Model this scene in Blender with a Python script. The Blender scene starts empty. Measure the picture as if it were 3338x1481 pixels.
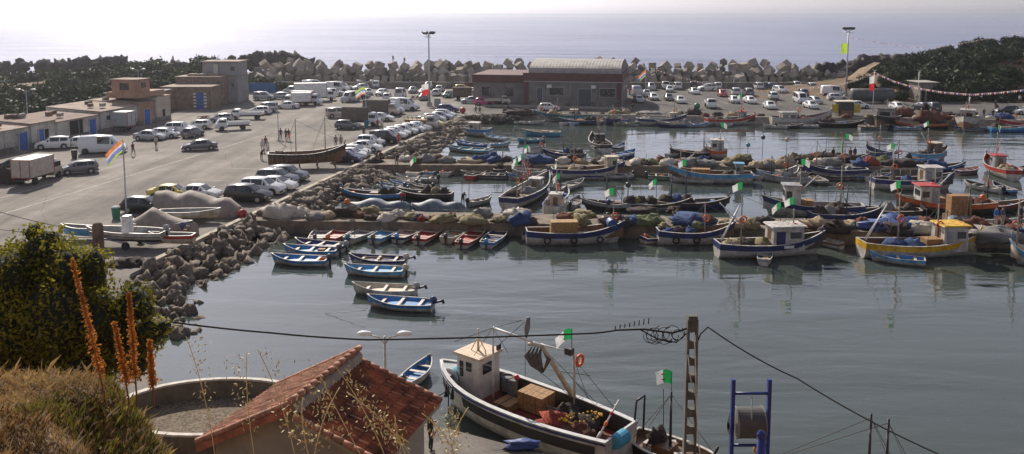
import bpy, bmesh, math, random
import numpy as np
from mathutils import Vector, Matrix, noise
R=math.radians; PI=math.pi
random.seed(7); rng=np.random.default_rng(7)
sc=bpy.context.scene; COL=sc.collection
# ---------------- camera / world / sun / exposure ----------------
W0,H0=3338.0,1481.0; F=2800.0; CAMZ=18.0; PITCH=R(6.4); HORV=43.0
V0=HORV+F*math.tan(PITCH)
cam=bpy.data.cameras.new('camera'); camo=bpy.data.objects.new('camera',cam); COL.objects.link(camo)
camo.location=(0,0,CAMZ); camo.rotation_euler=(PI/2-PITCH,0,0)
cam.sensor_width=36; cam.lens=36*F/W0; cam.shift_y=-(H0/2-V0)/W0; cam.clip_end=60000; cam.clip_start=.1
sc.camera=camo
SUN_AZ=R(-24); SUN_EL=R(34)
w=bpy.data.worlds.new('World'); sc.world=w; w.use_nodes=True
nt=w.node_tree; sky=nt.nodes.new('ShaderNodeTexSky'); sky.sky_type='NISHITA'; sky.sun_disc=False
sky.sun_elevation=SUN_EL; sky.sun_rotation=SUN_AZ; sky.air_density=1.0; sky.dust_density=1.0; sky.ozone_density=2.5
hs0=nt.nodes.new('ShaderNodeHueSaturation'); hs0.inputs['Saturation'].default_value=.30; mxs=nt.nodes.new('ShaderNodeMix'); mxs.data_type='RGBA'; mxs.blend_type='MULTIPLY'; mxs.inputs[0].default_value=1; mxs.inputs[7].default_value=(.97,.95,1.08,1)
nt.links.new(sky.outputs[0],hs0.inputs['Color']); nt.links.new(hs0.outputs[0],mxs.inputs[6]); nt.links.new(mxs.outputs[2],nt.nodes['Background'].inputs[0]); nt.nodes['Background'].inputs[1].default_value=.10
sun=bpy.data.lights.new('sun','SUN'); sun.energy=5.0; sun.angle=R(.5); sun.color=(1,.91,.78)
suno=bpy.data.objects.new('sun',sun); COL.objects.link(suno)
sd=Vector((math.sin(SUN_AZ)*math.cos(SUN_EL),math.cos(SUN_AZ)*math.cos(SUN_EL),math.sin(SUN_EL)))
suno.rotation_euler=sd.to_track_quat('Z','Y').to_euler()
sc.view_settings.view_transform='Standard'; sc.view_settings.look='None'; sc.view_settings.exposure=.22; sc.view_settings.gamma=1
WZ=-1.1
# ---------------- picture point -> place ----------------
def ray(u,v):
    xc=(u-W0/2)/F; yc=(v-V0)/F
    return Vector((xc,math.cos(PITCH)-yc*math.sin(PITCH),-math.sin(PITCH)-yc*math.cos(PITCH)))
def P(u,v,z=0.):
    d=ray(u,v); t=(z-CAMZ)/d.z; return Vector((d.x*t,d.y*t,z))
def PD(u,v,y):
    d=ray(u,v); t=y/d.y; return Vector((d.x*t,y,CAMZ+d.z*t))
TL=dict(A=(0,150,2.857),B=(800,150,2.857),C=(1600,150,2.857),D=(2400,50,2.437),E=(0,500,2.857),F=(800,480,2.857),
 G=(1600,400,2.857),H=(2400,400,2.437),I=(0,680,1.4275),J=(800,780,1.63),K=(1400,980,2.281),L=(2400,780,1.63),
 S=(0,0,1.0),Q=(0,0,.7717),R=(2050,240,5.152),Z=(1100,230,4.572))
def T(t,x,y):
    a,b,s=TL[t]; return a+x/s,b+y/s
def scr(p):
    q=Vector(p)-Vector((0,0,CAMZ)); f=q.y*math.cos(PITCH)-q.z*math.sin(PITCH); up=q.y*math.sin(PITCH)+q.z*math.cos(PITCH)
    return W0/2+F*q.x/f, V0-F*up/f
# ---------------- materials ----------------
MC={}
def mat(name,col,rough=.6,metal=0.,var=.15,scale=3.,bump=0.,spec=.5,coat=0.,trans=0.,dirt=None,alpha=1):
    if name in MC: return MC[name]
    m=bpy.data.materials.new(name); MC[name]=m; m.use_nodes=True; n=m.node_tree.nodes; l=m.node_tree.links; b=n['Principled BSDF']
    b.inputs['Roughness'].default_value=rough; b.inputs['Metallic'].default_value=metal; b.inputs['Specular IOR Level'].default_value=spec
    b.inputs['Coat Weight'].default_value=coat
    if trans: b.inputs['Transmission Weight'].default_value=trans
    tc=n.new('ShaderNodeTexCoord'); nz=n.new('ShaderNodeTexNoise'); nz.inputs['Scale'].default_value=scale; nz.inputs['Detail'].default_value=6
    nz.inputs['Roughness'].default_value=.65
    l.new(tc.outputs['Object'],nz.inputs['Vector'])
    r=n.new('ShaderNodeValToRGB'); c=Vector(col)
    lo=c*(1-var*1.6); hi=c*(1+var)
    if dirt: lo=Vector(dirt)
    r.color_ramp.elements[0].position=.32; r.color_ramp.elements[1].position=.62
    r.color_ramp.elements[0].color=(*[max(0,x) for x in lo],1); r.color_ramp.elements[1].color=(*[min(1,x) for x in hi],1)
    l.new(nz.outputs[0],r.inputs[0]); l.new(r.outputs[0],b.inputs['Base Color'])
    if bump:
        bp=n.new('ShaderNodeBump'); bp.inputs['Strength'].default_value=bump; bp.inputs['Distance'].default_value=.05
        l.new(nz.outputs[0],bp.inputs['Height']); l.new(bp.outputs[0],b.inputs['Normal'])
    return m
def ngroup(m): return m.node_tree.nodes,m.node_tree.links,m.node_tree.nodes['Principled BSDF']
GLASS=mat('dark_glass',(.02,.025,.03),.08,0,.2,2,spec=.8)
RUB=mat('rubber',(.018,.018,.018),.85)
STEEL=mat('galvanised_steel',(.42,.43,.44),.45,.6,.15,8)
DARKM=mat('dark_metal',(.045,.045,.05),.5,.4)
WHITEP=mat('white_paint',(.72,.72,.70),.4,0,.08,4,dirt=(.5,.48,.45))
CREAM=mat('cream_paint',(.62,.55,.42),.55,0,.1,3)
REDP=mat('red_paint',(.45,.03,.025),.4,0,.15,4)
ORANGE=mat('orange_plastic',(.7,.13,.03),.5,0,.1)
WOOD=mat('weathered_wood',(.20,.12,.07),.8,0,.35,5,bump=.4)
CRATE=mat('crate_wood',(.30,.16,.06),.75,0,.3,9,bump=.4)
GREENF=mat('green_cloth',(.02,.30,.08),.8); WHITEF=mat('white_cloth',(.75,.75,.72),.85); REDF=mat('red_cloth',(.6,.03,.03),.8)
BLUEF=mat('blue_cloth',(.22,.26,.62),.8); ORF=mat('orange_cloth',(.8,.25,.08),.8); LIMEF=mat('lime_cloth',(.5,.68,.08),.8)
for m_ in (GREENF,WHITEF,REDF,BLUEF,ORF,LIMEF):
    n_=m_.node_tree.nodes; l_=m_.node_tree.links; t_=n_.new('ShaderNodeBsdfTranslucent'); x_=n_.new('ShaderNodeMixShader'); x_.inputs[0].default_value=.36
    l_.new([q for q in n_ if q.type=='VALTORGB'][0].outputs[0],t_.inputs[0]); l_.new(n_['Principled BSDF'].outputs[0],x_.inputs[1]); l_.new(t_.outputs[0],x_.inputs[2]); l_.new(x_.outputs[0],n_['Material Output'].inputs[0])
LAMPG=mat('lamp_cover',(.75,.74,.70),.3)
SKIN=mat('skin',(.42,.24,.16),.6); HAIR=mat('dark_hair',(.02,.015,.012),.7)
ROPE=mat('rope',(.40,.34,.24),.9); BROPE=mat('blue_rope',(.06,.28,.42),.8,0,.3,30,bump=.5)
REDL=mat('tail_lamp_red',(.35,.02,.02),.25); HEADL=mat('headlamp_glass',(.6,.62,.62),.1)
CONC=mat('concrete',(.33,.30,.26),.9,0,.25,1.5,bump=.35)
# ---------------- mesh helper ----------------
class MB:
    def __init__(s): s.v=[];s.f=[];s.m=[];s.sm=[]
    def add(s,vs,fs,mi=0,sm=False):
        o=len(s.v); s.v.extend([tuple(p) for p in vs])
        for f in fs: s.f.append(tuple(o+i for i in f)); s.m.append(mi); s.sm.append(sm)
        return s
    def box(s,c,sz,mi=0,rz=0.,top=1.,shear=(0,0)):
        x,y,z=sz[0]/2,sz[1]/2,sz[2]/2; vs=[]
        for k,t in ((-z,1.),(z,top)):
            for a,b in ((-x,-y),(x,-y),(x,y),(-x,y)):
                px,py=a*t,b*t
                if k>0: px+=shear[0]; py+=shear[1]
                vs.append((c[0]+px*math.cos(rz)-py*math.sin(rz),c[1]+px*math.sin(rz)+py*math.cos(rz),c[2]+k))
        return s.add(vs,[(0,3,2,1),(4,5,6,7),(0,1,5,4),(1,2,6,5),(2,3,7,6),(3,0,4,7)],mi)
    def tube(s,pts,r,n=6,mi=0,cap=True,sm=True):
        pts=[Vector(p) for p in pts]; rs=r if isinstance(r,(list,tuple)) else [r]*len(pts); vs=[];fs=[]
        up0=None
        for i,p in enumerate(pts):
            d=(pts[min(i+1,len(pts)-1)]-pts[max(i-1,0)])
            d=d.normalized() if d.length>1e-9 else Vector((0,0,1))
            a=Vector((0,0,1)) if abs(d.z)<.9 else Vector((1,0,0))
            if up0 is not None and abs(up0.dot(d))<.9: a=up0
            e=d.cross(a).normalized(); g=d.cross(e).normalized(); up0=e.cross(d) if False else a
            for k in range(n):
                t=2*PI*k/n; vs.append(p+(e*math.cos(t)+g*math.sin(t))*rs[i])
        for i in range(len(pts)-1):
            for k in range(n):
                k2=(k+1)%n; fs.append((i*n+k,i*n+k2,(i+1)*n+k2,(i+1)*n+k))
        if cap: fs.append(tuple(range(n-1,-1,-1))); fs.append(tuple((len(pts)-1)*n+k for k in range(n)))
        return s.add(vs,fs,mi,sm)
    def cyl(s,c,r,h,ax='z',n=16,mi=0,r2=None):
        d={'x':Vector((1,0,0)),'y':Vector((0,1,0)),'z':Vector((0,0,1))}[ax]; c=Vector(c)
        return s.tube([c-d*h/2,c+d*h/2],[r,r if r2 is None else r2],n,mi,sm=False)
    def ell(s,c,r,nu=10,nv=7,mi=0,amp=0.,fr=1.,sd=0.,zmin=None,sm=True):
        vs=[];fs=[]; c=Vector(c)
        for j in range(nv+1):
            ph=PI*j/nv
            for i in range(nu):
                th=2*PI*i/nu; d=Vector((math.sin(ph)*math.cos(th),math.sin(ph)*math.sin(th),math.cos(ph)))
                k=1+(amp*noise.noise(d*fr*2+Vector((sd,sd*1.7,0))) if amp else 0)
                p=Vector((c.x+d.x*r[0]*k,c.y+d.y*r[1]*k,c.z+d.z*r[2]*k))
                if zmin is not None and p.z<zmin: p.z=zmin
                vs.append(p)
        for j in range(nv):
            for i in range(nu):
                i2=(i+1)%nu; fs.append((j*nu+i,(j+1)*nu+i,(j+1)*nu+i2,j*nu+i2))
        return s.add(vs,fs,mi,sm)
    def torus(s,c,Rr,r,ax='y',n=16,mi=0,a0=0,a1=2*PI):
        pts=[]
        for i in range(n+1):
            t=a0+(a1-a0)*i/n; a,b=Rr*math.cos(t),Rr*math.sin(t)
            pts.append(Vector(c)+(Vector((a,0,b)) if ax=='y' else Vector((0,a,b)) if ax=='x' else Vector((a,b,0))))
        return s.tube(pts,r,6,mi,cap=(a1-a0)<6)
    def grid(s,rows,mi=0,sm=False,close=False):
        n=len(rows[0]); vs=[p for r_ in rows for p in r_]; fs=[]
        for j in range(len(rows)-1):
            for i in range(n if close else n-1):
                i2=(i+1)%n; fs.append((j*n+i,j*n+i2,(j+1)*n+i2,(j+1)*n+i))
        return s.add(vs,fs,mi,sm)
    def prism(s,poly,z0,z1,mi=0,mt=None):
        n=len(poly); vs=[(p[0],p[1],z0) for p in poly]+[(p[0],p[1],z1) for p in poly]
        s.add(vs,[tuple(range(n,2*n))],mi if mt is None else mt)
        s.add(vs,[tuple(range(n-1,-1,-1))]+[(i,(i+1)%n,(i+1)%n+n,i+n) for i in range(n)],mi); return s
    def mesh(s,name,mats,recalc=True):
        me=bpy.data.meshes.new(name); me.from_pydata(s.v,[],s.f)
        for m in (mats if isinstance(mats,(list,tuple)) else [mats]): me.materials.append(m)
        me.polygons.foreach_set('material_index',s.m); me.polygons.foreach_set('use_smooth',s.sm)
        if recalc:
            bm=bmesh.new(); bm.from_mesh(me); bmesh.ops.recalc_face_normals(bm,faces=bm.faces); bm.to_mesh(me); bm.free()
        me.update(); return me
    def build(s,name,mats,parent=None,loc=(0,0,0),rz=0,recalc=True):
        return obj(name,s.mesh(name,mats,recalc),parent,loc,rz)
KIDS={}
def obj(name,me,parent=None,loc=(0,0,0),rz=0):
    o=bpy.data.objects.new(name,me); COL.objects.link(o); o.location=loc; o.rotation_euler=(0,0,rz)
    if parent: o.parent=parent; KIDS.setdefault(parent.name,[]).append(o)
    return o
def tag(o,label=None,cat=None,group=None,kind=None):
    if label: o['label']=label
    if cat: o['category']=cat
    if group: o['group']=group
    if kind: o['kind']=kind
    return o
def thing(name,label,cat,loc=(0,0,0),rz=0,group=None,sc_=None):
    o=bpy.data.objects.new(name,None); o.empty_display_size=.3; COL.objects.link(o); o.location=loc; o.rotation_euler=(0,0,rz)
    if sc_: o.scale=sc_
    return tag(o,label,cat,group)
def dup(root,loc,rz=0,label=None,group=None):
    def cp(o,par):
        c=o.copy(); COL.objects.link(c)
        if par is not None: c.parent=par; KIDS.setdefault(par.name,[]).append(c)
        for k in list(KIDS.get(o.name,[])): cp(k,c)
        return c
    r=cp(root,None); r.location=loc; r.rotation_euler=(0,0,rz); r.scale=(1,1,1)
    if label: r['label']=label
    if group: r['group']=group
    return r
PROTO={}
def inst(key,make,loc,rz,label,group=None):
    if key in PROTO: return dup(PROTO[key],loc,rz,label,group)
    r=make(); PROTO[key]=r; r.location=loc; r.rotation_euler=(0,0,rz); r['label']=label
    if group: r['group']=group
    return r
def struct(o): o['kind']='structure'; return o
def hsh(*a): return (math.sin(sum((i+1)*12.9898*x for i,x in enumerate(a)))*43758.5453)%1
# ---------------- ground, quays, water ----------------
def EX(y): return -25.6+(y-62.6)*.194          # harbour-side edge of the long quay
asph=mat('worn_asphalt',(.168,.148,.128),.92,0,.16,.35,bump=.15)
n,l,b=ngroup(asph)
tc=n.new('ShaderNodeTexCoord'); mp=n.new('ShaderNodeMapping'); mp.inputs['Rotation'].default_value=(0,0,R(11)); mp.inputs['Scale'].default_value=(.5,.03,1)
nz=n.new('ShaderNodeTexNoise'); nz.inputs['Scale'].default_value=1; nz.inputs['Detail'].default_value=8; l.new(tc.outputs['Object'],mp.inputs[0]); l.new(mp.outputs[0],nz.inputs['Vector'])
n2=n.new('ShaderNodeTexNoise'); n2.inputs['Scale'].default_value=.12; n2.inputs['Detail'].default_value=5; l.new(tc.outputs['Object'],n2.inputs['Vector'])
n3=n.new('ShaderNodeTexNoise'); n3.inputs['Scale'].default_value=9; n3.inputs['Detail'].default_value=3; l.new(tc.outputs['Object'],n3.inputs['Vector'])
ramp=[x for x in n if x.type=='VALTORGB'][0]
def mixr(a,c2,fac_out,lo,hi,mode='MULTIPLY'):
    rr=n.new('ShaderNodeMapRange'); rr.inputs[1].default_value=.3; rr.inputs[2].default_value=.7; rr.inputs[3].default_value=lo; rr.inputs[4].default_value=hi
    l.new(fac_out,rr.inputs[0]); mx=n.new('ShaderNodeVectorMath'); mx.operation='SCALE'; l.new(a,mx.inputs[0]); l.new(rr.outputs[0],mx.inputs['Scale']); return mx.outputs[0]
o1=mixr(ramp.outputs[0],None,nz.outputs[0],.66,1.28); o1=mixr(o1,None,n2.outputs[0],.6,1.3); o1=mixr(o1,None,n3.outputs[0],.75,1.22)
vo=n.new('ShaderNodeTexVoronoi'); vo.feature='DISTANCE_TO_EDGE'; vo.inputs['Scale'].default_value=.16; l.new(tc.outputs['Object'],vo.inputs['Vector'])
mr=n.new('ShaderNodeMapRange'); mr.inputs[1].default_value=.0; mr.inputs[2].default_value=.012; mr.inputs[3].default_value=.6; mr.inputs[4].default_value=1.; l.new(vo.outputs['Distance'],mr.inputs[0])
sv_=n.new('ShaderNodeVectorMath'); sv_.operation='SCALE'; l.new(o1,sv_.inputs[0]); l.new(mr.outputs[0],sv_.inputs['Scale']); o1=sv_.outputs[0]
n5=n.new('ShaderNodeTexNoise'); n5.inputs['Scale'].default_value=.7; n5.inputs['Detail'].default_value=2; l.new(tc.outputs['Object'],n5.inputs['Vector'])
m5=n.new('ShaderNodeMapRange'); m5.inputs[1].default_value=.62; m5.inputs[2].default_value=.70; m5.inputs[3].default_value=1.; m5.inputs[4].default_value=.6; l.new(n5.outputs[0],m5.inputs[0])
s5=n.new('ShaderNodeVectorMath'); s5.operation='SCALE'; l.new(o1,s5.inputs[0]); l.new(m5.outputs[0],s5.inputs['Scale']); o1=s5.outputs[0]
l.new(o1,b.inputs['Base Color'])
edge=[(EX(y),y) for y in (58,62.6,74.6,90,104.5,118,131,147.6)]
near=[(70,18),(30,24),(7,30.8),(1.47,33.4),(-3.27,35.92),(-8,37.8),(-16.5,39.5),(-20,44),(-24.2,51)]
far=[(-8.6,150),(-4,152.6),(12,152),(40,148),(66,146.5),(88,143),(150,139)]
MB().prism([(150,-30)]+near+edge+far+[(150,208),(60,207),(-62,207),(-72,200),(-160,180),(-160,-30)],-4,0,1,0).build('quay_ground',[asph,CONC])
struct(bpy.data.objects['quay_ground'])
# water
def water(name,scales,strength,rough,col):
    m=mat(name,col,rough,0,.1,.02); n,l,b=ngroup(m); b.inputs['IOR'].default_value=1.5 if name=='harbour_water' else 1.25
    for k in list(n):
        if k.type=='BUMP': n.remove(k)
    tc=n.new('ShaderNodeTexCoord'); last=None
    for (sx,sy,rot,dist,det) in scales:
        mp=n.new('ShaderNodeMapping'); mp.inputs['Scale'].default_value=(sx,sy,1); mp.inputs['Rotation'].default_value=(0,0,R(rot))
        nz=n.new('ShaderNodeTexNoise'); nz.inputs['Scale'].default_value=1; nz.inputs['Detail'].default_value=det; nz.inputs['Distortion'].default_value=.6
        bp=n.new('ShaderNodeBump'); bp.inputs['Strength'].default_value=strength; bp.inputs['Distance'].default_value=dist
        l.new(tc.outputs['Object'],mp.inputs[0]); l.new(mp.outputs[0],nz.inputs['Vector']); l.new(nz.outputs[0],bp.inputs['Height'])
        pn=n.new('ShaderNodeTexNoise'); pn.inputs['Scale'].default_value=.035 if name=='harbour_water' else .004; pn.inputs['Detail'].default_value=3; l.new(tc.outputs['Object'],pn.inputs['Vector'])
        pm=n.new('ShaderNodeMapRange'); pm.inputs[1].default_value=.38; pm.inputs[2].default_value=.62; pm.inputs[3].default_value=.25; pm.inputs[4].default_value=1.; l.new(pn.outputs[0],pm.inputs[0]); l.new(pm.outputs[0],bp.inputs['Strength'])
        if last: l.new(last,bp.inputs['Normal'])
        last=bp.outputs[0]
    if name!='harbour_water': b.inputs['Specular IOR Level'].default_value=.3
    l.new(last,b.inputs['Normal']); return m
hw=water('harbour_water',[(.30,.9,8,.055,4),(1.3,3.6,-6,.010,3),(.06,.22,-20,.24,2)],1.,.015,(.050,.064,.056))
sw=water('sea_water',[(.03,.12,0,1.4,5),(.25,.7,10,.35,4),(.008,.03,5,3.,3)],1.,.18,(.05,.06,.16))
def sheet(name,x0,x1,y0,y1,z,m,nx=1,ny=1):
    g=[[(x0+(x1-x0)*i/nx,y0+(y1-y0)*j/ny,z) for i in range(nx+1)] for j in range(ny+1)]
    return struct(MB().grid(g).build(name,m))
sheet('harbour_water',-60,400,15,214,WZ,hw); sheet('sea_bed',-1500,1500,-60,400,-4.2,mat('sea_bed',(.06,.06,.05),.95))
MB().add([(-30000,214,WZ),(30000,214,WZ),(30000,45000,WZ),(-30000,45000,WZ)],[(0,1,2,3)]).add([(-1500,15,WZ),(-60,15,WZ),(-60,214,WZ),(-1500,214,WZ)],[(0,1,2,3)]).add([(400,15,WZ),(1500,15,WZ),(1500,214,WZ),(400,214,WZ)],[(0,1,2,3)]).build('sea',sw)
struct(bpy.data.objects['sea'])
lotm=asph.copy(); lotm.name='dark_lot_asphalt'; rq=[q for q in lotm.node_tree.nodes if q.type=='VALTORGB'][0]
for e_ in rq.color_ramp.elements: e_.color=(e_.color[0]*.52,e_.color[1]*.53,e_.color[2]*.54,1)  # quay asphalt scaled darker: vignette and contrast put into the lot's colour
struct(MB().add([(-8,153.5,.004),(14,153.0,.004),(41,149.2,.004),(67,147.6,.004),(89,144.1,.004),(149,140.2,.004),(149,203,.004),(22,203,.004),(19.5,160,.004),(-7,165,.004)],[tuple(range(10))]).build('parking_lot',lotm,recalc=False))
# kerb along the quay, piers, markings
kerbm=mat('pale_kerb_concrete',(.40,.35,.28),.9,0,.25,2,bump=.3)
def strip(name,pts,w0,w1,z0,z1,m,dx=0):
    mb=MB()
    for a,b2 in zip(pts[:-1],pts[1:]):
        a=Vector(a);b2=Vector(b2); d=(b2-a).normalized(); nn=Vector((d.y,-d.x)); 
        mb.prism([a+nn*w0,b2+nn*w0,b2+nn*w1,a+nn*w1],z0,z1)
    return struct(mb.build(name,m))
strip('quay_kerb',[(EX(60),60),(EX(148),148)],-.45,.02,.004,.16,kerbm)
strip('quay_kerb',[(-3.5,152.7),(12,152.05),(40,148.05),(66,146.55),(88,143.05),(149,139.2)],-.4,0.03,.004,.14,kerbm)
pierm=mat('pier_concrete',(.17,.13,.09),.92,0,.35,1.2,bump=.4,dirt=(.08,.07,.06))
P1=[(EX(73)-.2,73.4),(-1.8,72.4),(13.5,71.4),(28.7,69.5),(60,66.5),(60,71),(28.7,73.6),(-1.9,76.2),(EX(77)-.2,77.4)]
P2=[(EX(101.5)-.2,101.2),(0,100.6),(48,99.2),(48,103.0),(0,104.2),(EX(105)-.2,104.9)]
MB().prism(P1,-3.5,.03).build('pier',pierm); MB().prism(P2,-3.5,.03).build('pier',pierm)
struct(bpy.data.objects['pier']); struct(bpy.data.objects['pier.001'])
paint=mat('faded_road_paint',(.36,.34,.30),.9,0,.4,1.2,dirt=(.2,.18,.155))
def mark(p,q,wd,zz=.004):
    p=Vector(p);q=Vector(q); d=(q-p).normalized(); nn=Vector((d.y,-d.x))*wd/2; mk.add([(*(p+nn),zz),(*(q+nn),zz),(*(q-nn),zz),(*(p-nn),zz)],[(0,1,2,3)])
mk=MB(); mark((-46.6,72),(-36.5,128),.16); mark((-50.5,80),(-46.8,102),.12)
for y in (92,99,106,113,126,134): mark((EX(y)-15,y),(EX(y)-10.5,y-.85),.13)
for i in range(9): mark((-8+i*0-40,146+i*2.6),(-43.5,145.2+i*2.6),.12)
for i in range(14): mark((28+i*3.6,175),(28.6+i*3.6,170.8),.12,.008)
struct(mk.build('road_marking',paint,recalc=False))
# ---------------- hills ----------------
def sst(a,b2,x): t=min(1,max(0,(x-a)/(b2-a))); return t*t*(3-2*t)
earth=mat('dry_earth',(.14,.08,.04),.95,0,.35,.3,bump=.5,dirt=(.035,.04,.018))
def terr(name,x0,x1,y0,y1,nx,ny,fn,m):
    g=[]
    for j in range(ny+1):
        y=y0+(y1-y0)*j/ny; g.append([(x0+(x1-x0)*i/nx,y,fn(x0+(x1-x0)*i/nx,y)) for i in range(nx+1)])
    return struct(MB().grid(g,0,True).build(name,m,recalc=False))
def hillR(x,y):
    h=sst(171,200,y-(max(0,70-x))*.3)*(1.0+sst(60,128,x)*8.2+sst(125,190,x)*8)*sst(52,74,x)
    h*=1-sst(222,262,y)
    if y>222 or h<=.01: h-=4.5*sst(222,262,y)
    return h-.1+.6*noise.noise(Vector((x*.09,y*.09,0)))*sst(172,185,y)
def hillL(x,y):
    bx=-66+(y-120)*.19
    h=(2.4+1.0*noise.noise(Vector((x*.04,y*.04,3))))*sst(0,26,bx-10-x)*sst(96,130,y)*(1-.55*sst(190,225,y))
    h+=.8*sst(195,210,y)*sst(-62,-75,x)
    return h-5*sst(232,262,y)-.1
terr('headland_hill',52,260,166,264,60,30,hillR,earth); terr('headland_ground',-330,-54,90,264,80,44,hillL,earth)
BX=-4.3
def bank(x,y):
    def far_(y): 
        return 16.3-.47*y if y<14 else max(-.1,9.72-.75*(y-14)*1.0)
    a=far_(y)
    left=16.3-.31*y if y<8 else 13.82-.2*(y-8) if y<11 else 13.22-1.3*(y-11)
    left=max(left,-.1)
    k=sst(BX+.9,BX-.9,x+.16*(y-8)+.25*noise.noise(Vector((y*.9,0,1))))
    z=a*(1-k)+left*k
    if x<-8: z+=.0
    return max(-.05,z)+.10*noise.noise(Vector((x*1.3,y*1.3,0)))*sst(30,20,y)
bankm=mat('dry_grass_soil',(.13,.07,.03),.95,0,.4,5,bump=.8,dirt=(.05,.03,.015))
terr('hillside',-40,45,-14,32,220,120,bank,bankm)
# riprap slope
slopem=mat('rubble_slope',(.06,.05,.04),.95,0,.4,1.,bump=.8)
g=[]
for j in range(40):
    y=52+j*(148-52)/39; wd=4.3+.6*math.sin(y*.4)+.4*math.sin(y*1.3); wd*=(1 if y<143 else .7)
    g.append([(EX(y)+.0+wd*t,y,-.25-1.7*t) for t in (0,.33,.66,1)])
struct(MB().grid(g,0,True).build('rubble_slope',slopem))
# boulders
rock=mat('boulder_stone',(.15,.118,.09),.9,0,.35,2.5,bump=.6,dirt=(.05,.043,.035))
def rockmesh(sd,rr=1.):
    mb=MB(); mb.ell((0,0,0),(rr,rr*.85,rr*.7),10,7,0,.75,1.1,sd); return mb
rp=[rockmesh(i*3.1).mesh('boulder',rock) for i in range(7)]
rl=[]
for i in range(1500):
    y=49+(148-49)*random.random(); t=random.random()
    wd=4.6; s=.22+.5*random.random()**2.2
    if 73.5<y<79 and t>.1 or 101<y<106 and t>.1: continue
    ex=EX(y) if y>58 else EX(58)+(58-y)*.33
    rl.append((ex+.3+wd*t,y,-.12-1.45*t+.12*random.random(),s))
rl=rl[:1020]; rl.sort(key=lambda r_: r_[1]-r_[3]*40)
for i,(x,y,z,s) in enumerate(rl[:290]):
    o=obj('boulder',rp[i%7],None,(x,y,z)); o.scale=(s*1.15,s,s*.95); o.rotation_euler=(random.random()*6,random.random()*6,random.random()*6)
    tag(o,'rounded grey brown boulder in the rubble slope below the quay kerb','boulder','boulders of the rubble slope')
mb=MB()
for i,(x,y,z,s) in enumerate(rl[290:]):
    mb.ell((x,y,z),(s*(1+.5*hsh(i)),s*(1+.5*hsh(i,2)),s*.85),7,5,0,.7,1.2,i*1.3,sm=True)
tag(mb.build('rubble_stones',rock),'smaller and farther stones of the rubble slope under the quay kerb','rubble',None,'stuff')
# far corner rubble + dark rocks on shores
mb=MB()
for i in range(200):
    t=random.random(); x=-8+t*9; y=150.5-2.5*random.random(); mb.ell((x,y,-.2-1.*random.random()),(.6,.5,.5),7,5,0,.7,1.2,i*2.3)
tag(mb.build('corner_rubble',slopem),'dark rubble at the inner corner of the far quay','rubble',None,'stuff')
# breakwater core and blocks
corem=mat('breakwater_core',(.12,.105,.085),.95,0,.3,.8,bump=.6)
MB().add([(-66,209,-2),(84,207,-2),(84,213,3.0),(-66,215,3.2),(84,222,2.6),(-66,224,2.8),(84,230,-3),(-66,232,-3)],[(0,1,2,3),(3,2,4,5),(5,4,6,7)]).build('breakwater_core',corem)
struct(bpy.data.objects['breakwater_core'])
blk=mat('block_concrete',(.27,.235,.19),.9,0,.22,.7,bump=.3,dirt=(.20,.17,.14))
def blockmesh(sd):
    mb=MB(); mb.box((0,0,0),(1,1,1),0,0,.97); me=mb.mesh('concrete_block',blk); bm=bmesh.new(); bm.from_mesh(me)
    bmesh.ops.bevel(bm,geom=bm.edges[:],offset=.05,segments=1,affect='EDGES'); bm.to_mesh(me); bm.free(); return me
n_,l_,b_=ngroup(blk); oi=n_.new('ShaderNodeObjectInfo'); mr_=n_.new('ShaderNodeMapRange'); mr_.inputs[3].default_value=.5; mr_.inputs[4].default_value=1.35; l_.new(oi.outputs['Random'],mr_.inputs[0])
vs_=n_.new('ShaderNodeVectorMath'); vs_.operation='SCALE'; l_.new([q for q in n_ if q.type=='VALTORGB'][0].outputs[0],vs_.inputs[0]); l_.new(mr_.outputs[0],vs_.inputs['Scale']); l_.new(vs_.outputs[0],b_.inputs['Base Color'])
bp_=[blockmesh(i) for i in range(2)]; cnt=0; xb=[]
for tier in range(5):
    x=-63.+(tier%2)*1.1
    while x<84:
        s=1.30+.85*hsh(x,tier); yb=208.6-.012*(x+60)
        z=(.8,2.1,3.35,4.4,5.15)[tier]+(.3+.25*tier)*hsh(x,tier,2)-.35
        if tier==4 and hsh(x,9.3)>.42: x+=2.4; continue
        if tier==3: s*=1.1
        yy=yb+(0,1.2,2.8,4.6,6.2)[tier]+(.5+.5*tier)*hsh(x,3,tier)
        zz=z*(1-.15*sst(40,80,x))
        if tier<2 and hsh(x,8.8,tier)>.80 or cnt>=299: x+=s*1.05; xb.append((x-s,yy+.2,zz,s)); continue
        o=obj('concrete_block',bp_[cnt%2],None,(x,yy,zz)); o.scale=(s,s,s)
        tl=(.10,.45,.7,1.0,1.1)[tier]
        o.rotation_euler=((hsh(x,4)-.5)*2*tl,(hsh(x,5,tier)-.5)*2*tl,(hsh(x,6)-.5)*(.5+tier*.5))
        tag(o,'weathered concrete cube of the breakwater wall behind the parking','concrete block','cubes of the breakwater'); cnt+=1
        x+=s*1.08+.3*hsh(x,7)+(.7 if tier>=3 else 0)
mb=MB()
for i_,(a_,b_,c_,d_) in enumerate(xb): mb.box((a_,b_,c_),(d_*.9,d_*.9,d_*.8),0,hsh(i_)*2,.9)
tag(mb.build('block_rubble',blk),'broken concrete pieces filling gaps between the breakwater cubes','rubble',None,'stuff')
cw=MB(); cw.prism([(-66,206.3),(84,204.6),(84,205.4),(-66,207.1)],0,1.5)
tag(cw.build('low_concrete_wall',mat('stained_wall',(.20,.175,.15),.95,0,.3,.6,bump=.3)),'long low stained concrete wall at the foot of the breakwater cubes','wall')
drk=mat('dark_shore_rock',(.05,.043,.04),.95,0,.3,1,bump=.8)
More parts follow.
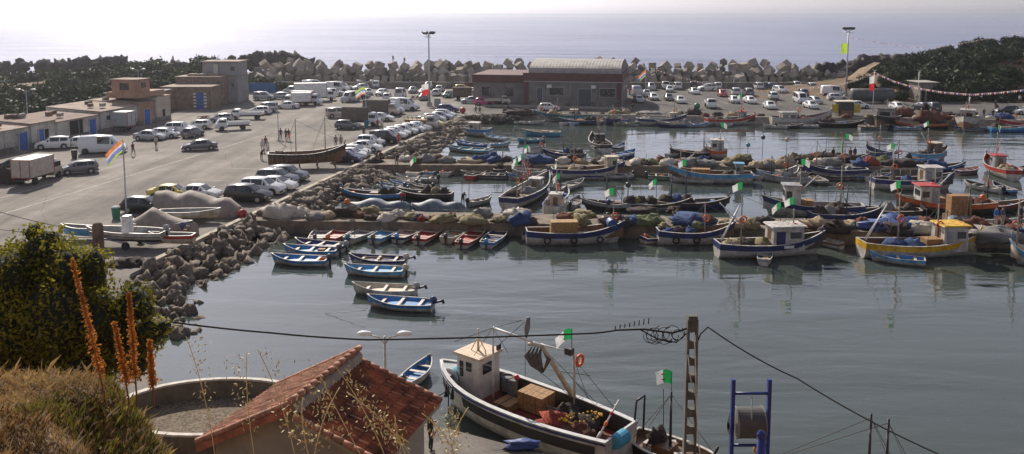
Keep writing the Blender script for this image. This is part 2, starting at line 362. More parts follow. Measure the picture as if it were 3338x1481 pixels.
def rockmass(nm,lab,pts,n_,r0,r1):
    mb=MB()
    for i in range(n_):
        a=pts[i%len(pts)]; s=r0+(r1-r0)*hsh(i,3)
        mb.ell((a[0]+(hsh(i)-.5)*a[3],a[1]+(hsh(i,2)-.5)*3,a[2]+(hsh(i,5)-.6)*1.2),(s,s*.9,s*1.),7,5,0,1.,1.3,i*1.9)
    return tag(mb.build(nm,drk),lab,'rocks',None,'stuff')
rockmass('shore_rocks','dark jagged shore rocks between the left headland bushes and the sea',[(PD(u,v,232).x,232,PD(u,v,232).z-1.0,8) for u,v in ((30,208),(100,203),(170,206),(230,200),(300,196),(360,193),(420,210),(500,213),(560,205))],150,.7,1.6)
rockmass('shore_rocks','dark rock outcrop rising at the left end of the cube breakwater',[(PD(u,v,225).x,225,PD(u,v,225).z-1.2,7) for u,v in ((800,190),(830,183),(860,178),(900,178),(940,184),(970,200),(780,196),(980,212),(930,200))],130,.9,1.9)
rockmass('shore_rocks','dark rocks between the breakwater end and the right headland path',[(PD(u,v,212).x,212,PD(u,v,212).z-1.0,5) for u,v in ((2700,218),(2730,213),(2770,216),(2790,205),(2820,196),(2850,205),(2700,245),(2740,245),(2780,240),(2890,190),(2925,188),(2700,270),(2740,275))],170,.8,1.8)
# ---------------- vehicles ----------------
CARC=dict(white=(.70,.70,.68),silver=(.40,.41,.42),grey=(.16,.16,.17),black=(.015,.015,.018),navy=(.02,.03,.09),cream=(.55,.48,.36),
 red=(.42,.03,.03),pink=(.60,.08,.20),yellow=(.62,.50,.08),green=(.03,.07,.05),brown=(.16,.12,.09),beige=(.5,.43,.36),blue=(.05,.12,.35))
def paintm(c): return mat('car_paint_'+c,CARC[c],.32,.0 if c in('white','cream','red','pink','yellow') else .25,.05,1.5,coat=.6)
# profile: (x, belt, top, wbelt, wtop); L,W,H ; glass spans
CARS=dict(
 hatchback=(1.70,[(-1.95,.50,.55,.74,.70),(-1.93,.88,.92,.80,.72),(-1.55,.98,1.38,.83,.60),(-.9,.96,1.47,.85,.62),(.30,.92,1.42,.85,.60),(1.10,.88,.95,.84,.72),(1.80,.70,.76,.80,.70),(1.97,.50,.56,.70,.62)],(1,2),(4,5),[(2,3),(3,4)]),
 sedan=(1.74,[(-2.20,.52,.58,.76,.70),(-2.17,.90,.95,.80,.72),(-1.55,.95,1.0,.84,.74),(-.95,.95,1.38,.86,.60),(-.2,.93,1.44,.87,.61),(.40,.91,1.38,.87,.59),(1.15,.87,.93,.85,.73),(2.0,.70,.76,.82,.70),(2.18,.50,.56,.70,.62)],(2,3),(5,6),[(3,4),(4,5)]),
 suv=(1.84,[(-2.15,.60,.66,.82,.78),(-2.12,1.02,1.08,.86,.80),(-1.90,1.10,1.58,.88,.68),(-.9,1.08,1.70,.90,.70),(.35,1.04,1.66,.90,.68),(1.05,1.0,1.10,.88,.78),(2.0,.88,.94,.86,.76),(2.18,.55,.62,.76,.70)],(1,2),(4,5),[(2,3),(3,4)]),
 van=(1.80,[(-2.05,.62,.70,.84,.80),(-2.04,1.05,1.10,.86,.84),(-1.98,1.08,1.72,.88,.76),(-.5,1.08,1.82,.90,.78),(.55,1.06,1.74,.90,.74),(1.25,1.02,1.12,.88,.78),(1.95,.82,.90,.84,.74),(2.10,.52,.6,.74,.7)],(1,2),(4,5),[(2,3),(3,4)]),
 panel_van=(2.0,[(-2.75,.62,.70,.95,.92),(-2.74,1.2,1.25,.97,.95),(-2.68,1.25,2.30,.98,.88),(-.6,1.25,2.38,.99,.88),(1.05,1.2,2.25,.98,.82),(1.95,1.15,1.28,.95,.84),(2.60,.90,1.0,.92,.8),(2.75,.55,.62,.84,.76)],None,(4,5),[(3,4)]),
 minibus=(1.95,[(-2.45,.62,.70,.92,.88),(-2.44,1.15,1.2,.94,.92),(-2.38,1.2,2.15,.95,.84),(-.6,1.2,2.22,.96,.84),(1.05,1.15,2.1,.95,.80),(1.80,1.1,1.22,.92,.82),(2.35,.90,1.0,.90,.8),(2.5,.55,.62,.84,.76)],(1,2),(4,5),[(2,3),(3,4)]),
)
def ringpt(st,W):
    x,zb,zt,wb,wt=st; z0=.24
    return [(x,-wb*.92,z0),(x,-wb*1.01,z0+.18),(x,-wb*1.0,(z0+zb)*.62),(x,-wb*.97,zb),(x,-wt,zt-.07*min(1,(zt-zb)*3)),(x,-wt*.86,zt-.01),(x,0,zt+.025),
            (x,wt*.86,zt-.01),(x,wt,zt-.07*min(1,(zt-zb)*3)),(x,wb*.97,zb),(x,wb,(z0+zb)*.62),(x,wb*1.01,z0+.18),(x,wb*.92,z0)]
def wheel(root,x,y,r,wd=.2,dark=False):
    s=1 if y>0 else -1
    mb=MB().cyl((0,0,0),r,wd,'y',14); w_=mb.build('wheel',RUB,root,(x,y,r))
    m2=MB().cyl((0,s*(wd/2+.006),0),r*.6,.012,'y',10); m2.build('rim',DARKM if dark else STEEL,w_)
    return w_
def arch(mb,x,y,r):
    mb.cyl((x,y,r+.02),r*1.18,.02,'y',16,1)
def make_car(kind,c):
    W,st,rear,front,sides=CARS[kind]; pm=paintm(c); root=thing({'van':'small_van','panel_van':'panel_van','hatchback':'hatchback_car','sedan':'sedan_car','suv':'suv_car','minibus':'minibus'}[kind],'x',
        'van' if 'van' in kind else 'minibus' if kind=='minibus' else 'car')
    rings=[ringpt(s_,W) for s_ in st]; mb=MB().grid(rings,0,True)
    nr=len(rings[0]); mb.add(rings[0],[tuple(range(nr))]); mb.add(rings[-1],[tuple(range(nr))])
    L0,L1=st[0][0],st[-1][0]; r=.31 if kind in('hatchback','sedan') else .36; wx=(L0+.78,L1-.80); wb=st[3][3]
    mb.box(((L0+L1)/2,0,.25),(L1-L0-.5,wb*1.7,.08),1)
    for x in wx:
        for s in(-1,1): arch(mb,x,s*(wb*1.0),r)
    body=mb.build('body',[pm,DARKM],root)
    def pane(a,b2,c_,d_,nm,off):
        g=MB(); c0=(Vector(a)+Vector(b2)+Vector(c_)+Vector(d_))/4; q=[c0+(Vector(p)-c0)*.88+off for p in(a,b2,c_,d_)]
        g.add(q+[p-off*1.5 for p in q],[(0,1,2,3),(7,6,5,4),(0,4,5,1),(1,5,6,2),(2,6,7,3),(3,7,4,0)]); g.build(nm,GLASS,root)
    def across(i,j,nm,sx):
        A=ringpt(st[i],W);B=ringpt(st[j],W)
        if st[i][2]-st[i][1]<.2 or kind: 
            pane(A[5],A[7],B[7],B[5],nm,Vector((sx*.035,0,.03)))
    if rear: across(rear[0],rear[1],'rear_window',-1)
    across(front[1],front[0],'windshield',1)
    for s in(0,1):
        for (i,j) in sides:
            A=ringpt(st[i],W);B=ringpt(st[j],W); a,b2=(3,4) if s==0 else (9,8)
            pane(A[a],B[a],B[b2],A[b2],'side_window',Vector((0,(-1 if s==0 else 1)*.025,.006)))
        # quarter glass triangle to windshield base
        i,j=front; A=ringpt(st[i],W);B=ringpt(st[j],W); a,b2=(3,4) if s==0 else (9,8)
        p=Vector(B[a])*.45+Vector(A[a])*.55
        g=MB(); o_=Vector((0,(-1 if s==0 else 1)*.022,.0)); q=[Vector(A[a])+Vector((.06,0,.03)),p+Vector((0,0,.03)),Vector(A[b2])*.8+Vector(B[b2])*.2-Vector((0,0,.03))]
        q=[k+o_ for k in q]; g.add(q+[k-o_*1.5 for k in q],[(0,1,2),(5,4,3),(0,3,4,1),(1,4,5,2),(2,5,3,0)]); g.build('side_window',GLASS,root)
        y=(-1 if s==0 else 1)
        MB().box((L1-.10,y*(st[-1][3]-.10),.64 if kind!='panel_van' else .8),(.12,.30,.14)).build('headlight',HEADL,root)
        MB().box((L0-.0,y*(st[1][3]-.10),.82),(.08,.14,.26)).build('tail_light',REDL,root)
        MB().box((front[1] and st[front[1]][0]-.05,y*(wb+.10),st[front[1]][1]+.07),(.12,.18,.13)).build('wing_mirror',pm,root)
    MB().box((L1-.02,0,.42),(.14,W*.84,.2)).build('bumper',DARKM if c in('grey','black','white') and kind!='sedan' else pm,root)
    MB().box((L0+.02,0,.42),(.14,W*.86,.2)).build('bumper',DARKM if kind in('van','panel_van','suv') else pm,root)
    MB().box((L0-.052,0,.66),(.02,.5,.11)).build('number_plate',CREAM,root)
    MB().box((L1+.052,0,.44),(.02,.5,.11)).build('number_plate',WHITEP,root)
    for x in wx:
        for s in(-1,1): wheel(root,x,s*(wb-.075),r,.2,kind=='panel_van')
    return root
def make_truck(c,load,cb=None,L=5.6,bh=2.9):
    """load: box / tarp / stake / flat"""
    pm=paintm(c); root=thing({'box':'box_truck','tarp':'tarpaulin_truck','stake':'stake_truck','flat':'pickup_truck'}[load],'x','truck')
    f=L/2; mb=MB(); ch=2.05 if load!='flat' else 1.75
    rings=[]
    for x,zb,zt,wb,wt in [(f-1.75,1.1,ch-.05,.88,.80),(f-1.3,1.1,ch,.90,.80),(f-.75,1.08,ch-.08,.9,.78),(f-.30,1.05,1.16,.88,.82),(f-.05,.85,.9,.86,.8),(f,.4,.45,.8,.76)]:
        rings.append([(x,p[1],p[2]+.15) for p in ringpt((x,zb,zt,wb,wt),1.8)])
    mb.grid(rings,0,True); mb.add(rings[0],[tuple(range(13))]); mb.add(rings[-1],[tuple(range(13))]); mb.build('cab',pm,root)
    a=rings[2];b2=rings[3]; q=[Vector(p)+Vector((.035,0,.03)) for p in(b2[5],b2[7],a[7],a[5])]; MB().add(q+[p-Vector((.05,0,.04)) for p in q],[(0,1,2,3),(7,6,5,4),(0,4,5,1),(1,5,6,2),(2,6,7,3),(3,7,4,0)]).build('windshield',GLASS,root)
    for s in(-1,1): 
        MB().prism([(f-1.6,s*.905-.015),(f-.55,s*.905-.015),(f-.55,s*.905+.015),(f-1.6,s*.905+.015)],1.32,1.85 if load!='flat' else 1.6).build('side_window',GLASS,root)
        MB().box((f-.02,s*.68,.75),(.1,.26,.16)).build('headlight',HEADL,root)
        MB().box((-f+.0,s*.8,.66),(.08,.12,.2)).build('tail_light',REDL,root)
    MB().box((-.7,0,.62),(L-1.0,.8,.16)).build('chassis',DARKM,root)
    bx0,bx1=-f+.02,f-1.85
    if load=='box':
        bm_=mat('truck_box_'+(cb or 'white'),CARC[cb or 'white'],.5,0,.1,2,dirt=tuple(x*.7 for x in CARC[cb or 'white'])); o=MB().prism([(bx0,-1.02),(bx1,-1.02),(bx1,1.02),(bx0,1.02)],.85,bh).build('cargo_box',bm_,root)
        e=MB()
        for x in(bx0,bx1):
            for y in(-1.02,1.02): e.box((x,y,(bh+.85)/2),(.07,.07,bh-.83))
        e.box((bx0-.01,0,(bh+.85)/2),(.05,.05,bh-.95)); e.box((bx0,0,bh-.02),(.08,2.1,.08)); e.box((bx0,0,.87),(.08,2.1,.1)); 
        e.build('box_edging',mat('rusty_trim',(.32,.10,.07),.7,0,.3,6),root)
    elif load=='tarp':
        tm=mat('brown_tarpaulin' if cb!='grey' else 'grey_tarpaulin',(.13,.105,.085) if cb!='grey' else (.2,.2,.2),.85,0,.2,2,bump=.3); rr=[]
        for k in range(7):
            x=bx0+(bx1-bx0)*k/6; d=.03*(k%2); rr.append([(x,-1.0,.95),(x,-1.02+d,bh-.3),(x,-.8,bh-.05+d),(x,0,bh+.04-d),(x,.8,bh-.05+d),(x,1.02-d,bh-.3),(x,1.0,.95)])
        m2=MB().grid(rr,0,True); m2.add(rr[0],[tuple(range(7))]); m2.add(rr[-1],[tuple(range(7))]); m2.build('tarpaulin_cover',tm,root)
        MB().box(((bx0+bx1)/2,0,.85),(bx1-bx0,2.0,.2)).build('load_bed',DARKM,root)
    elif load=='stake':
        e=MB(); e.box(((bx0+bx1)/2,0,.85),(bx1-bx0,1.9,.16)); e.build('load_bed',paintm('green'),root); e=MB()
        for s in(-1,1):
            for k in range(6): e.box((bx0+(bx1-bx0)*k/5,s*.93,1.45),(.06,.05,1.05))
            for z in(1.1,1.5,1.95): e.box(((bx0+bx1)/2,s*.93,z),(bx1-bx0,.045,.05))
        for z in(1.1,1.5,1.95): e.box((bx0,0,z),(.05,1.9,.05))
        e.build('stake_rack',mat('rack_green',(.05,.12,.07),.6),root)
        m3=MB().prism([(bx0+.1,-.85),(bx1-.1,-.85),(bx1-.1,.85),(bx0+.1,.85)],.95,1.5); m3.build('load',CRATE,root)
    else:
        e=MB()
        for s in(-1,1): e.box(((bx0+bx1)/2,s*.9,1.08),(bx1-bx0,.06,.45))
        e.box((bx0,0,1.08),(.06,1.8,.45)); e.box(((bx0+bx1)/2,0,.88),(bx1-bx0,1.75,.08)); e.build('load_bed',pm,root)
    for x in(-f+1.05,f-.95):
        for s in(-1,1): wheel(root,x,s*.82,.37,.24,True)
    return root
def car(t,x,y,kind,c,h,region,extra='',off=1.0,**kw):
    u,v=T(t,x,y); p=P(u,v); a=R(h); L={'hatchback':3.9,'sedan':4.4,'suv':4.35,'van':4.15,'panel_van':5.5,'minibus':5}.get(kind,kw.get('L',5.6)); Wd=1.8
    ext=abs(math.sin(a))*L/2+abs(math.cos(a))*Wd/2; dirv=Vector((p.x,p.y,0)).normalized(); p=p+dirv*ext*off*.92
    def mk(): return make_truck(c,kind[6:],kw.get('cb'),kw.get('L',5.6),kw.get('bh',2.9)) if kind.startswith('truck_') else make_car(kind,c)
    nm={'hatchback':'hatchback','sedan':'sedan','suv':'SUV','van':'small van','panel_van':'high panel van','minibus':'minibus','truck_box':'box truck','truck_tarp':'truck with tarpaulin load','truck_stake':'truck with stake sided bed','truck_flat':'pickup truck'}[kind]
    cc=c+(' and '+kw['cb'] if kw.get('cb') and kw['cb']!=c else '')
    lab=(extra+' ' if extra else '')+cc+' '+nm+' '+region[0]
    r=inst((kind,c,tuple(sorted(kw.items()))),mk,(p.x,p.y,0),a,lab,region[1]); r['u_']=u
    sc3=1+.05*(hsh(u,v)-.5); r.scale=(sc3,sc3,1+.04*(hsh(v,u)-.5))
    return r
# ---------------- persons ----------------
def person_mesh(name,J,rad,cl):
    """J joints dict, skinned; cl: function z,x -> material index"""
    names=list(J); idx={k:i for i,k in enumerate(names)}
    E=[('pel','spine'),('spine','chest'),('chest','neck'),('neck','head'),('head','top'),('chest','shL'),('shL','elL'),('elL','haL'),('haL','fiL'),('chest','shR'),('shR','elR'),('elR','haR'),('haR','fiR'),
       ('pel','hiL'),('hiL','knL'),('knL','anL'),('anL','toL'),('pel','hiR'),('hiR','knR'),('knR','anR'),('anR','toR')]
    me=bpy.data.meshes.new('tmp'); me.from_pydata([J[k] for k in names],[(idx[a],idx[b2]) for a,b2 in E],[])
    o=bpy.data.objects.new('tmp',me); COL.objects.link(o); md=o.modifiers.new('s','SKIN'); sv=me.skin_vertices[0].data
    for k in names: sv[idx[k]].radius=(rad[k[:2]],rad[k[:2]]); sv[idx[k]].use_root=(k=='pel')
    s2=o.modifiers.new('b','SUBSURF'); s2.levels=1; s2.render_levels=1
    dg=bpy.context.evaluated_depsgraph_get(); r=bpy.data.meshes.new_from_object(o.evaluated_get(dg)); bpy.data.objects.remove(o); r.name=name
    return r
RAD={'pe':.135,'sp':.125,'ch':.145,'ne':.055,'he':.098,'to':.06,'sh':.065,'el':.045,'ha':.035,'fi':.025,'hi':.095,'kn':.06,'an':.042,'tL':.04}
def pose(kind):
    J=dict(pel=(0,0,.95),spine=(0,.01,1.12),chest=(0,.0,1.34),neck=(0,.01,1.50),head=(0,-.015,1.62),top=(0,-.01,1.70),
     shL=(.19,0,1.38),elL=(.24,.02,1.10),haL=(.25,-.05,.86),fiL=(.25,-.08,.76),shR=(-.19,0,1.38),elR=(-.24,.02,1.10),haR=(-.25,-.05,.86),fiR=(-.25,-.08,.76),
     hiL=(.10,0,.88),knL=(.11,-.02,.50),anL=(.12,.02,.08),toL=(.13,-.14,.04),hiR=(-.10,0,.88),knR=(-.11,-.02,.50),anR=(-.12,.02,.08),toR=(-.13,-.14,.04))
    if kind=='walk':
        J.update(knL=(.10,-.20,.52),anL=(.10,-.22,.10),toL=(.10,-.38,.06),knR=(-.10,.02,.48),anR=(-.10,.28,.16),toR=(-.10,.18,.05),elL=(.24,.14,1.12),haL=(.24,.10,.90),fiL=(.24,.08,.81),elR=(-.24,-.10,1.12),haR=(-.24,-.26,.95),fiR=(-.24,-.32,.88))
    if kind=='bend':
        J.update(chest=(0,-.28,1.22),spine=(0,-.12,1.10),neck=(0,-.42,1.30),head=(0,-.52,1.34),top=(0,-.60,1.38),shL=(.18,-.3,1.22),shR=(-.18,-.3,1.22),elL=(.2,-.42,.98),haL=(.16,-.5,.76),fiL=(.15,-.52,.68),elR=(-.2,-.42,.98),haR=(-.16,-.5,.76),fiR=(-.15,-.52,.68))
    if kind=='sit':
        J={k:(p[0],p[1],p[2]-.48) for k,p in J.items()}
        J.update(knL=(.13,-.42,.50),anL=(.13,-.42,.1),toL=(.13,-.58,.05),knR=(-.13,-.42,.50),anR=(-.13,-.42,.1),toR=(-.13,-.58,.05),haL=(.16,-.3,.58),fiL=(.13,-.38,.56),haR=(-.16,-.3,.58),fiR=(-.13,-.38,.56))
    if kind=='lean':
        J.update(elL=(.22,-.12,1.14),haL=(.08,-.28,1.22),fiL=(.02,-.30,1.24),knL=(.12,-.05,.5),anL=(.14,0,.08))
    return J
PM={}
def person(t,x,y,kind,shirt,trous,lab,h=0,z=0.,pos=None,short=False,group=None,s=1.):
    p=Vector(pos) if pos else P(*T(t,x,y),z)
    key=(kind,shirt,trous,short)
    if key not in PM:
        me=person_mesh('person',pose(kind),{**RAD,'to':.05},None)
        for m in(mat('shirt_%s'%str(shirt),shirt,.85,bump=.2,scale=8),mat('trousers_%s'%str(trous),trous,.85,bump=.2,scale=8),SKIN,mat('shoe',(.03,.025,.02),.7)): me.materials.append(m)
        dz=-.48 if kind=='sit' else 0; hp=pose(kind)['head']
        for f in me.polygons:
            c=f.center; f.use_smooth=True
            hd=(c-Vector(hp)).length<.17 or (c-Vector(pose(kind)['neck'])).length<.05
            hand=min((c-Vector(pose(kind)['fi'+q])).length for q in'LR')<.13
            arm=min((c-Vector(pose(kind)['ha'+q])).length for q in'LR')<.14 and kind!='bend'
            low=c.z<.10
            if kind=='sit': f.material_index=2 if hd or hand else 3 if low else 0 if (c.z>.56 and c.y>-.2) else 1
            else: f.material_index=2 if hd or hand or arm or (short and .1<c.z<.52) else 3 if low else 0 if c.z>.98 else 1
        mh=MB(); q=Vector(hp)+Vector((0,.02,.05)); mh.ell(q,(.098,.112,.085),10,7,zmin=q.z-.03)
        PM[key]=(me,mh.mesh('hair',HAIR))
    me,mh=PM[key]; o=obj('person',me,None,p,h); o.scale=(s,s,s); obj('hair',mh,o)
    tag(o,lab,'person',group); o['u_']=scr(p)[0]; return o
# ---------------- flags ----------------
def flag(parent,loc,wd,ht,kind,h=0,droop=.25):
    """cloth from pole at loc (top hoist corner), flies to -x"""
    n=10; rows=[]
    for j in range(7):
        rr=[]
        for i in range(n+1):
            t=i/n; rr.append((-wd*t*(.9)*(1-.12*j/6),.10*wd*math.sin(t*7+j*.3)*t,-ht*j/6-(droop if kind!='dec' else droop*2.1)*wd*t*(t if kind!='dec' else 1)+.04*wd*math.sin(t*5)))
        rows.append(rr)
    o=MB(); mats={'dz':[GREENF,WHITEF,REDF],'dec':[ORF,WHITEF,BLUEF,LIMEF],'dec2':[LIMEF,BLUEF,WHITEF,ORF],'green':[LIMEF],'wr':[WHITEF,REDF]}[kind]
    vs=[p for r_ in rows for p in r_]
    for j in range(6):
        for i in range(n):
            if kind=='dz': mi=0 if i<n/2 else 1
            elif kind in('dec','dec2'): mi=min(3,int(j*4/6))
            elif kind=='wr': mi=0 if j<3 else 1
            else: mi=0
            o.f.append((j*(n+1)+i,j*(n+1)+i+1,(j+1)*(n+1)+i+1,(j+1)*(n+1)+i)); o.m.append(mi); o.sm.append(True)
    o.v=vs
    if kind=='dz':
        def pt(a,b2): 
            i=a*n; i0=int(min(n-1,i)); f=i-i0; j=b2*6; j0=int(min(5,j)); g=j-j0
            q=[Vector(rows[j0][i0]).lerp(Vector(rows[j0][i0+1]),f),Vector(rows[j0+1][i0]).lerp(Vector(rows[j0+1][i0+1]),f)]; return q[0].lerp(q[1],g)
        for sy in(-.015,.015):
            k0=len(o.v); K=12
            for k in range(K+1):
                t=R(50)+R(260)*k/K
                for rr_,cx_ in((.25,.5),(.19,.47)):
                    q=pt(cx_-rr_*wd_ratio(ht,wd)*math.cos(t)*-1,.5+rr_*math.sin(t)); o.v.append((q.x,q.y+sy,q.z))
            for k in range(K): o.f.append((k0+2*k,k0+2*k+1,k0+2*k+3,k0+2*k+2)); o.m.append(2); o.sm.append(False)
    fl=o.build('flag',mats,parent,loc,h,recalc=False); return fl
def wd_ratio(h,w): return h/w
# ---------------- boats ----------------
def hullpts(L,W,zs,zm,zb,tr,keel,rake,n=15,hh=(1,.66,.45,.2,0),inn=0.,bl=2.3):
    out=[]
    for i in range(n):
        t=i/(n-1); 
        if t<.42: b2=W/2*(tr+(1-tr)*math.sin(PI/2*t/.42))
        else: b2=W/2*max(.02,1-((t-.42)/.58)**bl)
        sh=zm+(zs-zm)*(max(0,(.45-t)/.45))**2+(zb-zm)*(max(0,(t-.45)/.55))**2
        row=[]
        for h_ in hh:
            wf={1:1,.66:.965,.45:.90,.2:.68,0:.06}.get(h_,1); bb=b2*wf*(1-(1-h_)*.35*max(0,t-.4)/.6) if t>.4 else b2*wf
            z=keel+(sh-keel)*h_+(.12*t**3*(1-h_)); x=-L/2+L*t-rake*(1-h_)*t**4
            row.append((x,max(0,bb-inn),z))
        out.append(row)
    return out
def sym(rows):  # full ring port->keel->starboard
    return [[(x,y,z) for x,y,z in r_]+[(x,-y,z) for x,y,z in r_[::-1]] for r_ in rows]
def hull(root,L,W,zs,zm,zb,tr,keel,rake,floor,hm,bm_,im,railm,dm,rail=.06,stripe=None,bl=2.3):
    pts=hullpts(L,W,zs,zm,zb,tr,keel,rake,bl=bl); n=len(pts)
    up=MB(); lo=MB()
    for sgn in(1,-1):
        up.grid([[(x,sgn*y,z) for x,y,z in r_[:2]] for r_ in pts],0,True)
        lo.grid([[(x,sgn*y,z) for x,y,z in r_[1:]] for r_ in pts],0,True)
    a=pts[0]; up.add([(a[0][0],a[0][1],a[0][2]),(a[1][0],a[1][1],a[1][2]),(a[1][0],-a[1][1],a[1][2]),(a[0][0],-a[0][1],a[0][2])],[(0,1,2,3)])
    ring=[(x,y,z) for x,y,z in a[1:]]+[(x,-y,z) for x,y,z in a[1:][::-1]]; lo.add(ring,[tuple(range(len(ring)))])
    k=MB(); 
    lo.build('hull',hm,root); up.build('gunwale_band',bm_,root)
    # interior
    ins=[];fl=[];rl_=[]
    for i,r_ in enumerate(pts):
        x,y,z=r_[0]; yi=max(0,y-rail); xi=x+(.10 if i==0 else 0)-(.16 if i==n-1 else 0)
        fy=max(0,min(yi*.96,r_[2][1]-.05))
        ins.append([(xi,yi,z),(xi,fy,floor)]); rl_.append([(x,y+.02,z+.0),(x,y+.02,z+.035),(xi,max(0,yi-.01),z+.035),(xi,max(0,yi-.01),z-.01)])
    mi=MB()
    for sgn in(1,-1): mi.grid([[(x,sgn*y,z) for x,y,z in r_] for r_ in ins],0,True)
    a=ins[0]; mi.add([(a[0][0],a[0][1],a[0][2]),(a[1][0],a[1][1],a[1][2]),(a[1][0],-a[1][1],a[1][2]),(a[0][0],-a[0][1],a[0][2])],[(0,1,2,3)])
    mi.build('inner_side',im,root)
    mf=MB(); mf.grid([[(r_[1][0],r_[1][1],floor),(r_[1][0],-r_[1][1],floor)] for r_ in ins]); mf.build('deck',dm,root)
    mr=MB()
    for sgn in(1,-1): mr.grid([[(x,sgn*y,z) for x,y,z in r_] for r_ in rl_],0,False)
    a=rl_[0]; mr.prism([(a[0][0],a[0][1]),(a[0][0],-a[0][1]),(a[2][0],-a[0][1]),(a[2][0],a[0][1])],pts[0][0][2]-.01,pts[0][0][2]+.036)
    mr.build('gunwale_rail',railm,root)
    return pts
BC=dict(white=(.50,.48,.44),blue=(.04,.21,.50),sky=(.10,.36,.62),navy=(.02,.035,.14),red=(.42,.035,.03),teal=(.04,.22,.28),cream=(.55,.48,.36),grey=(.30,.31,.31),pink=(.5,.32,.27),
 yellow=(.68,.40,.02),black=(.015,.015,.017),brown=(.16,.09,.05),green=(.04,.20,.12),orange=(.6,.13,.03),maroon=(.2,.04,.03),dark=(.05,.045,.04))
def bmx(c): return mat('boat_paint_'+c,BC[c],.5,0,.12,1.9,bump=.12,dirt=(BC[c][0]*.5+.02,BC[c][1]*.45+.01,BC[c][2]*.42))
def motor(root,x,z,c,up=False):
    m=MB(); m.ell((-.12,0,.38),(.27,.18,.23),10,7); m.box((-.12,0,.20),(.30,.22,.12)); mt=m.mesh('outboard_motor',mat('cowl_'+c,BC[c],.35,coat=.5,var=.1))
    o=obj('outboard_motor',mt,root,(x,0,z)); s=MB()
    if up: s.box((-.40,0,.16),(.55,.10,.12),rz=0); s.box((-.72,0,.10),(.16,.05,.30)); o.rotation_euler=(0,R(18),0)
    else: s.box((-.16,0,-.18),(.14,.10,.72)); s.box((-.24,0,-.42),(.26,.04,.10))
    s.box((.22,0,.26),(.45,.04,.04)); s.build('motor_leg',DARKM,o)
def make_skiff(L,band,inner,hullc,mot,up,clut,key):
    root=thing('rowing_skiff','x','small boat'); W=L*(.30 if abs(L-5.5)<.1 else .38)
    hull(root,L,W,.50,.48,.82,.74,-.12,.30,.29,bmx(hullc),bmx(band),bmx(inner),bmx('white' if band!='white' else 'grey'),bmx(inner if clut!='f' else 'grey'),rail=.035)
    for x in(-.32*L,-.02*L,.24*L):
        hb=W/2*(1-max(0,(x/L-.0)*1.0)**2*2.2)-.08; MB().box((x,0,.44),(.20,hb*1.85,.04)).build('thwart',bmx('cream' if inner!='cream' else 'white'),root)
    if mot: motor(root,-L/2-.02,.30,mot,up)
    r_=random.Random(hash(key)%1000 if False else int(L*100)+len(band)+len(inner))
    if 'n' in clut:
        MB().ell((-.12*L,.1,.3),(.5,.4,.25),9,6,0,.6,2,L,zmin=.16).build('net_heap',NETS['dark'],root)
    if 'b' in clut: MB().ell((-.42*L,.28,.5),(.20,.18,.22),9,6).build('buoy',ORANGE,root)
    if 'o' in clut: 
        mo=MB()
        for s in(-1,1): mo.tube([(-1.0,s*.3,.45),(1.1,s*.22,.5)],.025,5)
        mo.build('oar',mat('oar_wood',(.4,.25,.12),.7),root)
    if 't' in clut: MB().torus((0.1*L,-W/2-.06,.22),.22,.07,'y',12).build('tyre_fender',RUB,root)
    if 'p' in clut: MB().tube([(-.3*L,.1,.2),(-.32*L,.12,1.7)],.025,5).build('pole',DARKM,root)
    if 'c' in clut: MB().box((-.20*L,-.1,.34),(.55,.4,.28)).build('crate',CRATE,root)
    return root
BG='small open boats moored in the harbour'
def skiff(t,s0,b0,band,inner,hullc='white',mot=None,up=False,clut='',lab='',z=0,Lf=None,anchor=0):
    """s0,b0: stern and bow waterline picture points in tile t"""
    a=P(*T(t,*s0),WZ); b2=P(*T(t,*b0),WZ); d=b2-a; L=d.length if not Lf else Lf; L=max(3.2,min(8,L)); L=round(L*2)/2
    h=math.atan2(d.y,d.x); c=(a+b2)/2+(Vector((c_.x,c_.y,0)).normalized()*L*.34*.4*abs(math.cos(h)) if (c_:=(a+b2)/2) else Vector())
    key=('sk',L,band,inner,hullc,mot,up,clut)
    c.z=WZ+z
    lb=lab or ('small open boat, '+hullc+' hull, '+band+' band')
    r=inst(key,lambda: make_skiff(L,band,inner,hullc,mot,up,clut,key),c,h,lb,BG); r['u_']=scr(c)[0]; return r
def netmat(name,col,sc_=22): return mat('fishing_net_'+name,col,.95,0,.45,sc_,bump=.9)
NETS=dict(dark=netmat('dark',(.05,.035,.03)),rust=netmat('rust',(.12,.042,.024)),tan=netmat('tan',(.34,.27,.17)),green=netmat('green',(.13,.15,.07)),blue=netmat('blue',(.03,.06,.16)),
  white=netmat('white',(.50,.45,.38)),grey=netmat('grey',(.20,.19,.18)),red=netmat('red',(.28,.05,.03)),olive=netmat('olive',(.20,.17,.09)),bluetarp=mat('blue_tarpaulin',(.035,.07,.22),.6,0,.25,2,bump=.5),
  greytarp=mat('slate_tarpaulin',(.10,.125,.16),.6,0,.25,2,bump=.5),beigetarp=mat('beige_tarpaulin',(.24,.20,.17),.75,0,.15,2,bump=.4))
